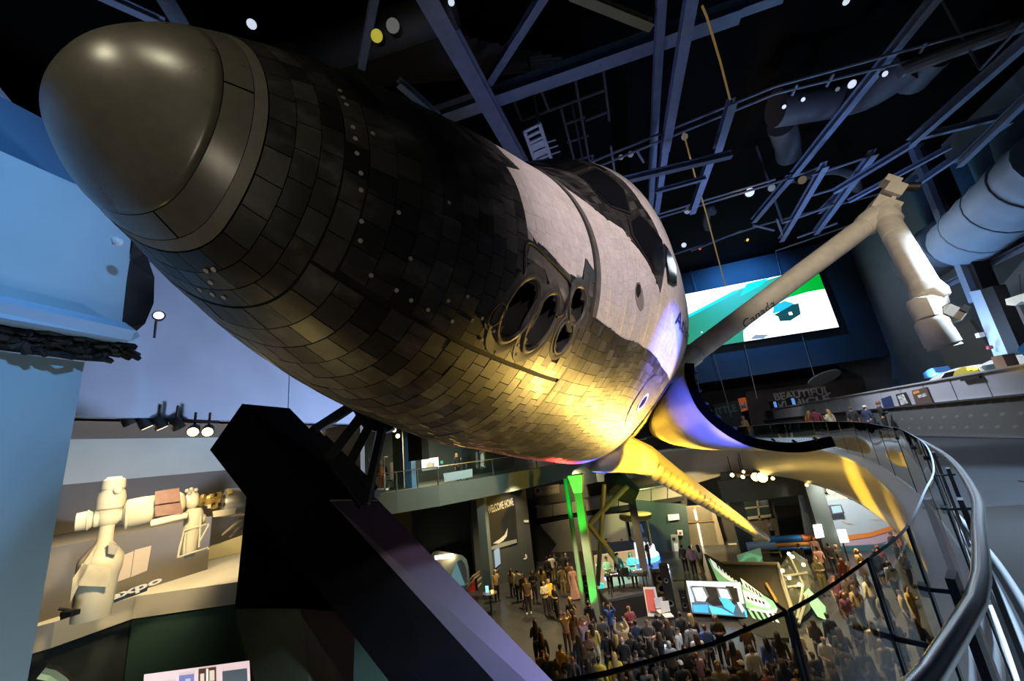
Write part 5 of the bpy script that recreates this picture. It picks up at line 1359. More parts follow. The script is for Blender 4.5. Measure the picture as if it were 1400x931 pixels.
su.tube([(bx - 0.24, 33, 2.42), (bx - 0.34, 33, 1.85)], [0.09, 0.075], 8, M_suit).tube([(bx + 0.24, 33, 2.42), (bx + 0.34, 33, 1.85)], [0.09, 0.075], 8, M_suit)
place(sc_, su.build('flight_suit', None, None, smooth=50))
# dark wall with fixtures, metal doors
wd = structure(plate([(868, 684), (938, 690), (948, 772), (900, 790), (868, 770)], 35.2, 0.3, M_teal, 'wall_teal'))
tag(plate([(913, 704), (928, 703), (929, 710), (914, 712)], 35.0, 0.15, M_whitep, 'exit_light'), 'white emergency light box on the teal wall', 'lamp')
sgn = tag(plate([(926, 725), (933, 725), (934, 732), (927, 732)], 35.0, 0.08, M_whitep, 'wall_notice'), 'square white notice with a dark red mark left of the metal doors', 'sign')
plate([(928.3, 727), (931.5, 727), (932, 730.5), (928.6, 730.5)], 34.97, 0.02, mat('notice_red', (0.4, 0.05, 0.06), 0.5), 'mark', sgn)
kz = empty('kiosk', 'grey phone kiosk with a white notice against the teal wall', 'kiosk', tuple(at_y(922, 762, 34.9)))
place(kz, plate([(917, 732), (927, 732), (930, 762), (920, 762)], 34.9, 0.3, mat('kiosk_grey', (0.28, 0.28, 0.27), 0.5), 'cabinet'))
place(kz, plate([(921, 743), (927, 743), (928, 755), (922, 755)], 34.85, 0.04, M_whitep, 'notice'))
place(kz, plate([(919, 735), (923, 735), (923.5, 739), (919.5, 739)], 34.85, 0.04, M_black, 'handset'))
dr = structure(plate([(928, 693), (975, 690), (990, 742), (985, 775), (948, 775)], 36.2, 0.25, mat('door_wall_tan', (0.42, 0.34, 0.24), 0.5, vary=0.05, scale=1), 'wall_door'))
for i, (a, c, d, e) in enumerate([((930, 695), (949, 693), (953, 712), (934, 714)), ((951, 693), (971, 692), (974, 710), (955, 712)), ((935, 717), (953, 715), (963, 768), (945, 771)), ((956, 715), (974, 712), (986, 765), (966, 768))]):
    plate([a, c, d, e], 36.1, 0.1, M_brass, 'metal_panel', dr)
plate([(933, 714.2), (975, 711), (975.3, 712.6), (933.3, 716)], 36.0, 0.08, mat('bar_gold', (0.8, 0.6, 0.25), 0.3, metal=0.7), 'transom_bar', dr)
for pts in ([(948.5, 697), (951, 697), (954, 711), (951.5, 711)], [(953, 716), (955, 716), (962, 750), (960, 750)]):
    place(dr, plate(pts, 36.0, 0.03, mat('strip_light', (1, 0.9, 0.7), 0.4, emit=(1, 0.85, 0.6), strength=3), 'strip_light')).location = (0, 0, 0)
ws = tag(plate([(935, 722), (939, 722), (947, 752), (942, 752)], 35.8, 0.05, M_whitep, 'schedule_strip'), 'tall narrow strip of white notices on the metal door', 'notice')
structure(plate([(975, 690), (1055, 683), (1062, 706), (1068, 742), (985, 760)], 37.5, 0.25, mat('back_recess_dark', (0.10, 0.09, 0.07), 0.55, vary=0.1, scale=1), 'wall_back_recess'))
wn = structure(plate([(1008, 688), (1050, 683), (1054, 706), (1014, 712)], 37.3, 0.06, mat('pane_dark_green', (0.03, 0.05, 0.05), 0.15), 'window_1'))
for pts in ([(1008, 686), (1011, 686), (1015, 714), (1012, 714)], [(1034, 684), (1036.5, 684), (1040, 710), (1037.5, 710)], [(1009, 695), (1051, 690.5), (1051.3, 692.5), (1009.3, 697)], [(1011, 708), (1054, 703), (1054.5, 706.5), (1011.6, 712)]):
    plate(pts, 37.25, 0.08, M_tan, 'window_frame', wn)
structure(plate([(985, 742), (1050, 735), (1058, 765), (990, 772)], 36.9, 0.2, M_tand, 'wall_low_panel'))
tag(plate([(985, 746), (1008, 744), (1010, 752), (986, 754)], 36.0, 0.4, mat('bench_cream', (0.6, 0.55, 0.42), 0.6), 'bench'), 'cream bench top left of the dark green column', 'bench')

# columns that carry the deck
def column(pxb, pyb, w, y, label):
    p = at_y(pxb, pyb, y)
    structure(MB().box((p[0], y, 2.7), (w, w, 5.4), m=M_colgreen).build('column_round_void'), label)
column(1020, 748, 0.95, 34.0, 'dark green square column behind the wing tip')
column(1137, 758, 0.95, 32.0, 'dark green square column in front of the sky mural')
# beam between the columns with flood lamps
structure(MB().beam(at_y(985, 672, 33.8), at_y(1130, 655, 33.0), 0.8, 1.5, m=M_colgreen).build('beam_between_columns'))
for i, (x, y, r, lm, lb) in enumerate([(1001, 649.5, 0.16, M_lamp, 'round yellow lamp nearest the dark green column'), (1015.5, 652, 0.15, M_lamp, 'second small yellow lamp under the deck'), (1016.5, 645, 0.12, M_lamp, 'highest small lamp above the second yellow lamp'), (1033, 652, 0.34, M_lamp, 'left of the two dazzling yellow flood lamps'), (1042, 652.5, 0.4, M_lamp, 'right of the two dazzling yellow flood lamps with a star glare'), (1056.5, 654, 0.13, M_lamp, 'small yellow lamp right of the dazzling pair')]):
    spotlight(x, y, 33.5, r, lm, (-0.12, -0.93, 0.05), lb, 'yellow flood lamps under the deck', stem=1.3)
for i, (x, y, r, lb) in enumerate([(1136, 670.5, 0.24, 'yellow lamp at the top left corner of the sky mural'), (1164, 678, 0.22, 'yellow lamp over the middle of the sky mural'), (1103, 663, 0.1, 'slim tilted lamp left of the sky mural column')]):
    spotlight(x, y, 29.0, r, M_lamp, (-0.25, -0.9, 0.0), lb, 'yellow lamps along the mural', top=7.4)
for i, (x, y, r, lb) in enumerate([(539, 588, 0.13, 'upper left lamp over the far left mezzanine'), (544, 596, 0.14, 'lower left lamp over the far left mezzanine'), (568, 592, 0.1, 'small lamp right of the mezzanine column')]):
    spotlight(x, y, 23.5, r, M_lamp, (0.35, -0.8, -0.2), lb, 'lamps over the left mezzanine', top=11.75)
for i, (x, y) in enumerate([(440, 590), (453, 594), (483, 590), (490, 594)]):
    spotlight(x, y, 14.5, 0.16, M_lampdim, (0.3, -0.5, -0.6), ['first dim lamp seen between the nose support struts', 'second dim lamp seen between the nose support struts', 'third dim lamp seen between the nose support struts', 'fourth dim lamp seen between the nose support struts'][i], 'lamps seen through the struts', stem=1.2)

# sky mural
mu_ = plate([(1092, 676), (1240, 655), (1262, 745), (1105, 752)], 33.6, 0.2, mat('mural_sky', (0.50, 0.62, 0.72), 0.6, vary=0.14, scale=0.35), 'sky_mural')
tag(mu_, 'large pale sky mural with an orange stripe on the back wall', 'mural')
def mplate(pts, m, name='mural_shape', d=0.02): plate(pts, 33.58 - d, 0.015, m, name, mu_)
mplate([(1093, 681), (1115, 678), (1122, 712), (1100, 700)], mat('mural_blue', (0.22, 0.34, 0.62), 0.6, vary=0.2, scale=0.6))
mplate([(1150, 733), (1190, 728), (1218, 719), (1226, 716), (1228, 723), (1192, 734), (1152, 740)], mat('mural_orange', (0.85, 0.28, 0.07), 0.6), 'orange_stripe', 0.03)
mplate([(1150, 741), (1192, 735), (1230, 724), (1233, 735), (1195, 745), (1152, 748)], mat('mural_lilac', (0.55, 0.42, 0.55), 0.6), 'lilac_stripe', 0.03)
for pts in ([(1150, 712), (1160, 713.5), (1168, 717), (1158, 716)], [(1188, 710), (1206, 710), (1198, 712)]): mplate(pts, mat('mural_plane', (0.6, 0.5, 0.42), 0.6), 'aeroplane_picture', 0.03)
for k in range(2): mplate([(1130 + k * 17, 675 - k), (1145 + k * 17, 673 - k), (1147 + k * 17, 682 - k), (1132 + k * 17, 684 - k)], mat('mural_print', (0.80, 0.78, 0.62), 0.6), 'picture_print', 0.03)
md = tag(plate([(1112, 693), (1150, 690), (1155, 702), (1116, 705)], 32.9, 0.12, mat('monitor_frame', (0.10, 0.07, 0.12), 0.4), 'monitor'), 'dark framed flat monitor hanging in front of the sky mural', 'screen')
plate([(1136, 692.5), (1149, 691), (1152, 700), (1139, 702)], 32.87, 0.02, mat('monitor_map', (0.25, 0.4, 0.45), 0.4, emit=(0.25, 0.42, 0.48), strength=0.5), 'picture', md)
q_ = at_y(1131, 691, 32.98); MB().tube([q_, (q_[0], q_[1], 5.4)], 0.04, 6, M_black).build('hanger', None, md)
structure(plate([(1052, 752), (1105, 750), (1262, 742), (1275, 775), (1060, 785)], 33.3, 0.2, mat('mural_base_teal', (0.045, 0.13, 0.17), 0.6, vary=0.1, scale=0.6), 'wall_mural_base'))
for pts, lb in (([(1112, 718), (1123, 717), (1127, 734), (1116, 736)], 'glaring white window panel left of the mural column'), ([(1145, 725), (1156, 724), (1161, 741), (1150, 742)], 'glaring white window panel right of the mural column')):
    tag(plate(pts, 31.2, 0.1, mat('panel_glare', (1, 1, 0.95), 0.4, emit=(1, 0.98, 0.92), strength=4.5), 'light_panel'), lb, 'lamp')
    q_ = on_y([pts[2]], 31.25)[0]; lpo = COL.objects[-1]
    MB().tube([(q_[0] - 0.3, 31.36, 0), (q_[0] - 0.3, 31.36, q_[2] + 0.3)], 0.04, 6, M_black).build('stand', None, lpo)
bar = empty('barrier', 'long barrier with blue and orange tubes and thin yellow rails by the mural', 'barrier', tuple(at_y(1090, 760, 32.6)))
def btube(a, c, r, m, n): place(bar, MB().tube([at_y(*a, 32.6), at_y(*c, 32.6)], r, 10, m).build(n, None, None, smooth=40))
btube((1048, 738), (1095, 736), 0.22, mat('tube_blue', (0.03, 0.22, 0.62), 0.35), 'blue_tube'); btube((1096, 736), (1124, 735), 0.22, mat('tube_orange', (0.8, 0.2, 0.04), 0.4), 'orange_tube')
btube((1056, 745), (1130, 742), 0.16, mat('tube_amber', (0.85, 0.38, 0.06), 0.4), 'amber_tube'); btube((1022, 748), (1060, 745), 0.3, mat('tube_pale_blue', (0.35, 0.5, 0.7), 0.4), 'pale_blue_tube')
btube((1060, 750), (1130, 748), 0.12, mat('tube_blue', (0.03, 0.22, 0.62), 0.35), 'thin_blue_tube')
M_yr = mat('rail_yellow', (0.75, 0.5, 0.05), 0.4)
for a, c in [((1062, 741), (1069, 764)), ((1087, 740), (1090, 750)), ((1038, 748), (1042, 764)), ((1064, 752), (1124, 748)), ((1030, 756), (1066, 755))]: btube(a, c, 0.05, M_yr, 'yellow_rail')

# leaning simulator block with a lit graphic
sim = empty('simulator_block', 'large leaning dark block with a glowing white and green graphic', 'exhibit', tuple(at_z(1000, 860, 0)))
A_, B2, C2, D2 = at_d(964, 757, 31.0), at_d(988, 765, 31.3), at_d(1092, 842, 24.2), at_d(1042, 868, 23.6)
A4 = at_d(975, 800, 28.5)
fn = np.cross(C2 - A_, D2 - A_); fn /= np.linalg.norm(fn)
if fn @ (EYE - A_) < 0: fn = -fn
fp = lambda x, y, o=0.0: at_plane(x, y, A_ + fn * o, fn)
M_simd = mat('simulator_dark', (0.035, 0.033, 0.022), 0.5, vary=0.2, scale=1)
place(sim, MB().prism([fp(*c) for c in [(962, 756), (985, 768), (1046, 812), (1072, 838), (1096, 872), (1046, 872), (1020, 862), (976, 800)]], -fn * 0.5, M_simd).build('front_face'))
place(sim, MB().prism([at_d(985, 770, 30.0), at_d(1064, 772, 28.0), at_d(1084, 840, 25), at_d(1046, 812, 26.0)], (0.3, 0.8, -0.5), mat('simulator_side', (0.075, 0.065, 0.035), 0.5)).build('side_face'))
place(sim, MB().tube([at_d(985, 770, 29.9), at_d(1064, 771, 27.9), at_d(1071, 800, 26.5), at_d(1084, 838, 25)], 0.1, 6, mat('simulator_trim', (0.5, 0.45, 0.25), 0.4)).build('edge_trim'))
place(sim, MB().prism([fp(*c, 0.05) for c in [(1047, 799), (1050, 799), (1064, 822), (1061, 824)]], fn * 0.1, mat('bar_amber', (0.6, 0.35, 0.08), 0.5)).build('amber_bar'))
M_gg = mat('graphic_green', (0.25, 0.6, 0.32), 0.5, emit=(0.20, 0.55, 0.27), strength=0.55)
M_gw = mat('graphic_white', (0.85, 0.9, 0.8), 0.5, emit=(0.85, 0.95, 0.75), strength=0.8)
def gph(pts, m, o, n='graphic'): place(sim, MB().prism([fp(*c, o) for c in pts], fn * 0.012, m).build(n))
gph([(968, 764), (975, 770), (1000, 792), (1040, 812), (1057, 822), (1063, 832), (1060, 837), (1050, 837), (1022, 832), (1000, 815), (980, 792)], M_gg, 0.02, 'green_field')
gph([(970, 763), (976, 768), (996, 786), (1015, 800), (1008, 800), (990, 789), (976, 776)], M_gw, 0.035, 'white_band')
gph([(1012, 790), (1020, 796), (1040, 811), (1044, 815), (1036, 814), (1018, 804)], M_gw, 0.035, 'white_band')
gph([(1014, 806), (1030, 812), (1046, 820), (1054, 828), (1052, 832), (1036, 829), (1020, 822)], M_gw, 0.035, 'white_band')
gph([(1060, 833), (1063, 832), (1061, 838), (1050, 838.5), (1026, 834), (1024, 831), (1048, 835.5)], M_gw, 0.035, 'white_rim')
for k in range(6): gph([(978 + k * 4.4, 768 + k * 3.4), (980.5 + k * 4.4, 770 + k * 3.4), (984 + k * 4.4, 778 + k * 3.4), (981 + k * 4.4, 776 + k * 3.4)], M_simd, 0.05, 'dark_letter')
for k in range(5): gph([(1018 + k * 4.6, 797 + k * 3.1), (1020.2 + k * 4.6, 798.4 + k * 3.1), (1023.4 + k * 4.6, 804.5 + k * 3.1), (1020.6 + k * 4.6, 803 + k * 3.1)], M_simd, 0.05, 'dark_letter')
for k in range(5): gph([(1021 + k * 5.2, 815.5 + k * 1.6), (1024 + k * 5.2, 816.4 + k * 1.6), (1025.4 + k * 5.2, 820 + k * 1.6), (1022.4 + k * 5.2, 819.2 + k * 1.6)], M_simd, 0.05, 'dark_letter')
for k in range(5): gph([(1022 + k * 8, 833 + k * 1.2), (1026 + k * 8, 834 + k * 1.3), (1034 + k * 8, 847 + k * 1.2), (1029 + k * 8, 845 + k * 1.2)], M_gw if k > 2 else M_gg, 0.03, 'stripe')
# second graphic behind and reflecting canopy block
s2 = empty('simulator_canopy', 'clear bubble simulator cabin with shiny edges among the crowd', 'exhibit', tuple(at_z(1080, 850, 0)))
place(s2, MB().prism([at_d(x, y, 32) for x, y in ((1008, 760), (1040, 750), (1044, 772), (1012, 775))], (0, 0.2, 0), mat('graphic_pale_green', (0.3, 0.5, 0.3), 0.5, emit=(0.3, 0.5, 0.3), strength=0.25)).build('rear_graphic'))
for k in range(6): place(s2, MB().tube([at_d(1010 + k * 2, 771 - k * 3, 31.8), at_d(1026 + k * 2, 757 + k, 31.8), at_d(1042 - k, 762 + 2 * k, 31.8)], 0.05, 5, M_gg).build('graphic_line'))
cabin = [(1066, 776, 27.6), (1078, 757, 28.4), (1096, 770, 28.2), (1108, 800, 27), (1106, 835, 25.4), (1092, 850, 24.8), (1084, 838, 25.2), (1074, 806, 26.4)]
place(s2, MB().prism([at_d(*c) for c in cabin], (0.5, 0.9, -0.1), mat('cabin_smoky', (0.10, 0.105, 0.07), 0.15, vary=0.5, scale=0.8)).build('cabin_shell'))
for a, c in [((1066, 776, 27.4), (1084, 838, 25)), ((1078, 757, 28.2), (1104, 812, 26.5)), ((1072, 788, 26.8), (1104, 783, 27.3)), ((1076, 803, 26.2), (1098, 800, 26.6)), ((1104, 812, 26.3), (1092, 852, 24.5)), ((1098, 800, 26.5), (1090, 846, 24.6))]:
    place(s2, MB().tube([at_d(*a), at_d(*c)], 0.06, 6, mat('canopy_edge', (0.5, 0.5, 0.36), 0.25)).build('canopy_edge'))
for (x, y, d) in [(1078.5, 757, 28), (1083.5, 761, 27.8), (1098.5, 772, 27.3), (1093, 799, 26.3), (1070, 780, 27), (1079, 790, 26.5)]:
    place(s2, MB().ball(at_d(x, y, d), 0.09, M_lampdim, 8, 5).build('small_lamp'))
place(s2, MB().prism([at_d(1098, 812, 26.2), at_d(1104, 806, 26.4), at_d(1128, 832, 26), at_d(1130, 848, 25.5), at_d(1118, 843, 25.5)], (0.1, 0.2, 0), M_gg).build('green_fin'))

# leaning video screen
def screen(name, label, cor, th, parts):
    c = [np.array(p) for p in cor]; n = np.cross(c[1] - c[0], c[3] - c[0]); n /= np.linalg.norm(n)
    if n @ (EYE - c[0]) < 0: n = -n
    o = empty(name, label, 'screen', tuple(c[3]))
    ctr = sum(c) / 4
    fr = [ctr + (p - ctr) * 1.03 for p in c]
    place(o, MB().prism(fr, -n * th, M_black).build('cabinet'))
    U = lambda u, v, k: c[0] * (1 - u) * (1 - v) + c[1] * u * (1 - v) + c[2] * u * v + c[3] * (1 - u) * v + n * (0.012 + 0.006 * k)
    pl = None
    for k, (poly, m) in enumerate(parts):
        q = MB().add([U(u, v, k) for u, v in poly], [tuple(range(len(poly)))], m).build('screen_picture' if k else 'display_panel')
        if pl is None: place(o, q); pl = q
        else: q.parent = pl; q.location = (0, 0, 0)
    return o, n, c
E_ = lambda n, c, s: mat(n, c, 0.5, emit=c, strength=s)
m0 = at_z(945, 850, 0)
yv = m0[1]
cor = [at_y(938, 794, yv + 0.6), at_y(1012, 796, yv + 0.5), at_y(1022, 844, yv), at_y(947, 838, yv)]
so, n, c = screen('video_screen', 'leaning video screen showing a blue capsule cabin with two windows', cor, 0.15, [
    ([(0, 0), (1, 0), (1, 1), (0, 1)], E_('vid_grey', (0.42, 0.50, 0.55), 0.95)),
    ([(0, 0), (1, 0), (1, 0.18), (0, 0.15)], E_('vid_pale', (0.62, 0.72, 0.76), 1.0)),
    ([(0.05, 0.18), (0.33, 0.15), (0.38, 0.5), (0.34, 0.7), (0.1, 0.68)], E_('vid_rim', (0.12, 0.15, 0.16), 0.6)),
    ([(0.09, 0.23), (0.28, 0.20), (0.33, 0.5), (0.28, 0.63), (0.13, 0.62)], E_('vid_white', (0.9, 0.97, 0.97), 1.2)),
    ([(0.54, 0.18), (0.76, 0.2), (0.80, 0.5), (0.76, 0.62), (0.56, 0.6)], E_('vid_rim', (0.12, 0.15, 0.16), 0.6)),
    ([(0.57, 0.22), (0.73, 0.24), (0.77, 0.5), (0.6, 0.52)], E_('vid_white', (0.9, 0.97, 0.97), 1.2)),
    ([(0.02, 0.68), (0.3, 0.62), (0.42, 0.75), (1, 0.62), (1, 1), (0, 1)], E_('vid_dark', (0.05, 0.10, 0.15), 0.7)),
    ([(0.02, 0.76), (0.32, 0.72), (0.3, 0.96), (0.03, 0.97)], E_('vid_blue', (0.03, 0.30, 0.85), 1.1)),
    ([(0.33, 0.74), (0.56, 0.8), (0.78, 0.98), (0.36, 0.98)], E_('vid_azure', (0.06, 0.45, 0.95), 1.1)),
    ([(0.55, 0.48), (0.72, 0.5), (0.82, 0.72), (0.76, 0.92), (0.62, 0.78)], E_('vid_cyan', (0.05, 0.42, 0.75), 1.0)),
    ([(0.86, 0.6), (0.92, 0.58), (0.98, 0.8), (0.92, 0.9)], E_('vid_grey', (0.42, 0.50, 0.55), 0.95)),
    ([(0.96, 0.82), (1.0, 0.8), (1.0, 1.0), (0.97, 1.0)], E_('vid_azure', (0.06, 0.45, 0.95), 1.1))])
place(so, MB().prism([cor[3] - n * 0.2, cor[2] - n * 0.2, np.array([cor[2][0], cor[2][1], 0]) , np.array([cor[3][0], cor[3][1], 0])], -n * 0.4, M_black).build('black_stand'))
tag(MB().tube([at_y(920, 794, 26), at_y(936, 793, 26), at_y(938, 822, 26)], 0.04, 6, M_black).build('frame_pipe'), 'thin black pipe frame left of the video screen', 'frame')

# left of the crowd: white capsule, red board, lit table behind the support
cp = empty('capsule', 'cream rounded capsule cabin with a large side window behind the black support', 'exhibit', tuple(at_z(640, 826, 0)))
cy = 28.6
def cpx(x, y, d=0): return at_y(x, y, cy + d)
ringo = [(590, 765), (600, 760), (618, 758), (628, 757), (636, 762), (641, 774), (643, 790), (641, 805), (640, 830), (590, 830)]
M_caps = mat('capsule_cream', (0.70, 0.64, 0.48), 0.45, vary=0.05, scale=1)
outer = [(612, 790), (617, 772), (624, 761), (632, 759), (638, 765), (642, 778), (643, 796), (641, 812), (636, 826), (606, 826)]
inner = [(617, 790), (621, 775), (626, 767), (631, 765), (635, 770), (638, 780), (639, 795), (637, 807), (632, 818), (612, 818)]
R1 = [cpx(x, y) for x, y in outer]; R2 = [cpx(x, y, -0.12) for x, y in inner]; R3 = [p + np.array([-2.6, 1.2, 0.1]) for p in R1]
place(cp, MB().grid([R3, R1, R2], M_caps, closed=True).build('shell', None, None, smooth=50))
place(cp, MB().add(R2, [tuple(range(len(R2)))], mat('capsule_inside', (0.28, 0.27, 0.26), 0.5)).build('window_pane'))
place(cp, MB().prism([cpx(x, y, -0.16) for x, y in ((617, 788), (624, 768), (632, 790), (638, 804), (630, 816), (613, 814))], (0, -0.03, 0), mat('capsule_picture', (0.16, 0.30, 0.34), 0.4, emit=(0.16, 0.34, 0.38), strength=0.5)).build('window_picture'))
place(cp, MB().beam(cpx(595, 762.5, -0.1), cpx(619, 759.5, -0.1), 0.12, 0.25, m=mat('tube_light', (1, 0.95, 0.8), 0.4, emit=(1, 0.9, 0.65), strength=6)).build('tube_light'))
rdb = tag(MB().prism([at_y(*p) for p in ((640, 806, 27), (652, 785, 27.6), (658, 780, 28), (661, 818, 28), (655, 826, 27.6), (640, 822, 27))], (0.1, 0.1, 0), mat('board_bright_red', (0.62, 0.04, 0.035), 0.45)).build('red_board'), 'bright red angled board with white lettering beside the capsule', 'board')
for k in range(2): MB().prism([at_y(653 + k * 0.5, 792 + k * 8, 27.3), at_y(658, 788 + k * 8, 27.4), at_y(658.3, 790 + k * 8, 27.4), at_y(653.4 + k * .5, 795 + k * 8, 27.3)], (0, -0.03, 0), M_whitep).build('letter_bar', None, rdb)
tag(MB().tube([at_y(636, 800, 26.8), at_y(646, 788, 26.9), at_y(656, 781, 27.3)], 0.06, 6, mat('rail_gold', (0.6, 0.45, 0.3), 0.3, metal=0.6)).tube([at_y(638, 804, 26.8), at_y(648, 791, 26.9), at_y(656, 785, 27.3)], 0.05, 6, mat('rail_gold', (0.6, 0.45, 0.3), 0.3, metal=0.6)).build('gold_rail'), 'gold double rail in front of the red board', 'rail')
tb = empty('cocktail_table', 'small dark table with an orange candle glow beside the black support', 'table', tuple(at_z(672, 838, 0)))
T = at_z(672, 838, 0)
place(tb, MB().lathe(T + [0, 0, 1.0], (0, 0, 1), [(0, 0.42), (0.04, 0.42)], 16, mat('table_top_violet', (0.2, 0.15, 0.25), 0.4)).build('table_top'))
place(tb, MB().lathe(T, (0, 0, 1), [(0, 0.3), (0.04, 0.28), (0.05, 0.05), (1.0, 0.05)], 12, M_black).build('pedestal'))
tag(MB().box(T + [-0.15, 0, 1.22], (0.18, 0.05, 0.34), m=mat('tablet_cyan', (0.3, 0.8, 0.9), 0.4, emit=(0.25, 0.8, 0.95), strength=1.4)).build('tablet'), 'upright glowing cyan tablet on the small dark table', 'tablet')
tag(MB().lathe(T + [0.2, -0.1, 1.05], (0, 0, 1), [(0, 0.06), (0.14, 0.08)], 10, mat('candle_orange', (1, 0.4, 0.05), 0.4, emit=(1, 0.38, 0.05), strength=6)).build('candle_lamp'), 'glowing orange candle lamp on the small dark table', 'lamp')

# upper left mezzanine exhibits
def mez(px, py, dd=0.0): 
    p = at_z(px, py, 7.35); return p + np.array([-0.5, 0.9, 0]) * dd
mw = structure(MB().prism([(-22, 24.5, 7.35), (-13.5, 28.5, 7.35), (-9.0, 35, 7.35), (-9.0, 35, 12.4), (-13.5, 28.5, 12.4), (-22, 24.5, 12.4)], (-0.3, 0.3, 0), mat('mezzanine_back_wall', (0.03, 0.045, 0.05), 0.75)).build('wall_mezzanine_back'))
structure(MB().prism([(-20, 18, 11.6), (-12.3, 22.4, 11.6), (-7.8, 29.1, 11.6), (-9, 35, 11.6), (-13.5, 28.5, 11.6), (-22, 24.5, 11.6)], (0, 0, 0.5), mat('mezzanine_soffit', (0.10, 0.20, 0.33), 0.7)).build('ceiling_mezzanine'))
for i, (x, y, w, m) in enumerate([(549, 668, 0.75, mat('column_grey_pale', (0.26, 0.30, 0.29), 0.6)), (561, 668, 0.5, mat('column_blue', (0.08, 0.20, 0.42), 0.6))]):
    p = mez(x, y, 0.6); structure(MB().box((p[0], p[1], 9.6), (w, w, 4.5), m=m).build('column_upper'), ['pale grey column on the left mezzanine', 'blue column on the left mezzanine'][i])
p = at_d(572, 610, 24.6); tag(MB().box(p, (0.9, 0.8, 1.6), m=M_black).tube([p, (p[0], p[1], 11.7)], 0.05, 6, M_black).build('hanging_speaker'), 'black hanging box beside the blue mezzanine column', 'speaker')
tvp = [at_d(576, 628, 25.5), at_d(599, 625, 25.9), at_d(600, 641, 25.9), at_d(577, 644, 25.5)]
tvo, n, c = screen('television', 'lit television on the left mezzanine wall', tvp, 0.12, [([(0, 0), (1, 0), (1, 1), (0, 1)], E_('tv_pale', (0.75, 0.82, 0.82), 1.2)), ([(0.25, 0.45), (0.5, 0.3), (0.75, 0.45), (0.7, 0.9), (0.3, 0.9)], E_('tv_tan', (0.45, 0.36, 0.22), 0.8)), ([(0, 0.8), (1, 0.75), (1, 1), (0, 1)], E_('tv_dark', (0.2, 0.2, 0.18), 0.6))])
tag(MB().prism([at_d(*q) for q in ((575, 591.5, 25.2), (580, 590.8, 25.2), (580, 597, 25.2), (575, 597.5, 25.2))], (0, 0.08, 0), E_('exit_green', (0.05, 0.85, 0.35), 2.0)).tube([at_d(577.5, 592, 25.24), np.append(at_d(577.5, 592, 25.24)[:2], 11.75)], 0.02, 5, M_black).build('exit_sign'), 'small green exit sign beside the hanging speaker', 'sign')
tag(MB().prism([at_d(*q) for q in ((602, 630, 25.2), (605, 630, 25.2), (605, 634, 25.2), (602, 634, 25.2))], (0, 0.08, 0), mat('switch_green', (0.1, 0.35, 0.25), 0.5, emit=(0.1, 0.4, 0.25), strength=0.4)).build('wall_switch'), 'tiny green panel right of the television', 'switch')
# portraits on the dark wall and white counter
for i, (q, lb) in enumerate([(((655, 616, 28), (663, 616, 28.2), (663, 640, 28.2), (656, 641, 28)), 'dark portrait panel with a pale figure beside the mezzanine visitor'), (((650, 618, 28), (653, 618, 28), (654, 640, 28), (651, 640, 28)), 'narrow dark panel left of the pale portrait')]):
    o = tag(MB().prism([at_d(*t) for t in q], (0, 0.06, 0), mat('portrait_dark', (0.06, 0.065, 0.07), 0.5)).build('portrait'), lb, 'picture')
    if i == 0: MB().prism([at_d(x, y, 27.9) for x, y in ((657, 622), (660, 619), (662, 626), (661, 636), (664, 639), (657, 637))], (0, 0.02, 0), mat('portrait_pale', (0.4, 0.42, 0.45), 0.5)).build('figure', None, o)
tag(MB().prism([at_d(*q) for q in ((606, 648, 25.6), (646, 641, 26.2), (646, 652, 26.2), (608, 659, 25.6))], (-0.3, 0.6, 0), mat('counter_pale_blue', (0.28, 0.40, 0.48), 0.5)).build('counter'), 'pale blue counter behind the mezzanine visitor', 'counter')
# orange suit exhibit in a case
oc = empty('suit_case', 'glass case with an orange suit on the left mezzanine', 'display', tuple(mez(522, 672, 0.3)))
P = mez(522, 671, 0.5)
M_orng = mat('suit_orange', (0.55, 0.18, 0.05), 0.6)
place(oc, MB().tube([P + [0, 0, 0.9], P + [0, 0, 1.45]], [0.2, 0.25], 10, M_orng).tube([P + [-0.1, 0, 0.9], P + [-0.12, 0, 0.15]], 0.11, 8, M_orng).tube([P + [0.1, 0, 0.9], P + [0.12, 0, 0.15]], 0.11, 8, M_orng).tube([P + [-0.26, 0, 1.42], P + [-0.34, 0, 0.85]], 0.08, 8, M_orng).tube([P + [0.26, 0, 1.42], P + [0.34, 0, 0.85]], 0.08, 8, M_orng).ball(P + [0, 0, 1.66], 0.17, mat('helmet_white', (0.75, 0.72, 0.65), 0.4)).build('orange_suit', None, None, smooth=50))
for dx, dy in ((-0.55, -0.55), (0.55, -0.55), (0.55, 0.55), (-0.55, 0.55)): place(oc, MB().beam(P + [dx, dy, 0], P + [dx, dy, 2.0], 0.05, 0.05, (0, 1, 0), M_whitep).build('case_post'))
place(oc, MB().box(P + [0, 0, 0.06], (1.15, 1.15, 0.12), m=M_whitep).build('case_base'))
place(oc, MB().box(P + [0, 0, 2.02], (1.15, 1.15, 0.05), m=M_whitep).build('case_lid'))
wc = empty('white_chair', 'white high backed chair exhibit right of the orange suit case', 'chair', tuple(mez(535, 668, 0.3)))
P = mez(535, 668, 0.4)
place(wc, MB().box(P + [0, 0, 0.5], (0.5, 0.5, 0.08), m=M_whitep).build('seat')); place(wc, MB().box(P + [0, 0.22, 1.1], (0.5, 0.06, 1.1), m=M_whitep).build('backrest'))
for dx in (-0.2, 0.2):
    for dy in (-0.2, 0.2): place(wc, MB().beam(P + [dx, dy, 0], P + [dx, dy, 0.46], 0.05, 0.05, (0, 1, 0), M_whitep).build('leg'))
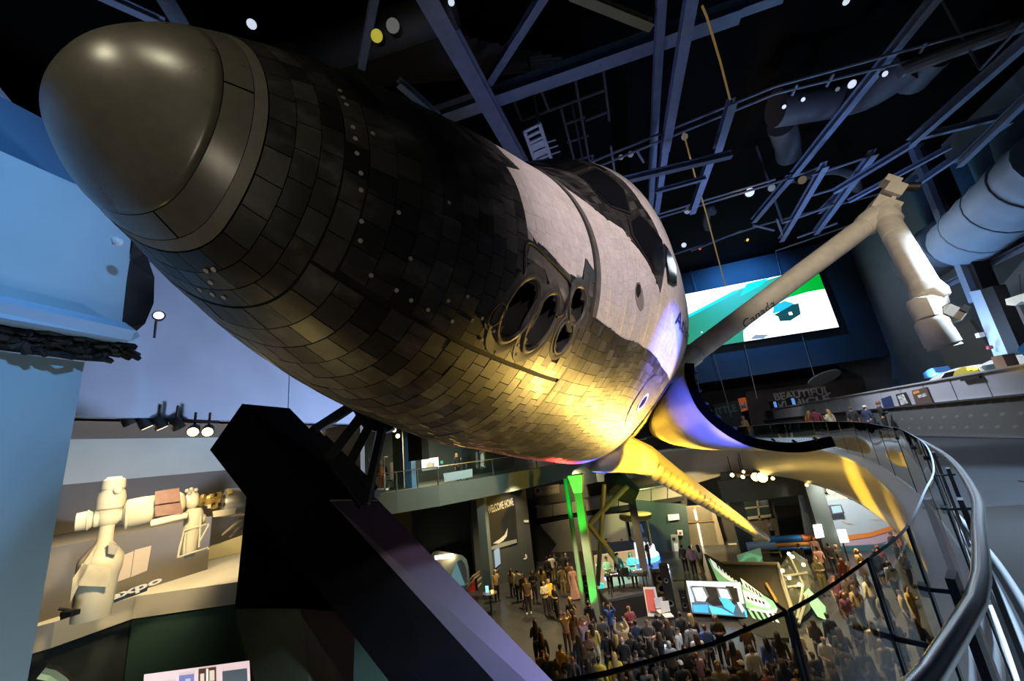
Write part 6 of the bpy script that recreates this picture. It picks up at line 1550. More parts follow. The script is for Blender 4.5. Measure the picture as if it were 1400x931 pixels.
tag(MB().box((-13.4, 18.9, 1.0), (0.9, 1.2, 2.0), m=mat('cabinet_yellow', (0.55, 0.40, 0.03), 0.5)).box((-13.3, 18.3, 1.45), (0.8, 0.04, 0.04), m=mat('cabinet_yellow_pale', (0.7, 0.55, 0.12), 0.5)).build('yellow_cabinet'), 'yellow cabinet front between the legs of the black support', 'cabinet')
# ---------------------------------------------------------------- upper right: big screen, sign wall, ducts
YS = 40.2
cor = [at_y(898, 410, YS), at_y(1117, 367, YS), at_y(1147, 447, YS), at_y(925, 481, YS)]
bs_, n, c = screen('led_wall', 'huge glowing video wall showing a white astronaut over a green earth limb', cor, 0.4, [
    ([(0, 0), (1, 0), (1, 1), (0, 1)], E_('led_white', (1.0, 0.98, 0.99), 1.7)),
    ([(0.0, 0.52), (0.14, 0.42), (0.52, 0.10), (0.62, 0.06), (0.80, 0.0), (1.0, 0.0), (1.0, 0.36), (0.9, 0.36), (0.78, 0.40), (0.66, 0.52), (0.52, 0.72), (0.46, 0.82), (0.44, 1.0), (0.0, 1.0)], E_('led_green', (0.03, 0.30, 0.15), 0.9)),
    ([(0.80, 0.0), (1.0, 0.0), (1.0, 0.36), (0.90, 0.36), (0.76, 0.38)], E_('led_bright_green', (0.0, 0.42, 0.03), 1.0)),
    ([(0.0, 0.50), (0.14, 0.40), (0.50, 0.10), (0.52, 0.13), (0.14, 0.45), (0.0, 0.56)], E_('led_cyan', (0.0, 0.6, 0.95), 1.2)),
    ([(0.58, 0.03), (0.72, 0.0), (0.66, 0.1), (0.52, 0.22)], E_('led_cyan', (0.0, 0.6, 0.95), 1.2)),
    ([(0.665, 0.62), (0.69, 0.48), (0.76, 0.44), (0.80, 0.5), (0.80, 0.56), (0.72, 0.60)], E_('led_visor_cyan', (0.02, 0.42, 0.48), 1.0)),
    ([(0.67, 0.64), (0.74, 0.58), (0.80, 0.52), (0.83, 0.52), (0.82, 0.70), (0.75, 0.78), (0.69, 0.76), (0.69, 0.68)], E_('led_visor_dark', (0.01, 0.07, 0.06), 0.8)),
    ([(0.755, 0.64), (0.775, 0.64), (0.775, 0.69), (0.755, 0.69)], E_('led_white', (1.0, 0.98, 0.99), 1.7)),
    ([(0.48, 0.98), (0.52, 0.92), (0.60, 0.95), (0.56, 1.0)], E_('led_shadow', (0.30, 0.33, 0.36), 0.8))])
rng = random.Random(9)
for k in range(9):
    u, v = rng.random() * 0.4 + 0.02, rng.random() * 0.3 + 0.62
    q = cor[0] * (1 - u) * (1 - v) + cor[1] * u * (1 - v) + cor[2] * u * v + cor[3] * (1 - u) * v + n * 0.09
    place(bs_, MB().box(q, (0.1, 0.02, 0.1), m=E_('led_white', (1.0, 0.98, 0.99), 1.7)).build('star_picture'))
M_wire = mat('wire_grey', (0.30, 0.28, 0.25), 0.5)
for i, (a, c, y, col) in enumerate([((938, 345), (953, 400), 39.6, M_wire), ((1046, 300), (1069, 380), 39.6, M_wire), ((1094, 450), (1115, 520), 39.6, M_wire), ((946, 470), (960, 560), 39.6, M_wire), ((970, 465), (1000, 570), 39.6, M_wire), ((1014, 455), (1035, 545), 39.6, M_wire)]):
    y = 40.38
    T_ = at_y(*a, y)
    if i < 2: T_[2] = 24.1
    tag(MB().tube([T_, at_y(*c, y)], 0.03, 5, col).build('hanging_wire'), ['thin wire above the left end of the video wall', 'thin wire above the middle of the video wall', 'thin wire below the right end of the video wall', 'thin wire nearest the bay door edge below the video wall', 'second thin wire below the video wall', 'third thin wire below the video wall'][i], 'wire', 'hanging wires')
# yellow sling from the roof
tag(MB().tube([at_d(960, 8, 14), at_d(966, 22, 14.2), at_d(985, 85, 15), at_d(998, 136, 16)], 0.03, 6, mat('sling_yellow', (0.7, 0.45, 0.12), 0.5, emit=(0.6, 0.35, 0.08), strength=0.15)).build('sling'), 'yellow sling hanging from a roof beam at top right', 'sling')
tag(MB().tube([at_d(934, 180, 20), at_d(950, 240, 22), at_d(965, 290, 24), at_d(992, 392, 30)], 0.035, 6, mat('sling_yellow', (0.7, 0.45, 0.12), 0.5)).build('sling'), 'long yellowish cable running down to the video wall', 'sling')
structure(MB().box((7, 43.2, 7.28), (26, 14, 0.12), m=M_steeldk).build('floor_far_deck'))
# sign wall
sy = 46.0
sw = tag(plate([(1019, 536), (1180, 515), (1195, 578), (1030, 600)], sy, 0.2, mat('sign_brown', (0.075, 0.062, 0.058), 0.6, vary=0.25, scale=0.6), 'sign_wall'), 'large dark brown sign wall with white quotation lettering', 'sign')
Wl = mat('sign_letter_white', (0.62, 0.60, 0.58), 0.6)
def line(txt, a, c, h, parent, m, y=sy - 0.03, bold=0.0):
    p, q = at_y(*a, y), at_y(*c, y)
    text(txt, h, p, q - p, (0, 0, 1), m, parent, width=np.linalg.norm(q - p), bold=bold)
line('THAT IS THE MOST WONDERFUL,', (1058, 540), (1130, 529.5), 0.28, sw, Wl)
line('BEAUTIFUL', (1059, 547.5), (1135, 538), 0.95, sw, Wl, bold=0.03)
line('VEHICLE', (1063, 559), (1137, 548.5), 0.95, sw, Wl, bold=0.03)
mw_ = tag(plate([(975, 553), (1010, 547), (1022, 597), (984, 603)], sy + 0.4, 0.15, mat('sign_teal_dark', (0.03, 0.05, 0.055), 0.6), 'sign_panel'), 'dark sign with teal letters and an orange block beside the bay door', 'sign')
line('SHUTTLE', (960, 571), (1008, 561.5), 0.95, mw_, mat('letter_teal', (0.12, 0.28, 0.27), 0.6), sy + 0.36, 0.02)
ob = plate([(1009, 545), (1019, 543), (1024, 560), (1014, 563)], sy + 0.3, 0.1, mat('block_orange', (0.75, 0.16, 0.05), 0.5, emit=(0.7, 0.14, 0.04), strength=0.25), 'orange_block', mw_)
line('M', (1013, 560.5), (1021.5, 558.7), 1.0, mw_, M_whitep, sy + 0.26, 0.03)
tag(MB().lathe(at_y(1126, 516, 36), (0.15, -0.35, -0.9), [(0, 1.1), (0.1, 1.15), (0.12, 1.0)], 28, mat('disc_grey', (0.32, 0.33, 0.36), 0.5)).build('ceiling_disc'), 'pale oval disc hanging in front of the dark wall above the sign', 'disc')
tag(MB().box(at_y(1216, 523, 40.5), (1.15, 0.15, 0.45), m=mat('box_grey', (0.16, 0.17, 0.18), 0.5)).build('wall_box'), 'grey box light on the dark wall left of the exit sign', 'lamp')
tag(MB().box(at_y(1243.5, 524, 40.5), (0.6, 0.12, 0.38), m=E_('exit_bright_green', (0.05, 1.0, 0.12), 2.5)).build('exit_sign'), 'glowing green exit sign above the parapet coping', 'sign')
def at_x(px, py, x):
    r = ray(px, py); return EYE + r * (x / r[0])
# consoles with blue screens at the left end of the parapet
for i, (x, y) in enumerate([(1058, 553.5), (1082, 549.5)]):
    o = tag(MB().box(at_x(x, y, 11.92) , (0.3, 1.5, 0.7), m=M_black).build('monitor'), ['left blue monitor in front of the brown sign wall', 'right dark monitor in front of the brown sign wall'][i], 'screen')
    MB().box(at_x(x, y, 11.92) + np.array([-0.1, -0.76, 0.0]), (0.22, 0.02, 0.5), m=E_('mon_blue', (0.10, 0.22, 0.6), 0.9)).build('picture', None, o)
# capsules above the parapet
cv = empty('crew_capsule', 'white and yellow capsule exhibit on the right above the parapet', 'exhibit', tuple(at_x(1315, 510, 13.2)))
def sec_ring(pts, x): return [at_x(px, py, x) for px, py in pts]
prof = [(1268, 522), (1275, 516), (1290, 509), (1308, 503), (1325, 500), (1338, 502), (1345, 508), (1345, 514), (1300, 521)]
place(cv, MB().prism(sec_ring(prof, 12.9), (0.9, 0, 0), M_whitep).build('shell', None, None, smooth=35))
place(cv, MB().prism(sec_ring([(1302, 514), (1306, 507), (1316, 501.5), (1334, 502), (1340, 509), (1338, 514)], 12.87), (0.04, 0, 0), mat('capsule_yellow', (0.45, 0.38, 0.05), 0.5)).build('yellow_panel'))
place(cv, MB().prism(sec_ring([(1286, 518), (1292, 510), (1304, 507), (1302, 515)], 12.86), (0.03, 0, 0), M_blackg).build('window'))
for x in (1325, 1333): place(cv, MB().box(at_x(x, 504, 12.85), (0.05, 0.16, 0.1), m=E_('lamp_yel', (1, 0.8, 0.1), 3)).build('yellow_lamp'))
place(cv, MB().prism(sec_ring([(1262, 510), (1270, 505), (1275, 503), (1280, 510), (1270, 517), (1264, 518)], 13.6), (0.6, 0, 0), mat('capsule_blue', (0.05, 0.15, 0.35), 0.4)).build('blue_nose'))
pl2 = empty('model_aircraft', 'pale streamlined exhibit body behind the coping at far right', 'exhibit', tuple(at_x(1370, 497, 13)))
place(pl2, MB().prism(sec_ring([(1338, 500), (1350, 494), (1366, 489), (1390, 487), (1402, 489), (1402, 500), (1350, 509), (1340, 508)], 13.0), (0.8, 0, 0), M_whitep).build('hull', None, None, smooth=35))
place(pl2, MB().prism(sec_ring([(1338, 506), (1343, 500), (1360, 497), (1363, 503), (1345, 508)], 12.97), (0.03, 0, 0), mat('canopy_dark_teal', (0.05, 0.09, 0.09), 0.2)).build('canopy'))
tag(MB().box(at_x(1372, 489, 11.85) - np.array([0, 0, 0.11]), (0.32, 0.45, 0.4), m=mat('box_peach', (0.62, 0.42, 0.30), 0.5)).build('peach_box'), 'peach coloured box standing on the coping at far right', 'box')
tag(MB().prism(sec_ring([(1390, 478), (1400, 468), (1420, 462), (1420, 490), (1402, 489)], 12.4), (0.5, 0, 0), mat('nose_blue_dark', (0.03, 0.16, 0.36), 0.3)).build('blue_cone'), 'shiny blue cone at the right edge of the frame', 'exhibit')
tag(MB().prism(sec_ring([(1374, 409), (1396, 402), (1420, 396), (1420, 415), (1396, 412), (1388, 418), (1376, 417)], 14.5), (0.5, 0, 0), M_cream).build('hanging_craft'), 'cream tip of a hanging craft at the right edge of the frame', 'exhibit')
# walls of blocks behind the ducts, tall column
RX = 16.2
wr = structure(MB().prism([at_x(1345, 420, 19.5), at_x(1420, 330, 19.5), at_x(1420, 500, 19.5), at_x(1372, 505, 19.5)], (0.3, 0, 0), mat('block_wall_lit', (0.36, 0.42, 0.48), 0.7, vary=0.05, scale=0.8)).build('wall_blocks'))
for pts in ([(1356, 402), (1395, 375), (1398, 412), (1364, 428)], [(1364, 430), (1398, 414), (1402, 440), (1372, 452)], [(1396, 374), (1420, 358), (1422, 398), (1399, 411)]):
    MB().prism([at_x(px, py, 19.45) for px, py in pts], (-0.05, 0, 0), mat('block_wall_lit', (0.36, 0.42, 0.48), 0.7, vary=0.05, scale=0.8)).build('wall_panel', None, wr)
structure(MB().prism([at_x(1354, 430, 18.2), at_x(1392, 416, 18.2), at_x(1420, 470, 18.2), at_x(1398, 492, 18.2), at_x(1376, 488, 18.2)], (0.2, 0, 0), mat('panel_white_lit', (0.62, 0.64, 0.68), 0.6)).build('wall_white_panel'))
structure(MB().prism([at_x(1280, 460, 19.3), at_x(1325, 438, 19.3), at_x(1360, 485, 19.3), at_x(1350, 500, 19.3), at_x(1294, 502, 19.3)], (0.2, 0, 0), mat('panel_tan_grey', (0.30, 0.28, 0.26), 0.6, vary=0.06, scale=1)).build('wall_tan_panel'))
# the tall dark column with its pale side
tc_ = empty('roof_column', 'tall dark steel column with a pale lower casing at right', 'column', tuple(at_x(1370, 480, 15.5)))
place(tc_, MB().beam(at_x(1252, 200, 15.6), at_x(1338, 412, 15.6), 0.35, 0.5, (1, 0, 0), M_steel).build('upper_flange'))
place(tc_, MB().beam(at_x(1268, 200, 15.9), at_x(1356, 412, 15.9), 0.5, 0.6, (1, 0, 0), M_black).build('upper_web'))
place(tc_, MB().prism([at_x(1325, 399, 15.3), at_x(1341, 396, 15.3), at_x(1380, 488, 15.3), at_x(1360, 490, 15.3)], (0.25, 0.1, 0), mat('casing_pale_blue', (0.42, 0.52, 0.66), 0.5)).build('pale_casing'))
place(tc_, MB().prism([at_x(1340, 396, 15.25), at_x(1357, 391, 15.25), at_x(1398, 485, 15.25), at_x(1380, 489, 15.25)], (0.5, 0.1, 0), M_black).build('dark_casing'))
place(tc_, MB().box(at_x(1340, 458, 15.1), (0.2, 0.2, 0.2), m=M_whitep).build('white_knob'))
place(tc_, MB().box(at_x(1353, 475, 15.1), (0.15, 0.15, 0.15), m=mat('red_knob', (0.4, 0.05, 0.08), 0.5)).build('red_knob'))
# big soft duct and its second length
M_duct = mat('duct_insulation', (0.28, 0.36, 0.46), 0.65, vary=0.08, scale=1.5, bump=0.25)
def duct(label, pts, r, m=M_duct):
    o = empty('air_duct', label, 'duct', tuple(pts[0]))
    P = smooth_curve(pts, 6); rr = [r * (1 + 0.025 * math.sin(i * 2.1)) for i in range(len(P))]
    rr[0] = r * 0.93
    place(o, MB().tube(P, rr, 20, m).build('insulation', None, None, smooth=50))
    for i in range(4, len(P), 5):
        d = P[min(i + 1, len(P) - 1)] - P[i - 1]; d = d / np.linalg.norm(d)
        place(o, MB().tube([P[i] - d * 0.03, P[i] + d * 0.03], r * 1.035, 20, mat('duct_strap', (0.20, 0.26, 0.32), 0.6)).build('strap', None, None, smooth=50))
    return o
duct('large pale insulated air duct at the upper right edge', [at_x(1312, 335, 16.0), at_x(1350, 300, 16.0), at_x(1395, 262, 16.0), at_x(1450, 215, 16.0)], 1.32)
duct('shorter pale insulated air duct left of the steel column', [at_x(1252, 362, 17.0), at_x(1275, 345, 17.0), at_x(1300, 328, 17.0)], 1.25)
for i, (a, c, r, lb) in enumerate([((1310, 215), (1345, 300), 0.8, 'blue cylinder behind the large duct, left one'), ((1350, 190), (1385, 270), 0.85, 'blue cylinder behind the large duct, right one'), ((1262, 240), (1295, 320), 0.75, 'dark blue cylinder behind the steel column'), ((1385, 150), (1410, 230), 0.9, 'deep blue cylinder at the right edge above the duct')]):
    tag(MB().tube([at_x(*a, 18.5), at_x(*c, 18.5)], r, 18, mat('tank_blue', (0.10, 0.22, 0.36), 0.55, vary=0.1, scale=1)).build('tank', None, None, smooth=50), lb, 'tank', 'blue cylinders along the right wall')
for i, (a, c, x, w) in enumerate([((1275, 400), (1420, 330), 16.4, 0.3), ((1310, 385), (1420, 318), 17.0, 0.35)]):
    tag(MB().ibeam(at_x(*a, x), at_x(*c, x), w, w, m=M_steel).build('duct_rail'), ['lower steel rail under the large duct', 'upper steel rail under the large duct'][i], 'beam')

# ---------------------------------------------------------------- roof steel
def roof_beam(a, c, z, w, h, label, za=None, m=None, kind='I'):
    p, q = at_z(*a, z), at_z(*c, za or z)
    if 'broad' not in label: w, h = w * 0.66, h * 0.66
    o = MB(); (o.ibeam if kind == 'I' else o.beam)(p, q, w, h, m=m or M_steel)
    return tag(o.build('roof_beam'), label, 'beam', 'steel roof members')
RB = [((575, -25), (722, 240), 21, .55, .5, 'broad beam running down to the orbiter from the top centre'),
      ((590, 162), (1010, 15), 21.6, .5, .5, 'long beam crossing the broad beam above the orbiter'),
      ((940, 38), (1070, -8), 21.8, .5, .5, 'upper right continuation of the long crossing beam'),
      ((752, -20), (668, 112), 21.8, .4, .4, 'slim bluish brace at top centre'),
      ((515, -20), (494, 90), 20, .3, .4, 'thin brace above the nose near the yellow lamp'),
      ((905, -20), (889, 285), 21.2, .42, .4, 'vertical looking beam left of the bright blue beam'),
      ((948, -20), (909, 205), 20, .5, .4, 'bright blue beam coming down from the top edge'),
      ((909, 205), (897, 290), 20, .4, .4, 'lower end of the bright blue beam'),
      ((1001, 138), (981, 205), 19, .42, .35, 'short bright beam piece below the yellow sling'),
      ((972, 215), (946, 290), 19, .42, .35, 'short bright beam piece near the cockpit'),
      ((838, 250), (1000, 211), 18, .32, .3, 'horizontal pipe like beam lit yellow near the cockpit'),
      ((895, 262), (965, 243), 18, .2, .2, 'thin second bar under the yellow lit beam'),
      ((1300, -30), (1085, 238), 20.5, .42, .42, 'long diagonal beam on the right, upper part'),
      ((1080, 242), (1030, 302), 20.5, .45, .4, 'long diagonal beam on the right, lower part'),
      ((1128, 225), (1068, 328), 19, .4, .4, 'second diagonal beam above the robot arm'),
      ((1195, 208), (1115, 318), 19, .42, .4, 'third diagonal beam above the robot arm'),
      ((1172, 240), (1120, 290), 19.4, .3, .3, 'short brace joined to the third diagonal beam'),
      ((1420, 40), (1245, 195), 18, .36, .4, 'heavy beam at the right edge'),
      ((1420, 118), (1310, 225), 17.5, .34, .36, 'bright lower beam at the right edge'),
      ((1245, 190), (1365, 160), 18.2, .25, .3, 'horizontal strut left of the blue cylinders'),
      ((1250, 195), (1140, 262), 18.2, .3, .3, 'strut running from the column head toward the arm'),
      ((1255, 250), (1380, 165), 18, .28, .3, 'strut crossing in front of the blue cylinders'),
      ((1160, 275), (1300, 200), 17.6, .22, .22, 'thin strut below the column head'),
      ((215, -20), (250, 38), 20, .4, .4, 'dim beam above the nose cap, right one'),
      ((110, -20), (225, 32), 21, .3, .3, 'dim beam above the nose cap, left one'),
      ((780, -10), (890, 35), 21, .4, .35, 'olive lit beam at top right of centre'),
      ((545, 112), (600, 160), 18, .25, .3, 'short blue plate above the forward fuselage'),
      ((-20, 110), (22, 160), 16.8, .2, .25, 'bright short bar at the left edge'),
      ((808, 215), (816, 250), 20.5, .3, .3, 'stub beam above the cockpit')]
for r in RB: roof_beam(*r[:5], r[5], m=(mat('steel_olive', (0.28, 0.25, 0.12), 0.5) if 'olive' in r[5] else None), za=r[2])
# light trusses and catwalk rails: thin pipes
def pipes(name, label, cat, segs, r, m):
    o = empty(name, label, cat, tuple(at_z(*segs[0][0], segs[0][2])))
    q0_ = at_z(*segs[0][0], segs[0][2]); place(o, MB().tube([q0_, (q0_[0], q0_[1], 24.1)], r, 6, m).build('hanger'))
    for a, c, z in segs: place(o, MB().tube([at_z(*a, z), at_z(*c, z)], r, 6, m).build('pipe'))
    return o
M_pipe = mat('pipe_grey_blue', (0.22, 0.25, 0.30), 0.5)
M_piped = mat('pipe_dark', (0.09, 0.095, 0.10), 0.6)
pipes('catwalk_rail', 'dark catwalk grid behind the crossing beams at top centre', 'catwalk', [((702, 138), (785, 107), 22.5), ((702, 138), (713, 165), 22.5), ((713, 165), (830, 122), 22.5), ((783, 90), (805, 218), 22.5), ((822, 72), (833, 165), 22.5), ((767, 148), (785, 220), 22.5), ((785, 220), (812, 212), 22.5), ((786, 107), (825, 92), 22.5), ((740, 125), (750, 150), 22.5), ((800, 165), (833, 152), 22.5), ((772, 170), (800, 160), 22.5), ((775, 195), (805, 185), 22.5)], 0.06, M_piped)
pipes('lighting_bar', 'long lighting bar from the cockpit toward the right edge', 'bar', [((800, 235), (1060, 128), 20.2), ((1060, 128), (1330, 62), 20.2), ((800, 225), (1060, 118), 20.2), ((1060, 118), (1380, 30), 20.2), ((835, 200), (841, 240), 20.2), ((870, 205), (880, 222), 20.2), ((1090, 115), (1083, 130), 20.2), ((1140, 100), (1130, 118), 20.2), ((1266, 58), (1258, 72), 20.2)], 0.05, M_pipe)
pipes('lighting_bar', 'lighting bar with lamps running above the video wall', 'bar', [((915, 350), (1040, 308), 21), ((1040, 308), (1240, 255), 21), ((900, 298), (1060, 250), 20.5), ((1060, 250), (1130, 225), 20.5), ((900, 293), (1060, 245), 20.5), ((1060, 343), (1200, 295), 20.8), ((945, 343), (1015, 315), 20.8)], 0.06, M_pipe)
pipes('ladder_truss', 'cross bars joining the diagonal beams above the robot arm', 'truss', [((1070, 305), (1140, 280), 19), ((1100, 270), (1170, 250), 19), ((1110, 240), (1185, 215), 19), ((1090, 325), (1145, 305), 19), ((1062, 300), (1072, 325), 19), ((1030, 308), (1058, 315), 19)], 0.06, M_pipe)
pipes('cable_tray', 'pair of thin bars at the upper right edge', 'bar', [((1340, 95), (1400, 30), 19), ((1365, 88), (1400, 45), 19)], 0.04, M_pipe)
tag(MB().tube([at_z(*q, 20) for q in ((1230, 98), (1290, 75), (1345, 55), (1420, 25))], 0.22, 10, mat('pipe_steel', (0.3, 0.32, 0.34), 0.4, metal=0.4)).build('sprinkler_pipe'), 'thick pipe crossing the upper right corner', 'pipe')
M_dductd = mat('duct_dark', (0.07, 0.075, 0.085), 0.6)
for lb, pts, r in [('dark duct curving below the long diagonal beam', [(1060, 148), (1110, 140), (1180, 125), (1240, 85)], 0.75), ('dark duct stub at the upper right', [(1240, 110), (1262, 85), (1275, 72)], 0.7), ('dark hanging duct end above the video wall', [(1068, 170), (1076, 195), (1078, 212)], 0.55), ('curved pipe over the second diagonal beam', [(1060, 250), (1100, 240), (1140, 232), (1165, 240), (1172, 258)], 0.25), ('small hanging duct left of the diagonal beams', [(975, 290), (970, 285), (965, 300), (968, 312)], 0.22), ('long dark round duct above the nose', [(420, 75), (520, 45), (620, 8)], 0.55)]:
    tag(MB().tube(smooth_curve([at_z(*q, 21.4) for q in pts], 5), r, 14, M_dductd).build('roof_duct', None, None, smooth=60), lb, 'duct')
# access platform lit white
lp_ = empty('access_ladder', 'small bright scaffold ladder hanging above the cockpit', 'ladder', tuple(at_z(740, 200, 20)))
M_lad = mat('ladder_white', (0.62, 0.70, 0.82), 0.5)
for a, c in [((717, 180), (737, 236)), ((737, 168), (757, 228))]: place(lp_, MB().tube([at_z(*a, 20), at_z(*c, 20)], 0.07, 6, M_lad).build('side_rail'))
q0_ = at_z(737, 172, 20); place(lp_, MB().tube([q0_, (q0_[0], q0_[1], 24.1)], 0.05, 6, M_piped).build('hanger'))
for k in range(8):
    t = k / 7; place(lp_, MB().beam(at_z(717 + 20 * t, 180 + 56 * t, 20), at_z(737 + 20 * t, 170 + 58 * t, 20), 0.12 if k not in (3, 4) else 0.4, 0.06, m=M_lad).build('rung'))
for k in range(3): place(lp_, MB().tube([at_z(748 + 3 * k, 195 + 8 * k, 20), at_z(760 + 3 * k, 191 + 8 * k, 20)], 0.03, 5, M_lad).build('hook'))
# roof lamps
def can_lamp(px, py, z, r, label, m, aim=(0, -0.2, -1)):
    r = r * 0.5
    P = at_z(px, py, z); o = empty('roof_lamp', label, 'lamp', tuple(P), 'lamps in the roof')
    a = np.array(aim, float); a /= np.linalg.norm(a)
    place(o, MB().lathe(P - a * r * 2.2, a, [(0, r * 0.5), (r * 0.5, r * 0.95), (r * 2.2, r)], 12, M_spotbody).build('lamp_body', None, None, smooth=40))
    place(o, MB().lathe(P, a, [(0, r * 0.92), (0.01, r * 0.88)], 12, m).build('lens'))
M_lensw = mat('lens_white', (0.8, 0.85, 0.9), 0.3, emit=(0.75, 0.85, 1.0), strength=0.8)
M_lensg = mat('lens_grey', (0.35, 0.36, 0.36), 0.3, emit=(0.3, 0.3, 0.3), strength=0.3)
M_lensy = mat('lens_olive', (0.4, 0.38, 0.05), 0.4, emit=(0.42, 0.38, 0.04), strength=0.9)
for px, py, z, r, lb, m, aim in [(515, 49, 19, 0.32, 'olive yellow lamp disc above the forward fuselage', M_lensy, (0.2, -0.8, -0.6)), (537, 35, 19.2, 0.36, 'dark lamp disc right of the olive lamp', M_lensg, (0.2, -0.8, -0.6)),
        (617, 3, 20, 0.18, 'small white lamp at the top edge', M_lensw, (0, -0.5, -1)), (344, 33, 18, 0.2, 'white crescent lamp above the nose', M_lensw, (0.5, -0.4, -1)),
        (1165, 115, 20, 0.3, 'white oval lamp left of the long diagonal beam', M_lensw, (0, -0.6, -0.8)), (1283, 76, 20, 0.32, 'white oval lamp on the thick pipe', M_lensw, (0, -0.6, -0.8)), (1157, 2, 20, 0.2, 'bluish lamp at the top edge right of centre', M_lensw, (0, -0.5, -1)),
        (1210, 101, 20, 0.2, 'lamp right beside the long diagonal beam', M_lensw, (0, -0.6, -0.8)), (1098, 136, 20, 0.16, 'first small lamp under the catwalk', M_lensw, (0, -0.6, -0.8)), (1072, 146, 20, 0.16, 'second small lamp under the catwalk', M_lensw, (0, -0.6, -0.8)), (1145, 122, 20, 0.16, 'greyish lamp between the small lamps and the oval lamp', M_lensg, (0, -0.6, -0.8)),
        (936, 187, 21, 0.3, 'grey lamp disc right of the bright blue beam', M_lensg, (0, -0.8, -0.6)), (862, 211, 21, 0.28, 'grey lamp disc above the cockpit', M_lensg, (0, -0.8, -0.6)), (849, 215, 21, 0.25, 'darker lamp disc left of the grey one above the cockpit', M_lensg, (0, -0.8, -0.6)),
        (935, 335, 21, 0.35, 'white lamp low beside the cockpit window', M_lensw, (-0.1, -0.9, -0.3)), (1025, 263, 20.5, 0.5, 'pale blue lamp on the lighting bar', M_lensw, (0, -0.7, -0.6)), (1055, 257, 20.5, 0.4, 'greyish lamp right of the pale blue lamp', M_lensg, (0, -0.7, -0.6)), (1097, 246, 20.5, 0.45, 'brownish lamp on the curved pipe', mat('lens_brown', (0.35, 0.28, 0.18), 0.4, emit=(0.3, 0.22, 0.12), strength=0.3), (0, -0.7, -0.6)), (940, 288, 20.5, 0.4, 'grey lamp right of the cockpit', M_lensg, (0, -0.7, -0.6)), (1022, 328, 22, 0.25, 'yellow torch like lamp hanging over the video wall', mat('lens_yellow', (0.7, 0.5, 0.1), 0.4, emit=(0.8, 0.55, 0.1), strength=1), (0.3, -0.7, -0.6)), (957, 340, 21, 0.2, 'red tipped small lamp near the cockpit', mat('lens_red', (0.7, 0.1, 0.1), 0.4, emit=(0.8, 0.1, 0.1), strength=0.8), (0, -0.7, -0.6))]:
    can_lamp(px, py, z, r, lb, m, aim)
# corrugated roof deck strips above the nose
for i in range(16):
    a = at_z(390 + i * 16, 60 + i * 3, 23.2); 
    structure(MB().beam(a + np.array([-5, -1.6, 0]), a + np.array([5, 1.6, 0]), 0.12, 0.1, m=mat('roof_rib', (0.035, 0.033, 0.028), 0.8)).build('trim_roof_rib'))
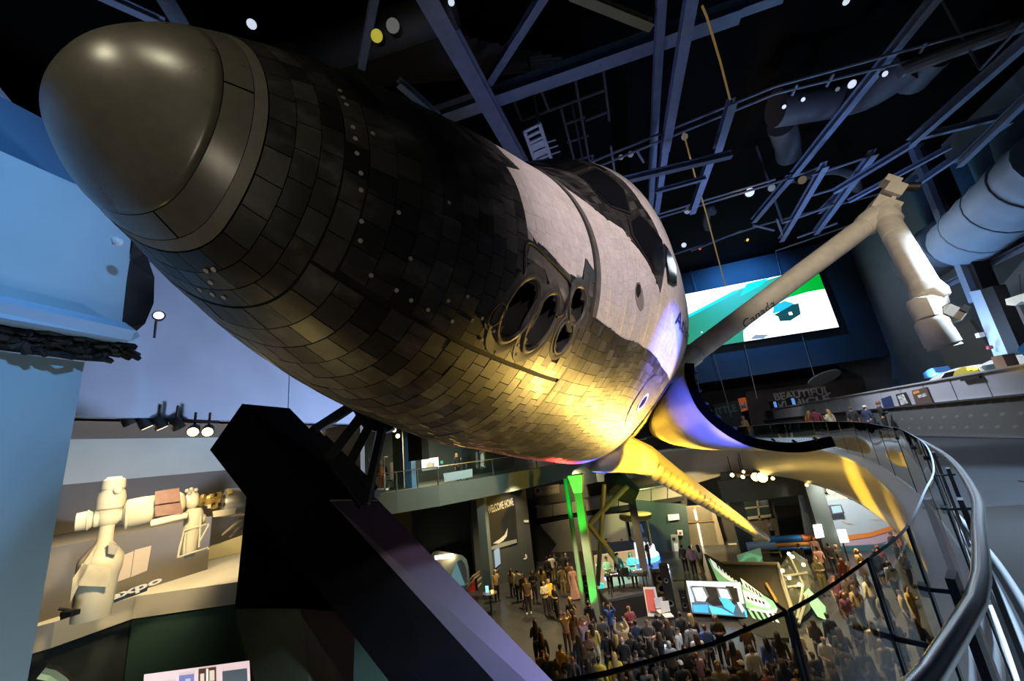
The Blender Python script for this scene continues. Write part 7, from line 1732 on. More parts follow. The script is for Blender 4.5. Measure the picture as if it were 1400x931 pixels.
# ---------------------------------------------------------------- people
def bone_setup(pose):
    """joints (x right of the person, y back, z up), the person faces -y"""
    J = {}; R = {}; E = []
    def j(n, p, r): J[n] = np.array(p, float); R[n] = r
    lean = 0.02
    j('pelvis', (0, 0, 0.94), (0.15, 0.115)); j('waist', (0, -0.01, 1.10), (0.128, 0.10)); j('chest', (0, -0.01, 1.30), (0.155, 0.115)); j('neckb', (0, 0.01, 1.44), (0.085, 0.075))
    j('neck', (0, 0.0, 1.50), (0.055, 0.058)); j('jaw', (0, -0.015, 1.565), (0.068, 0.082)); j('head', (0, -0.005, 1.635), (0.078, 0.098)); j('crown', (0, 0.005, 1.705), (0.055, 0.07))
    E += [('pelvis', 'waist'), ('waist', 'chest'), ('chest', 'neckb'), ('neckb', 'neck'), ('neck', 'jaw'), ('jaw', 'head'), ('head', 'crown')]
    for s, k in ((-1, 'L'), (1, 'R')):
        st = 0.0
        if pose == 'walk': st = 0.16 * s
        if pose == 'stand': st = 0.03 * s
        j('hip' + k, (0.085 * s, 0, 0.88), (0.098, 0.105)); j('thigh' + k, (0.095 * s, st * 0.5 - 0.01, 0.68), (0.082, 0.088)); j('knee' + k, (0.10 * s, st * 0.9 - 0.02, 0.48), (0.057, 0.062))
        j('calf' + k, (0.10 * s, st * 1.2 + 0.015, 0.33), (0.052, 0.058)); j('ankle' + k, (0.10 * s, st * 1.5 + 0.03, 0.085), (0.036, 0.042)); j('toe' + k, (0.118 * s, st * 1.5 - 0.14, 0.032), (0.042, 0.028))
        E += [('pelvis', 'hip' + k), ('hip' + k, 'thigh' + k), ('thigh' + k, 'knee' + k), ('knee' + k, 'calf' + k), ('calf' + k, 'ankle' + k), ('ankle' + k, 'toe' + k)]
        sh = np.array([0.175 * s, 0.005, 1.395])
        mode = 'down'
        if pose == 'phone' and s > 0: mode = 'up'
        if pose == 'cross': mode = 'front'
        if pose == 'raise': mode = 'raise'
        if pose == 'drink': mode = 'hold' if s < 0 else 'down'
        if mode == 'down': el, wr, hd = (0.235 * s, 0.03, 1.12), (0.245 * s, -0.05, 0.87), (0.245 * s, -0.075, 0.79)
        if mode == 'up': el, wr, hd = (0.23 * s, 0.0, 1.13), (0.13 * s, -0.23, 1.27), (0.10 * s, -0.28, 1.34)
        if mode == 'hold': el, wr, hd = (0.235 * s, 0.02, 1.12), (0.18 * s, -0.22, 1.12), (0.15 * s, -0.30, 1.14)
        if mode == 'front': el, wr, hd = (0.235 * s, -0.01, 1.13), (0.06 * s, -0.19, 1.14), (-0.02 * s, -0.20, 1.16)
        if mode == 'raise': el, wr, hd = (0.29 * s, -0.10, 1.50), (0.20 * s, -0.20, 1.72), (0.17 * s, -0.23, 1.80)
        j('sh' + k, sh, (0.068, 0.068)); j('el' + k, el, (0.045, 0.047)); j('wr' + k, wr, (0.030, 0.033)); j('hd' + k, hd, (0.036, 0.024))
        m = (J['sh' + k] + J['el' + k]) / 2; j('ua' + k, m, (0.054, 0.055)); m = J['el' + k] * 0.65 + J['wr' + k] * 0.35; j('fa' + k, m, (0.044, 0.045))
        E += [('chest', 'sh' + k), ('sh' + k, 'ua' + k), ('ua' + k, 'el' + k), ('el' + k, 'fa' + k), ('fa' + k, 'wr' + k), ('wr' + k, 'hd' + k)]
    return J, R, E
REG = {}
for k in 'LR':
    for a, b, r in (('sh', 'ua', 'upper'), ('ua', 'el', 'upper'), ('el', 'fa', 'fore'), ('fa', 'wr', 'fore'), ('wr', 'hd', 'hand'), ('hip', 'thigh', 'leg'), ('thigh', 'knee', 'leg'), ('knee', 'calf', 'leg'), ('calf', 'ankle', 'leg'), ('ankle', 'toe', 'foot')):
        REG[(a + k, b + k)] = r
    REG[('pelvis', 'hip' + k)] = 'leg'; REG[('chest', 'sh' + k)] = 'torso'
REG.update({('pelvis', 'waist'): 'torso', ('waist', 'chest'): 'torso', ('chest', 'neckb'): 'torso', ('neckb', 'neck'): 'head', ('neck', 'jaw'): 'head', ('jaw', 'head'): 'head', ('head', 'crown'): 'head'})
def mesh_from(name, V, F, smooth=True):
    used = sorted({i for f in F for i in f}); mp = {o: n for n, o in enumerate(used)}
    me = bpy.data.meshes.new(name); me.from_pydata([tuple(V[i]) for i in used], [], [tuple(mp[i] for i in f) for f in F])
    me.polygons.foreach_set('use_smooth', [smooth] * len(me.polygons)); me.materials.append(None); me.update()
    return me
def make_pose(pose):
    J, R, E = bone_setup(pose); names = list(J); idx = {n: i for i, n in enumerate(names)}
    me = bpy.data.meshes.new('skeleton'); me.from_pydata([tuple(J[n]) for n in names], [(idx[a], idx[b]) for a, b in E], [])
    o = bpy.data.objects.new('skeleton', me); COL.objects.link(o)
    sk = o.modifiers.new('skin', 'SKIN'); sk.use_smooth_shade = True
    for n in names:
        sv = me.skin_vertices[0].data[idx[n]]; sv.radius = R[n]; sv.use_root = (n == 'pelvis')
    o.modifiers.new('sub', 'SUBSURF').levels = 1
    ev = o.evaluated_get(bpy.context.evaluated_depsgraph_get())
    m2 = bpy.data.meshes.new_from_object(ev)
    V = np.array([v.co[:] for v in m2.vertices]); N = np.array([v.normal[:] for v in m2.vertices]); F = [tuple(p.vertices) for p in m2.polygons]
    bpy.data.objects.remove(o); bpy.data.meshes.remove(me); bpy.data.meshes.remove(m2)
    best = np.full(len(V), 1e9); reg = np.array(['torso'] * len(V), dtype=object)
    for a, b in E:
        A, B = J[a], J[b]; d = B - A; t = np.clip(((V - A) @ d) / (d @ d), 0, 1); ds = np.linalg.norm(V - A - t[:, None] * d, axis=1)
        rr = np.mean(R[a]) * (1 - t) + np.mean(R[b]) * t; ds = ds - rr
        w = ds < best; best = np.where(w, ds, best); reg[w] = REG[(a, b)]
    hz = (V[:, 2] - 1.635)
    # face: nose and brow shaping, pull the chin forward
    for i in range(len(V)):
        if reg[i] == 'head' and abs(V[i][0]) < 0.02 and V[i][1] < -0.07 and 1.59 < V[i][2] < 1.65: V[i][1] -= 0.018
    def faces(regs, cond=None): return [f for f in F if sum(reg[i] in regs for i in f) * 2 > len(f) and (cond is None or cond(np.mean([V[i] for i in f], axis=0)))]
    bodyV = [tuple(v) for v in V]; bodyF = list(F)
    mb = MB()
    for s, k in ((-1, 'L'), (1, 'R')):      # four fingers and a thumb per hand
        h, w = J['hd' + k], J['wr' + k]; d = (h - w) / np.linalg.norm(h - w); sd = np.cross(d, (0, 1, 0.01)) if abs(d[1]) < 0.9 else np.array([1.0, 0, 0]); sd /= np.linalg.norm(sd)
        if sd @ np.array([0, -1, 0]) < 0: sd = -sd
        pn_ = np.cross(d, sd)
        for q, ln in zip((-0.024, -0.008, 0.008, 0.023), (0.058, 0.07, 0.074, 0.064)):
            b0 = h + sd * q + d * 0.012; mb.tube([b0, b0 + d * ln * 0.55 + pn_ * 0.006 * s, b0 + d * ln * 0.95 + pn_ * 0.022 * s], [0.0095, 0.0085, 0.006], 5)
        b0 = w + d * 0.03 + sd * 0.028; mb.tube([b0, b0 + sd * 0.03 + d * 0.03, b0 + sd * 0.036 + d * 0.058], [0.011, 0.01, 0.007], 5)
    off = len(bodyV); bodyV += mb.v; bodyF += [tuple(off + i for i in f) for f in mb.f]
    # ears
    mb = MB()
    for s in (-1, 1): mb.ball((0.08 * s, 0.01, 1.625), 0.022, None, 6, 4, (0.4, 0.8, 1.3))
    off = len(bodyV); bodyV += mb.v; bodyF += [tuple(off + i for i in f) for f in mb.f]
    out = {'body': mesh_from('person', bodyV, bodyF)}
    up = lambda d: V + N * d
    out['top_long'] = mesh_from('shirt', up(0.014), faces(('torso', 'upper', 'fore'), lambda c: c[2] > 0.86) + faces(('leg',), lambda c: c[2] > 0.90))
    out['top_short'] = mesh_from('shirt', up(0.014), faces(('torso', 'upper'), lambda c: c[2] > 0.86) + faces(('leg',), lambda c: c[2] > 0.90))
    out['trousers'] = mesh_from('trousers', up(0.011), faces(('leg',)) + faces(('torso',), lambda c: c[2] < 1.0))
    out['shoes'] = mesh_from('shoes', up(0.009), faces(('foot',)))
    out['hair_short'] = mesh_from('hair', V + N * 0.016, faces(('head',), lambda c: (c[2] > 1.645 and c[1] > -0.075) or (c[1] > 0.02 and c[2] > 1.55)))
    return out
POSES = {k: make_pose(k) for k in ('stand', 'phone', 'cross', 'raise', 'walk', 'drink')}
# shared extras
def long_hair():
    b = MB(); rows = []
    for z, w, d, y0 in ((1.735, 0.03, 0.03, 0.0), (1.72, 0.075, 0.08, 0.0), (1.66, 0.098, 0.105, 0.012), (1.58, 0.105, 0.085, 0.04), (1.48, 0.115, 0.06, 0.065), (1.38, 0.11, 0.045, 0.085), (1.28, 0.07, 0.03, 0.09)):
        rows.append([(w * math.cos(t), y0 + (d * math.sin(t) if math.sin(t) > 0 else d * math.sin(t) * (0.55 if z > 1.64 else 0.1)), z) for t in np.linspace(0, 2 * math.pi, 13)[:-1]])
    b.grid(rows, None, closed=True); me = b.mesh('hair', None, True); me.materials.append(None); return me
def cap_mesh():
    b = MB(); rows = []
    for z, w in ((1.745, 0.02), (1.735, 0.06), (1.70, 0.095), (1.655, 0.104)): rows.append([(w * 0.9 * math.cos(t), w * 1.08 * math.sin(t), z) for t in np.linspace(0, 2 * math.pi, 13)[:-1]])
    b.grid(rows, None, closed=True); b.prism([(-0.07, -0.08, 1.66), (0.07, -0.08, 1.66), (0.055, -0.18, 1.645), (-0.055, -0.18, 1.645)], (0, 0, 0.008)); me = b.mesh('cap', None, True); me.materials.append(None); return me
def skirt_mesh(z0, w0):
    b = MB(); rows = []
    for z, w in ((1.06, 0.135), (0.95, 0.165), (0.80, 0.19), (z0, w0)): rows.append([(w * math.cos(t) * (1 + 0.05 * math.sin(5 * t)), w * 0.82 * math.sin(t), z) for t in np.linspace(0, 2 * math.pi, 21)[:-1]])
    b.grid(rows, None, closed=True); me = b.mesh('skirt', None, True); me.materials.append(None); return me
def face_mesh():
    b = MB()
    for s in (-1, 1):
        b.ball((0.032 * s, -0.098, 1.638), 0.0105, None, 6, 4, (1.2, 0.5, 0.7)); b.box((0.032 * s, -0.099, 1.657), (0.032, 0.01, 0.006))
    b.box((0, -0.094, 1.572), (0.042, 0.01, 0.008)); me = b.mesh('face', None); me.materials.append(None); return me
X_LONG, X_CAP, X_SKIRT, X_GOWN, X_FACE = long_hair(), cap_mesh(), skirt_mesh(0.5, 0.22), skirt_mesh(0.06, 0.30), face_mesh()
X_PHONE = MB().box((0.10, -0.31, 1.40), (0.075, 0.012, 0.15)).mesh('phone'); X_PHONE.materials.append(None)
PAL = {'black': (0.018, 0.018, 0.02), 'charcoal': (0.045, 0.045, 0.05), 'navy': (0.03, 0.045, 0.10), 'blue': (0.04, 0.09, 0.32), 'grey': (0.26, 0.26, 0.27), 'pale': (0.55, 0.54, 0.52), 'white': (0.75, 0.73, 0.70), 'cream': (0.66, 0.57, 0.40),
       'tan': (0.40, 0.28, 0.14), 'brown': (0.13, 0.075, 0.04), 'maroon': (0.16, 0.03, 0.035), 'olive': (0.20, 0.18, 0.07), 'gold': (0.55, 0.40, 0.10), 'yellow': (0.70, 0.50, 0.05), 'pink': (0.55, 0.30, 0.28), 'lilac': (0.42, 0.28, 0.45), 'denim': (0.07, 0.10, 0.17), 'red': (0.5, 0.05, 0.04), 'orange': (0.6, 0.2, 0.05), 'teal': (0.25, 0.55, 0.55), 'khaki': (0.36, 0.29, 0.16)}
HAIRC = {'d': (0.015, 0.012, 0.010), 'b': (0.06, 0.035, 0.02), 'y': (0.45, 0.30, 0.10), 'g': (0.36, 0.35, 0.34), 'r': (0.18, 0.05, 0.025)}
SKIN = [(0.55, 0.33, 0.23), (0.48, 0.28, 0.18), (0.30, 0.16, 0.10), (0.60, 0.38, 0.28)]
def cloth(k): return mat('cloth_' + k, PAL[k], 0.85, vary=0.15, scale=6)
def hairm(k): return mat('hair_' + k, HAIRC[k], 0.6)
prng = random.Random(21)
def part(me, name, parent, m):
    o = bpy.data.objects.new(name, me); COL.objects.link(o); o.parent = parent
    o.material_slots[0].link = 'OBJECT'; o.material_slots[0].material = m
    return o
def person(pos, face, label, top='black', legs='black', hair='sd', pose='stand', sleeve='short', scale=1.0, group=None, skirt=None, shoes='black', phone=False, hat=None):
    """hair: s short / l long / n bald, then the colour letter; face: heading in degrees, 0 looks towards the ramp"""
    P = POSES[pose]
    o = bpy.data.objects.new('person', P['body']); COL.objects.link(o)
    o.location = tuple(pos); o.rotation_euler = (0, 0, math.radians(face)); o.scale = (scale, scale, scale)
    o.material_slots[0].link = 'OBJECT'; o.material_slots[0].material = mat('skin_%d' % prng.randrange(4), (0, 0, 0)) if False else mat_skin(prng.randrange(4))
    tag(o, label, 'person', group)
    part(P['top_' + sleeve], 'shirt', o, cloth(top))
    if skirt: part({'short': X_SKIRT, 'gown': X_GOWN}[skirt], 'skirt', o, cloth(legs))
    else: part(P['trousers'], 'trousers', o, cloth(legs))
    part(P['shoes'], 'shoes', o, cloth(shoes)); part(X_FACE, 'face', o, hairm('d'))
    if hair[0] == 's': part(P['hair_short'], 'hair', o, hairm(hair[1]))
    if hair[0] == 'l': part(X_LONG, 'hair', o, hairm(hair[1]))
    if hat: part(X_CAP, 'cap', o, cloth(hat))
    if phone: part(X_PHONE, 'phone', o, mat('phone_lit', (0.6, 0.75, 1), 0.3, emit=(0.6, 0.75, 1), strength=1.5))
    return o
def mat_skin(i): return mat('skin_tone_%d' % i, SKIN[i], 0.6)
def at_head(px, py, zf=0.0, s=1.0):
    p = at_z(px, py, zf + 1.63 * s); return (p[0], p[1], zf)
CROWD = [
 (695, 752, 20, 'maroon', 'black', 'lb', 'cross', 'long', 'woman in a dark red top nearest the tall poster wall'),
 (702.5, 753, 10, 'white', 'black', 'ld', 'phone', 'long', 'person in a white blouse beside the dark red top by the poster'),
 (715, 753, -10, 'white', 'black', 'sb', 'cross', 'long', 'person in a white shirt standing alone before the dark wedge wall'),
 (676.5, 781, 60, 'tan', 'black', 'ly', 'phone', 'long', 'blonde woman in tan top and black leggings by the bright rail'),
 (698, 779, 160, 'tan', 'charcoal', 'lb', 'stand', 'short', 'person in tan half hidden left of the pale grey shirt'),
 (706, 780, 200, 'pale', 'black', 'sd', 'stand', 'long', 'man in pale grey shirt and black trousers seen from behind'),
 (718.5, 793, 5, 'brown', 'black', 'sr', 'stand', 'short', 'man in brown tee shirt and white shoes facing the ramp'),
 (714, 786, 0, 'charcoal', 'black', 'lb', 'stand', 'long', 'dark figure right behind the man in brown tee shirt'),
 (727.5, 782, 10, 'black', 'black', 'lb', 'cross', 'long', 'woman all in black with folded arms right of the brown tee shirt'),
 (739.5, 777, 170, 'gold', 'black', 'ld', 'phone', 'long', 'person in a golden jacket with a violet glow behind the cream jacket'),
 (743, 797, 15, 'cream', 'black', 'sy', 'cross', 'long', 'woman in a shiny cream jacket and black leggings'),
 (749.5, 794, 40, 'yellow', 'black', 'ly', 'stand', 'short', 'person with bright yellow scarf beside the shiny cream jacket'),
 (757.5, 802, -30, 'black', 'black', 'sd', 'cross', 'short', 'man in black tee shirt right of the yellow scarf'),
 (753, 760, 190, 'white', 'khaki', 'sd', 'stand', 'long', 'man in white shirt and khaki trousers seen from behind'),
 (747.5, 763, 170, 'black', 'black', 'sd', 'stand', 'long', 'dark suited figure left of the khaki trousers'),
 (757.5, 758, 0, 'black', 'black', 'sd', 'stand', 'long', 'man in dark suit facing us above the white shirt'),
 (760, 769, 100, 'charcoal', 'black', 'ld', 'stand', 'long', 'dark haired woman between white shirt and olive outfit'),
 (766, 776, 185, 'olive', 'olive', 'sb', 'stand', 'long', 'person in a whole olive outfit seen from behind'),
 (768.5, 759, 10, 'black', 'black', 'sd', 'stand', 'long', 'left one of two dark suits behind the brown gown'),
 (773, 758, 20, 'charcoal', 'black', 'sg', 'stand', 'long', 'right one of two dark suits behind the brown gown'),
 (776, 771, 30, 'brown', 'brown', 'lr', 'stand', 'short', 'woman in a long brown gown left of the thin pole'),
 (781.5, 777, 30, 'pink', 'pink', 'ly', 'stand', 'short', 'woman in a long pale pink gown touching the thin pole'),
 (788.5, 763, 10, 'navy', 'black', 'sd', 'stand', 'long', 'man in blue grey suit right behind the thin pole'),
 (805, 762, -20, 'pink', 'charcoal', 'lr', 'stand', 'short', 'pinkish lit person just left of the green tower post'),
 (779, 819, 30, 'black', 'black', 'ly', 'phone', 'short', 'fair haired woman in black below the pink gown'),
 (804, 824, 170, 'black', 'black', 'sd', 'phone', 'long', 'dark figure against the green lit foot of the tower'),
 (731, 851, 200, 'black', 'black', 'ld', 'phone', 'short', 'woman with long black hair alone above the violet beam'),
 (739, 868, 190, 'black', 'black', 'lb', 'stand', 'long', 'woman in black below the long black hair'),
 (741, 893, 150, 'orange', 'black', 'sr', 'stand', 'short', 'person with orange glow at the edge of the violet beam'),
 (748, 897, 10, 'black', 'black', 'sg', 'drink', 'short', 'grey haired person in black beside the orange glow'),
 (765.5, 884, 160, 'yellow', 'black', 'sb', 'stand', 'long', 'person in a mustard yellow coat near the floor glare'),
 (775, 899, 170, 'charcoal', 'black', 'sy', 'stand', 'short', 'blond head left of the broad navy back'),
 (782.5, 901, 185, 'navy', 'black', 'nb', 'stand', 'short', 'balding man with a broad navy tee shirt back'),
 (771, 840, 30, 'tan', 'brown', 'sb', 'raise', 'short', 'woman with bare arms raised in a tan top'),
 (781, 836, 190, 'brown', 'brown', 'ld', 'stand', 'short', 'woman in a dark brown dress right of the raised arms'),
 (795, 847, 40, 'lilac', 'lilac', 'lb', 'raise', 'short', 'woman in a lilac dress waving beside the tower foot'),
 (809.5, 856, 185, 'gold', 'cream', 'lb', 'stand', 'long', 'long brown hair over a sparkling gold jacket'),
 (832, 829, 0, 'blue', 'navy', 'sb', 'raise', 'long', 'man in a royal blue shirt with raised fists'),
 (859, 831, 20, 'maroon', 'black', 'sr', 'cross', 'long', 'man in a dim maroon shirt in front of the stage'),
 (849.5, 856, 190, 'tan', 'tan', 'sy', 'raise', 'long', 'fair haired person in tan with one arm high'),
 (842.5, 871, 150, 'black', 'black', 'ly', 'phone', 'short', 'bright blonde woman with a raised hand at centre'),
 (850, 874, 170, 'black', 'black', 'nb', 'stand', 'short', 'bald man in black right of the bright blonde'),
 (839.5, 896, 170, 'yellow', 'yellow', 'ly', 'stand', 'long', 'blonde woman in a vivid yellow dress'),
 (818, 901, 165, 'yellow', 'denim', 'sd', 'stand', 'long', 'black haired man in a yellow shirt left of the yellow dress'),
 (848.5, 917, 180, 'pink', 'pink', 'lb', 'stand', 'short', 'person in dusty pink at the bottom beside the yellow dress'),
 (884, 850, 10, 'charcoal', 'khaki', 'sb', 'cross', 'short', 'man in dark tee shirt with both forearms forward'),
 (897, 842, 190, 'black', 'black', 'sd', 'stand', 'long', 'man in black before the red board'),
 (901, 868, 170, 'black', 'black', 'lb', 'phone', 'short', 'woman in black left of the lit phone'),
 (914.5, 880, 200, 'grey', 'navy', 'sg', 'phone', 'long', 'grey haired man in a grey blazer lit by a blue phone'),
 (929, 839, 190, 'charcoal', 'denim', 'sd', 'stand', 'long', 'man in a dark checked shirt left of the video screen'),
 (943, 842, 190, 'black', 'black', 'ly', 'stand', 'long', 'pale blonde head below the corner of the video screen'),
 (925.5, 861, 60, 'pale', 'charcoal', 'sd', 'stand', 'long', 'slim man in pale shirt facing right'),
 (942.5, 854, 190, 'grey', 'black', 'sd', 'stand', 'long', 'dark haired man in a light grey shirt'),
 (951, 869, 195, 'white', 'black', 'lb', 'stand', 'short', 'woman with a long ponytail over a white tee shirt'),
 (962.5, 857, 200, 'blue', 'navy', 'sb', 'stand', 'short', 'man in a blue tee shirt with a green light over his head'),
 (977.5, 844, 10, 'black', 'black', 'lg', 'cross', 'long', 'person in black jacket directly under the video screen'),
 (936, 886, 20, 'black', 'black', 'ld', 'phone', 'long', 'person in black between blazer and lilac shirt'),
 (952, 895, 30, 'lilac', 'navy', 'sr', 'phone', 'short', 'red haired boy in a lilac shirt under the glass edge'),
 (930.5, 908, 190, 'black', 'black', 'sb', 'stand', 'short', 'person in a white cap left of the lilac shirt'),
 (868.5, 893, 40, 'black', 'black', 'sd', 'stand', 'long', 'man in black with reddish face right of the yellow dress'),
 (981, 909, 20, 'grey', 'charcoal', 'ly', 'stand', 'long', 'fair woman in grey behind the glass edge'),
 (1017, 855, 185, 'brown', 'black', 'sd', 'phone', 'short', 'man in dark brown tee shirt under the leaning graphic'),
 (1014, 908, 200, 'charcoal', 'black', 'sb', 'stand', 'short', 'person in a cream cap behind the glass'),
 (1046, 875, 190, 'blue', 'black', 'ld', 'stand', 'long', 'woman in a shiny blue top behind the glass'),
 (1062, 868, 170, 'black', 'black', 'ld', 'stand', 'long', 'black haired person in black left of the cream top'),
 (1087, 863, 160, 'cream', 'black', 'lb', 'drink', 'long', 'long haired woman in a cream top by the dark glass joint'),
 (1026, 886, 190, 'pale', 'black', 'sb', 'stand', 'long', 'person in beige below the brown tee shirt'),
 (1047, 917, 200, 'maroon', 'black', 'sb', 'stand', 'short', 'person in dull maroon low behind the glass'),
 (1068, 905, 190, 'navy', 'navy', 'ld', 'stand', 'long', 'person in navy below the black haired one'),
 (1125, 874, 20, 'white', 'khaki', 'nb', 'drink', 'short', 'bald man in a white shirt crossed by the blue reflection'),
 (1130, 841, 200, 'navy', 'black', 'sd', 'stand', 'long', 'dark haired man in navy above the bald man'),
 (1152, 812, 30, 'maroon', 'black', 'lr', 'phone', 'short', 'woman in a maroon top under the bright glass edge'),
 (1166, 803, 200, 'tan', 'black', 'lb', 'stand', 'short', 'woman in tan right of the maroon top'),
 (1183, 790, 190, 'cream', 'black', 'ld', 'stand', 'long', 'woman in a pale yellow coat below the glass edge'),
 (1203, 812, 20, 'olive', 'khaki', 'sb', 'stand', 'short', 'man in a pale olive shirt left of the glass joint'),
 (1190, 853, 190, 'pale', 'grey', 'lb', 'stand', 'long', 'brown haired woman in a pale grey dress under the reflection'),
 (1177, 888, 10, 'black', 'black', 'sd', 'stand', 'long', 'dark clothed man above the handrail'),
 (1204, 878, 200, 'grey', 'charcoal', 'sg', 'stand', 'long', 'person in grey touching the handrail line'),
 (1091, 745, 30, 'black', 'charcoal', 'sd', 'stand', 'long', 'dark man leaning beside the bubble cabin'),
 (1111, 736, 20, 'pink', 'pink', 'lb', 'stand', 'short', 'pink lit person in front of the orange tube'),
 (1116, 749, 190, 'pink', 'black', 'sd', 'stand', 'short', 'dark haired person in pink right of the bubble cabin'),
 (1131, 744, 180, 'black', 'black', 'sd', 'stand', 'long', 'tall man in black below the left glaring panel'),
 (1143, 747, 30, 'charcoal', 'charcoal', 'lg', 'stand', 'long', 'pale haired woman right of the tall man in black'),
 (1115, 764, 20, 'olive', 'olive', 'ly', 'cross', 'long', 'woman in an olive blouse above the green fin'),
 (1149, 766, 200, 'maroon', 'brown', 'lr', 'stand', 'long', 'woman with red brown hair below the pale haired woman'),
 (1162, 777, 30, 'brown', 'brown', 'lb', 'stand', 'short', 'woman with pinned up brown hair at right of the crowd'),
 (1138.5, 789, 10, 'maroon', 'black', 'sr', 'stand', 'short', 'orange lit face above the bright glass edge'),
 (1171, 753, 40, 'tan', 'tan', 'ly', 'cross', 'short', 'woman in a tan dress before the teal mural base'),
 (1194, 754, 200, 'black', 'black', 'sd', 'stand', 'long', 'man in black right of the tan dress'),
 (1199, 748, 180, 'maroon', 'black', 'sd', 'stand', 'long', 'man in a dark red cap near the right mural edge'),
 (1217, 729, 20, 'charcoal', 'black', 'sd', 'stand', 'long', 'left one of two dark visitors at the far right mural edge'),
 (1225.5, 727, 30, 'orange', 'black', 'sd', 'stand', 'long', 'visitor in orange at the far right mural edge'),
 (1152, 790, 20, 'brown', 'black', 'sb', 'stand', 'short', 'left one of two small reddish faces under the pinned hair'),
 (1158, 788, 20, 'brown', 'black', 'lb', 'stand', 'short', 'right one of two small reddish faces under the pinned hair'),
 (1239, 804, 40, 'gold', 'tan', 'lb', 'phone', 'long', 'woman in a gold top beside a violet spark behind the glass'),
 (1229, 809, 60, 'tan', 'black', 'sb', 'stand', 'short', 'person left of the gold top behind the glass'),
 (1241, 916, 20, 'cream', 'khaki', 'nb', 'stand', 'short', 'bald man in cream below the thick handrail'),
 (1232, 756, 30, 'charcoal', 'charcoal', 'sd', 'stand', 'long', 'dark figure behind the upper glass corner'),
 (1214, 770, 200, 'grey', 'black', 'lb', 'stand', 'long', 'person in grey right of the second glass joint'),
 (931.5, 747, 170, 'charcoal', 'black', 'sd', 'stand', 'long', 'left one of three friends by the teal wall kiosk'),
 (942.5, 748, 190, 'lilac', 'black', 'sd', 'stand', 'long', 'middle one of three friends by the teal wall kiosk'),
 (953, 747, 200, 'white', 'olive', 'ld', 'stand', 'short', 'friend in a white top with an olive bag by the metal doors'),
 (883, 741, 60, 'black', 'black', 'sd', 'phone', 'short', 'man in black shirt at the glowing suit display'),
 (828.5, 738, 40, 'navy', 'navy', 'sd', 'stand', 'long', 'attendant in navy at the counter, left of the rear column'),
 (850, 738, 20, 'black', 'black', 'sr', 'cross', 'long', 'attendant in dark suit with reddish hair at the counter'),
 (1051, 711, 30, 'white', 'black', 'sb', 'drink', 'short', 'visitor in a white top with a dark bag at the far barrier'),
]
for (px, py, fc, tp, lgc, hr_, ps, sl, lb) in CROWD:
    kw = {}
    if 'gown' in lb: kw = dict(skirt='gown')
    elif 'dress' in lb: kw = dict(skirt='short')
    if 'white cap' in lb: kw['hat'] = 'white'
    if 'cream cap' in lb: kw['hat'] = 'cream'
    if 'red cap' in lb: kw['hat'] = 'maroon'
    if 'white shoes' in lb: kw['shoes'] = 'white'
    if 'blue phone' in lb: kw['phone'] = True
    sc = 0.94 + 0.1 * prng.random()
    if 'boy' in lb or 'small reddish' in lb: sc = 0.85
    person(at_head(px, py, 0, sc), fc + prng.uniform(-12, 12), lb, tp, lgc, hr_, ps, sl, sc, 'visitors on the hall floor', **kw)
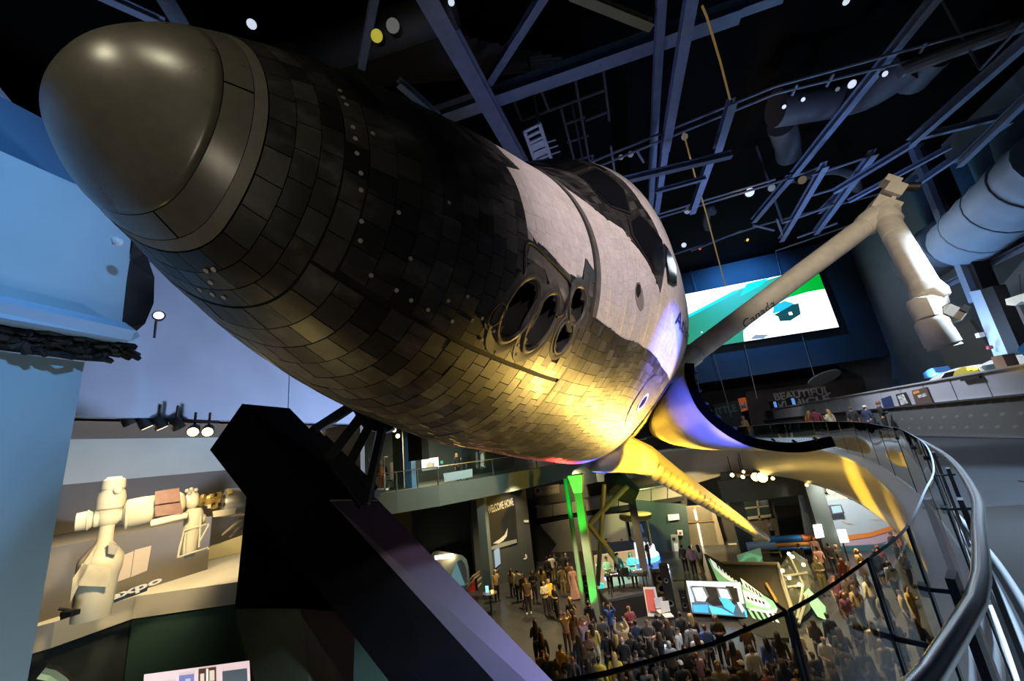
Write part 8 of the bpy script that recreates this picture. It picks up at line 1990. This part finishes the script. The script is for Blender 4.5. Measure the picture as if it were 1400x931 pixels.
# the darker people in the press at the bottom: each placed by its nearest neighbour that can be described
_seen = {}
def nearby(px, py, tp):
    best = sorted(CROWD, key=lambda c: (c[0] - px) ** 2 + (c[1] - py) ** 2)
    for c in best:
        dx, dy = px - c[0], py - c[1]
        w = ('right of' if dx > 0 else 'left of') if abs(dx) > abs(dy) else ('in front of' if dy > 0 else 'behind')
        short = ' '.join(c[8].split()[:10])
        if (w, c[8]) not in _seen and len(('%s clothed figure just %s the %s' % (tp, w, c[8])).split()) <= 16:
            _seen[(w, c[8])] = 1
            return '%s clothed figure just %s the %s' % (tp, w, c[8])
for (px, py) in [(861, 868), (874, 873), (888, 878), (878, 893), (889, 900), (899, 905), (882, 915), (897, 922), (862, 905), (862, 922), (910, 918), (828, 866), (822, 845), (803, 868), (790, 872), (868, 850), (911, 850), (760, 905), (772, 920), (760, 922), (796, 885), (803, 905), (948, 920), (968, 918), (998, 915), (1000, 880), (1030, 922), (1086, 895), (1090, 920), (1110, 895), (1112, 918), (1146, 862), (1150, 885), (1160, 905), (1140, 920), (1165, 845), (1188, 910), (1220, 850), (1225, 880), (1250, 850), (1110, 850)]:
    sc = 0.93 + 0.1 * prng.random()
    tp = prng.choice(('black', 'charcoal', 'black', 'navy', 'brown'))
    person(at_head(px, py, 0, sc), prng.choice((170, 190, 205, 20)), nearby(px, py, tp), tp, 'black', prng.choice(('sd', 'ld', 'sb', 'lb')), prng.choice(('stand', 'phone', 'stand', 'drink')), prng.choice(('short', 'long')), sc, 'dark press of the crowd')
# performers on the stage; teal shirts hold the cyan light in their colour
for u, v, fc, tp, hr_, ps, hat, lb in [(0.55, 0.9, 10, 'teal', 'sd', 'cross', 'charcoal', 'performer in a cap lit teal at the left of the stage'), (1.3, 1.2, -20, 'black', 'sd', 'stand', 'black', 'performer in black at the middle back of the stage'), (1.95, 0.9, 15, 'teal', 'lb', 'cross', None, 'performer bathed in bright cyan light at the right of the stage')]:
    person(sz(u, v), fc, lb, tp, 'black', hr_, ps, 'long', 0.98, 'performers on the stage', hat=hat)
# visitors upstairs
p = at_z(627, 657, 7.35); person((p[0], p[1], 7.35), 60, 'visitor in black holding something up on the left mezzanine', 'black', 'black', 'ly', 'phone', 'long', 1.0)
for px, py, y, fc, tp, lgc, hr_, ps, sl, hat, lb in [
 (1016, 571, 33.0, -60, 'tan', 'black', 'sb', 'drink', 'short', 'tan', 'man in a tan tee shirt and cap behind the bay door edge'),
 (1105, 564, 27.5, 150, 'orange', 'black', 'ly', 'stand', 'short', None, 'woman with pale hair and orange bag upstairs by the glass rail'),
 (1112, 560, 26.2, 170, 'maroon', 'black', 'sd', 'stand', 'short', None, 'man in a maroon shirt upstairs seen from behind'),
 (1131.5, 562, 26.6, 200, 'cream', 'black', 'ly', 'phone', 'long', None, 'blonde woman in a cream jacket upstairs'),
 (1162, 558, 25.4, 175, 'black', 'black', 'sb', 'stand', 'short', None, 'stocky man in a black tee shirt upstairs seen from behind'),
 (1182, 557, 25.6, 120, 'navy', 'navy', 'sb', 'cross', 'short', 'white', 'man in navy with a white cap upstairs'),
 (1200, 551, 24.2, 70, 'black', 'black', 'sr', 'cross', 'long', None, 'tall man in a black long sleeved shirt at the right end upstairs')]:
    h = at_y(px, py, y); person((h[0], h[1], 7.35), fc, lb, tp, lgc, hr_, ps, sl, (h[2] - 7.35) / 1.63, 'visitors on the upper deck', hat=hat)
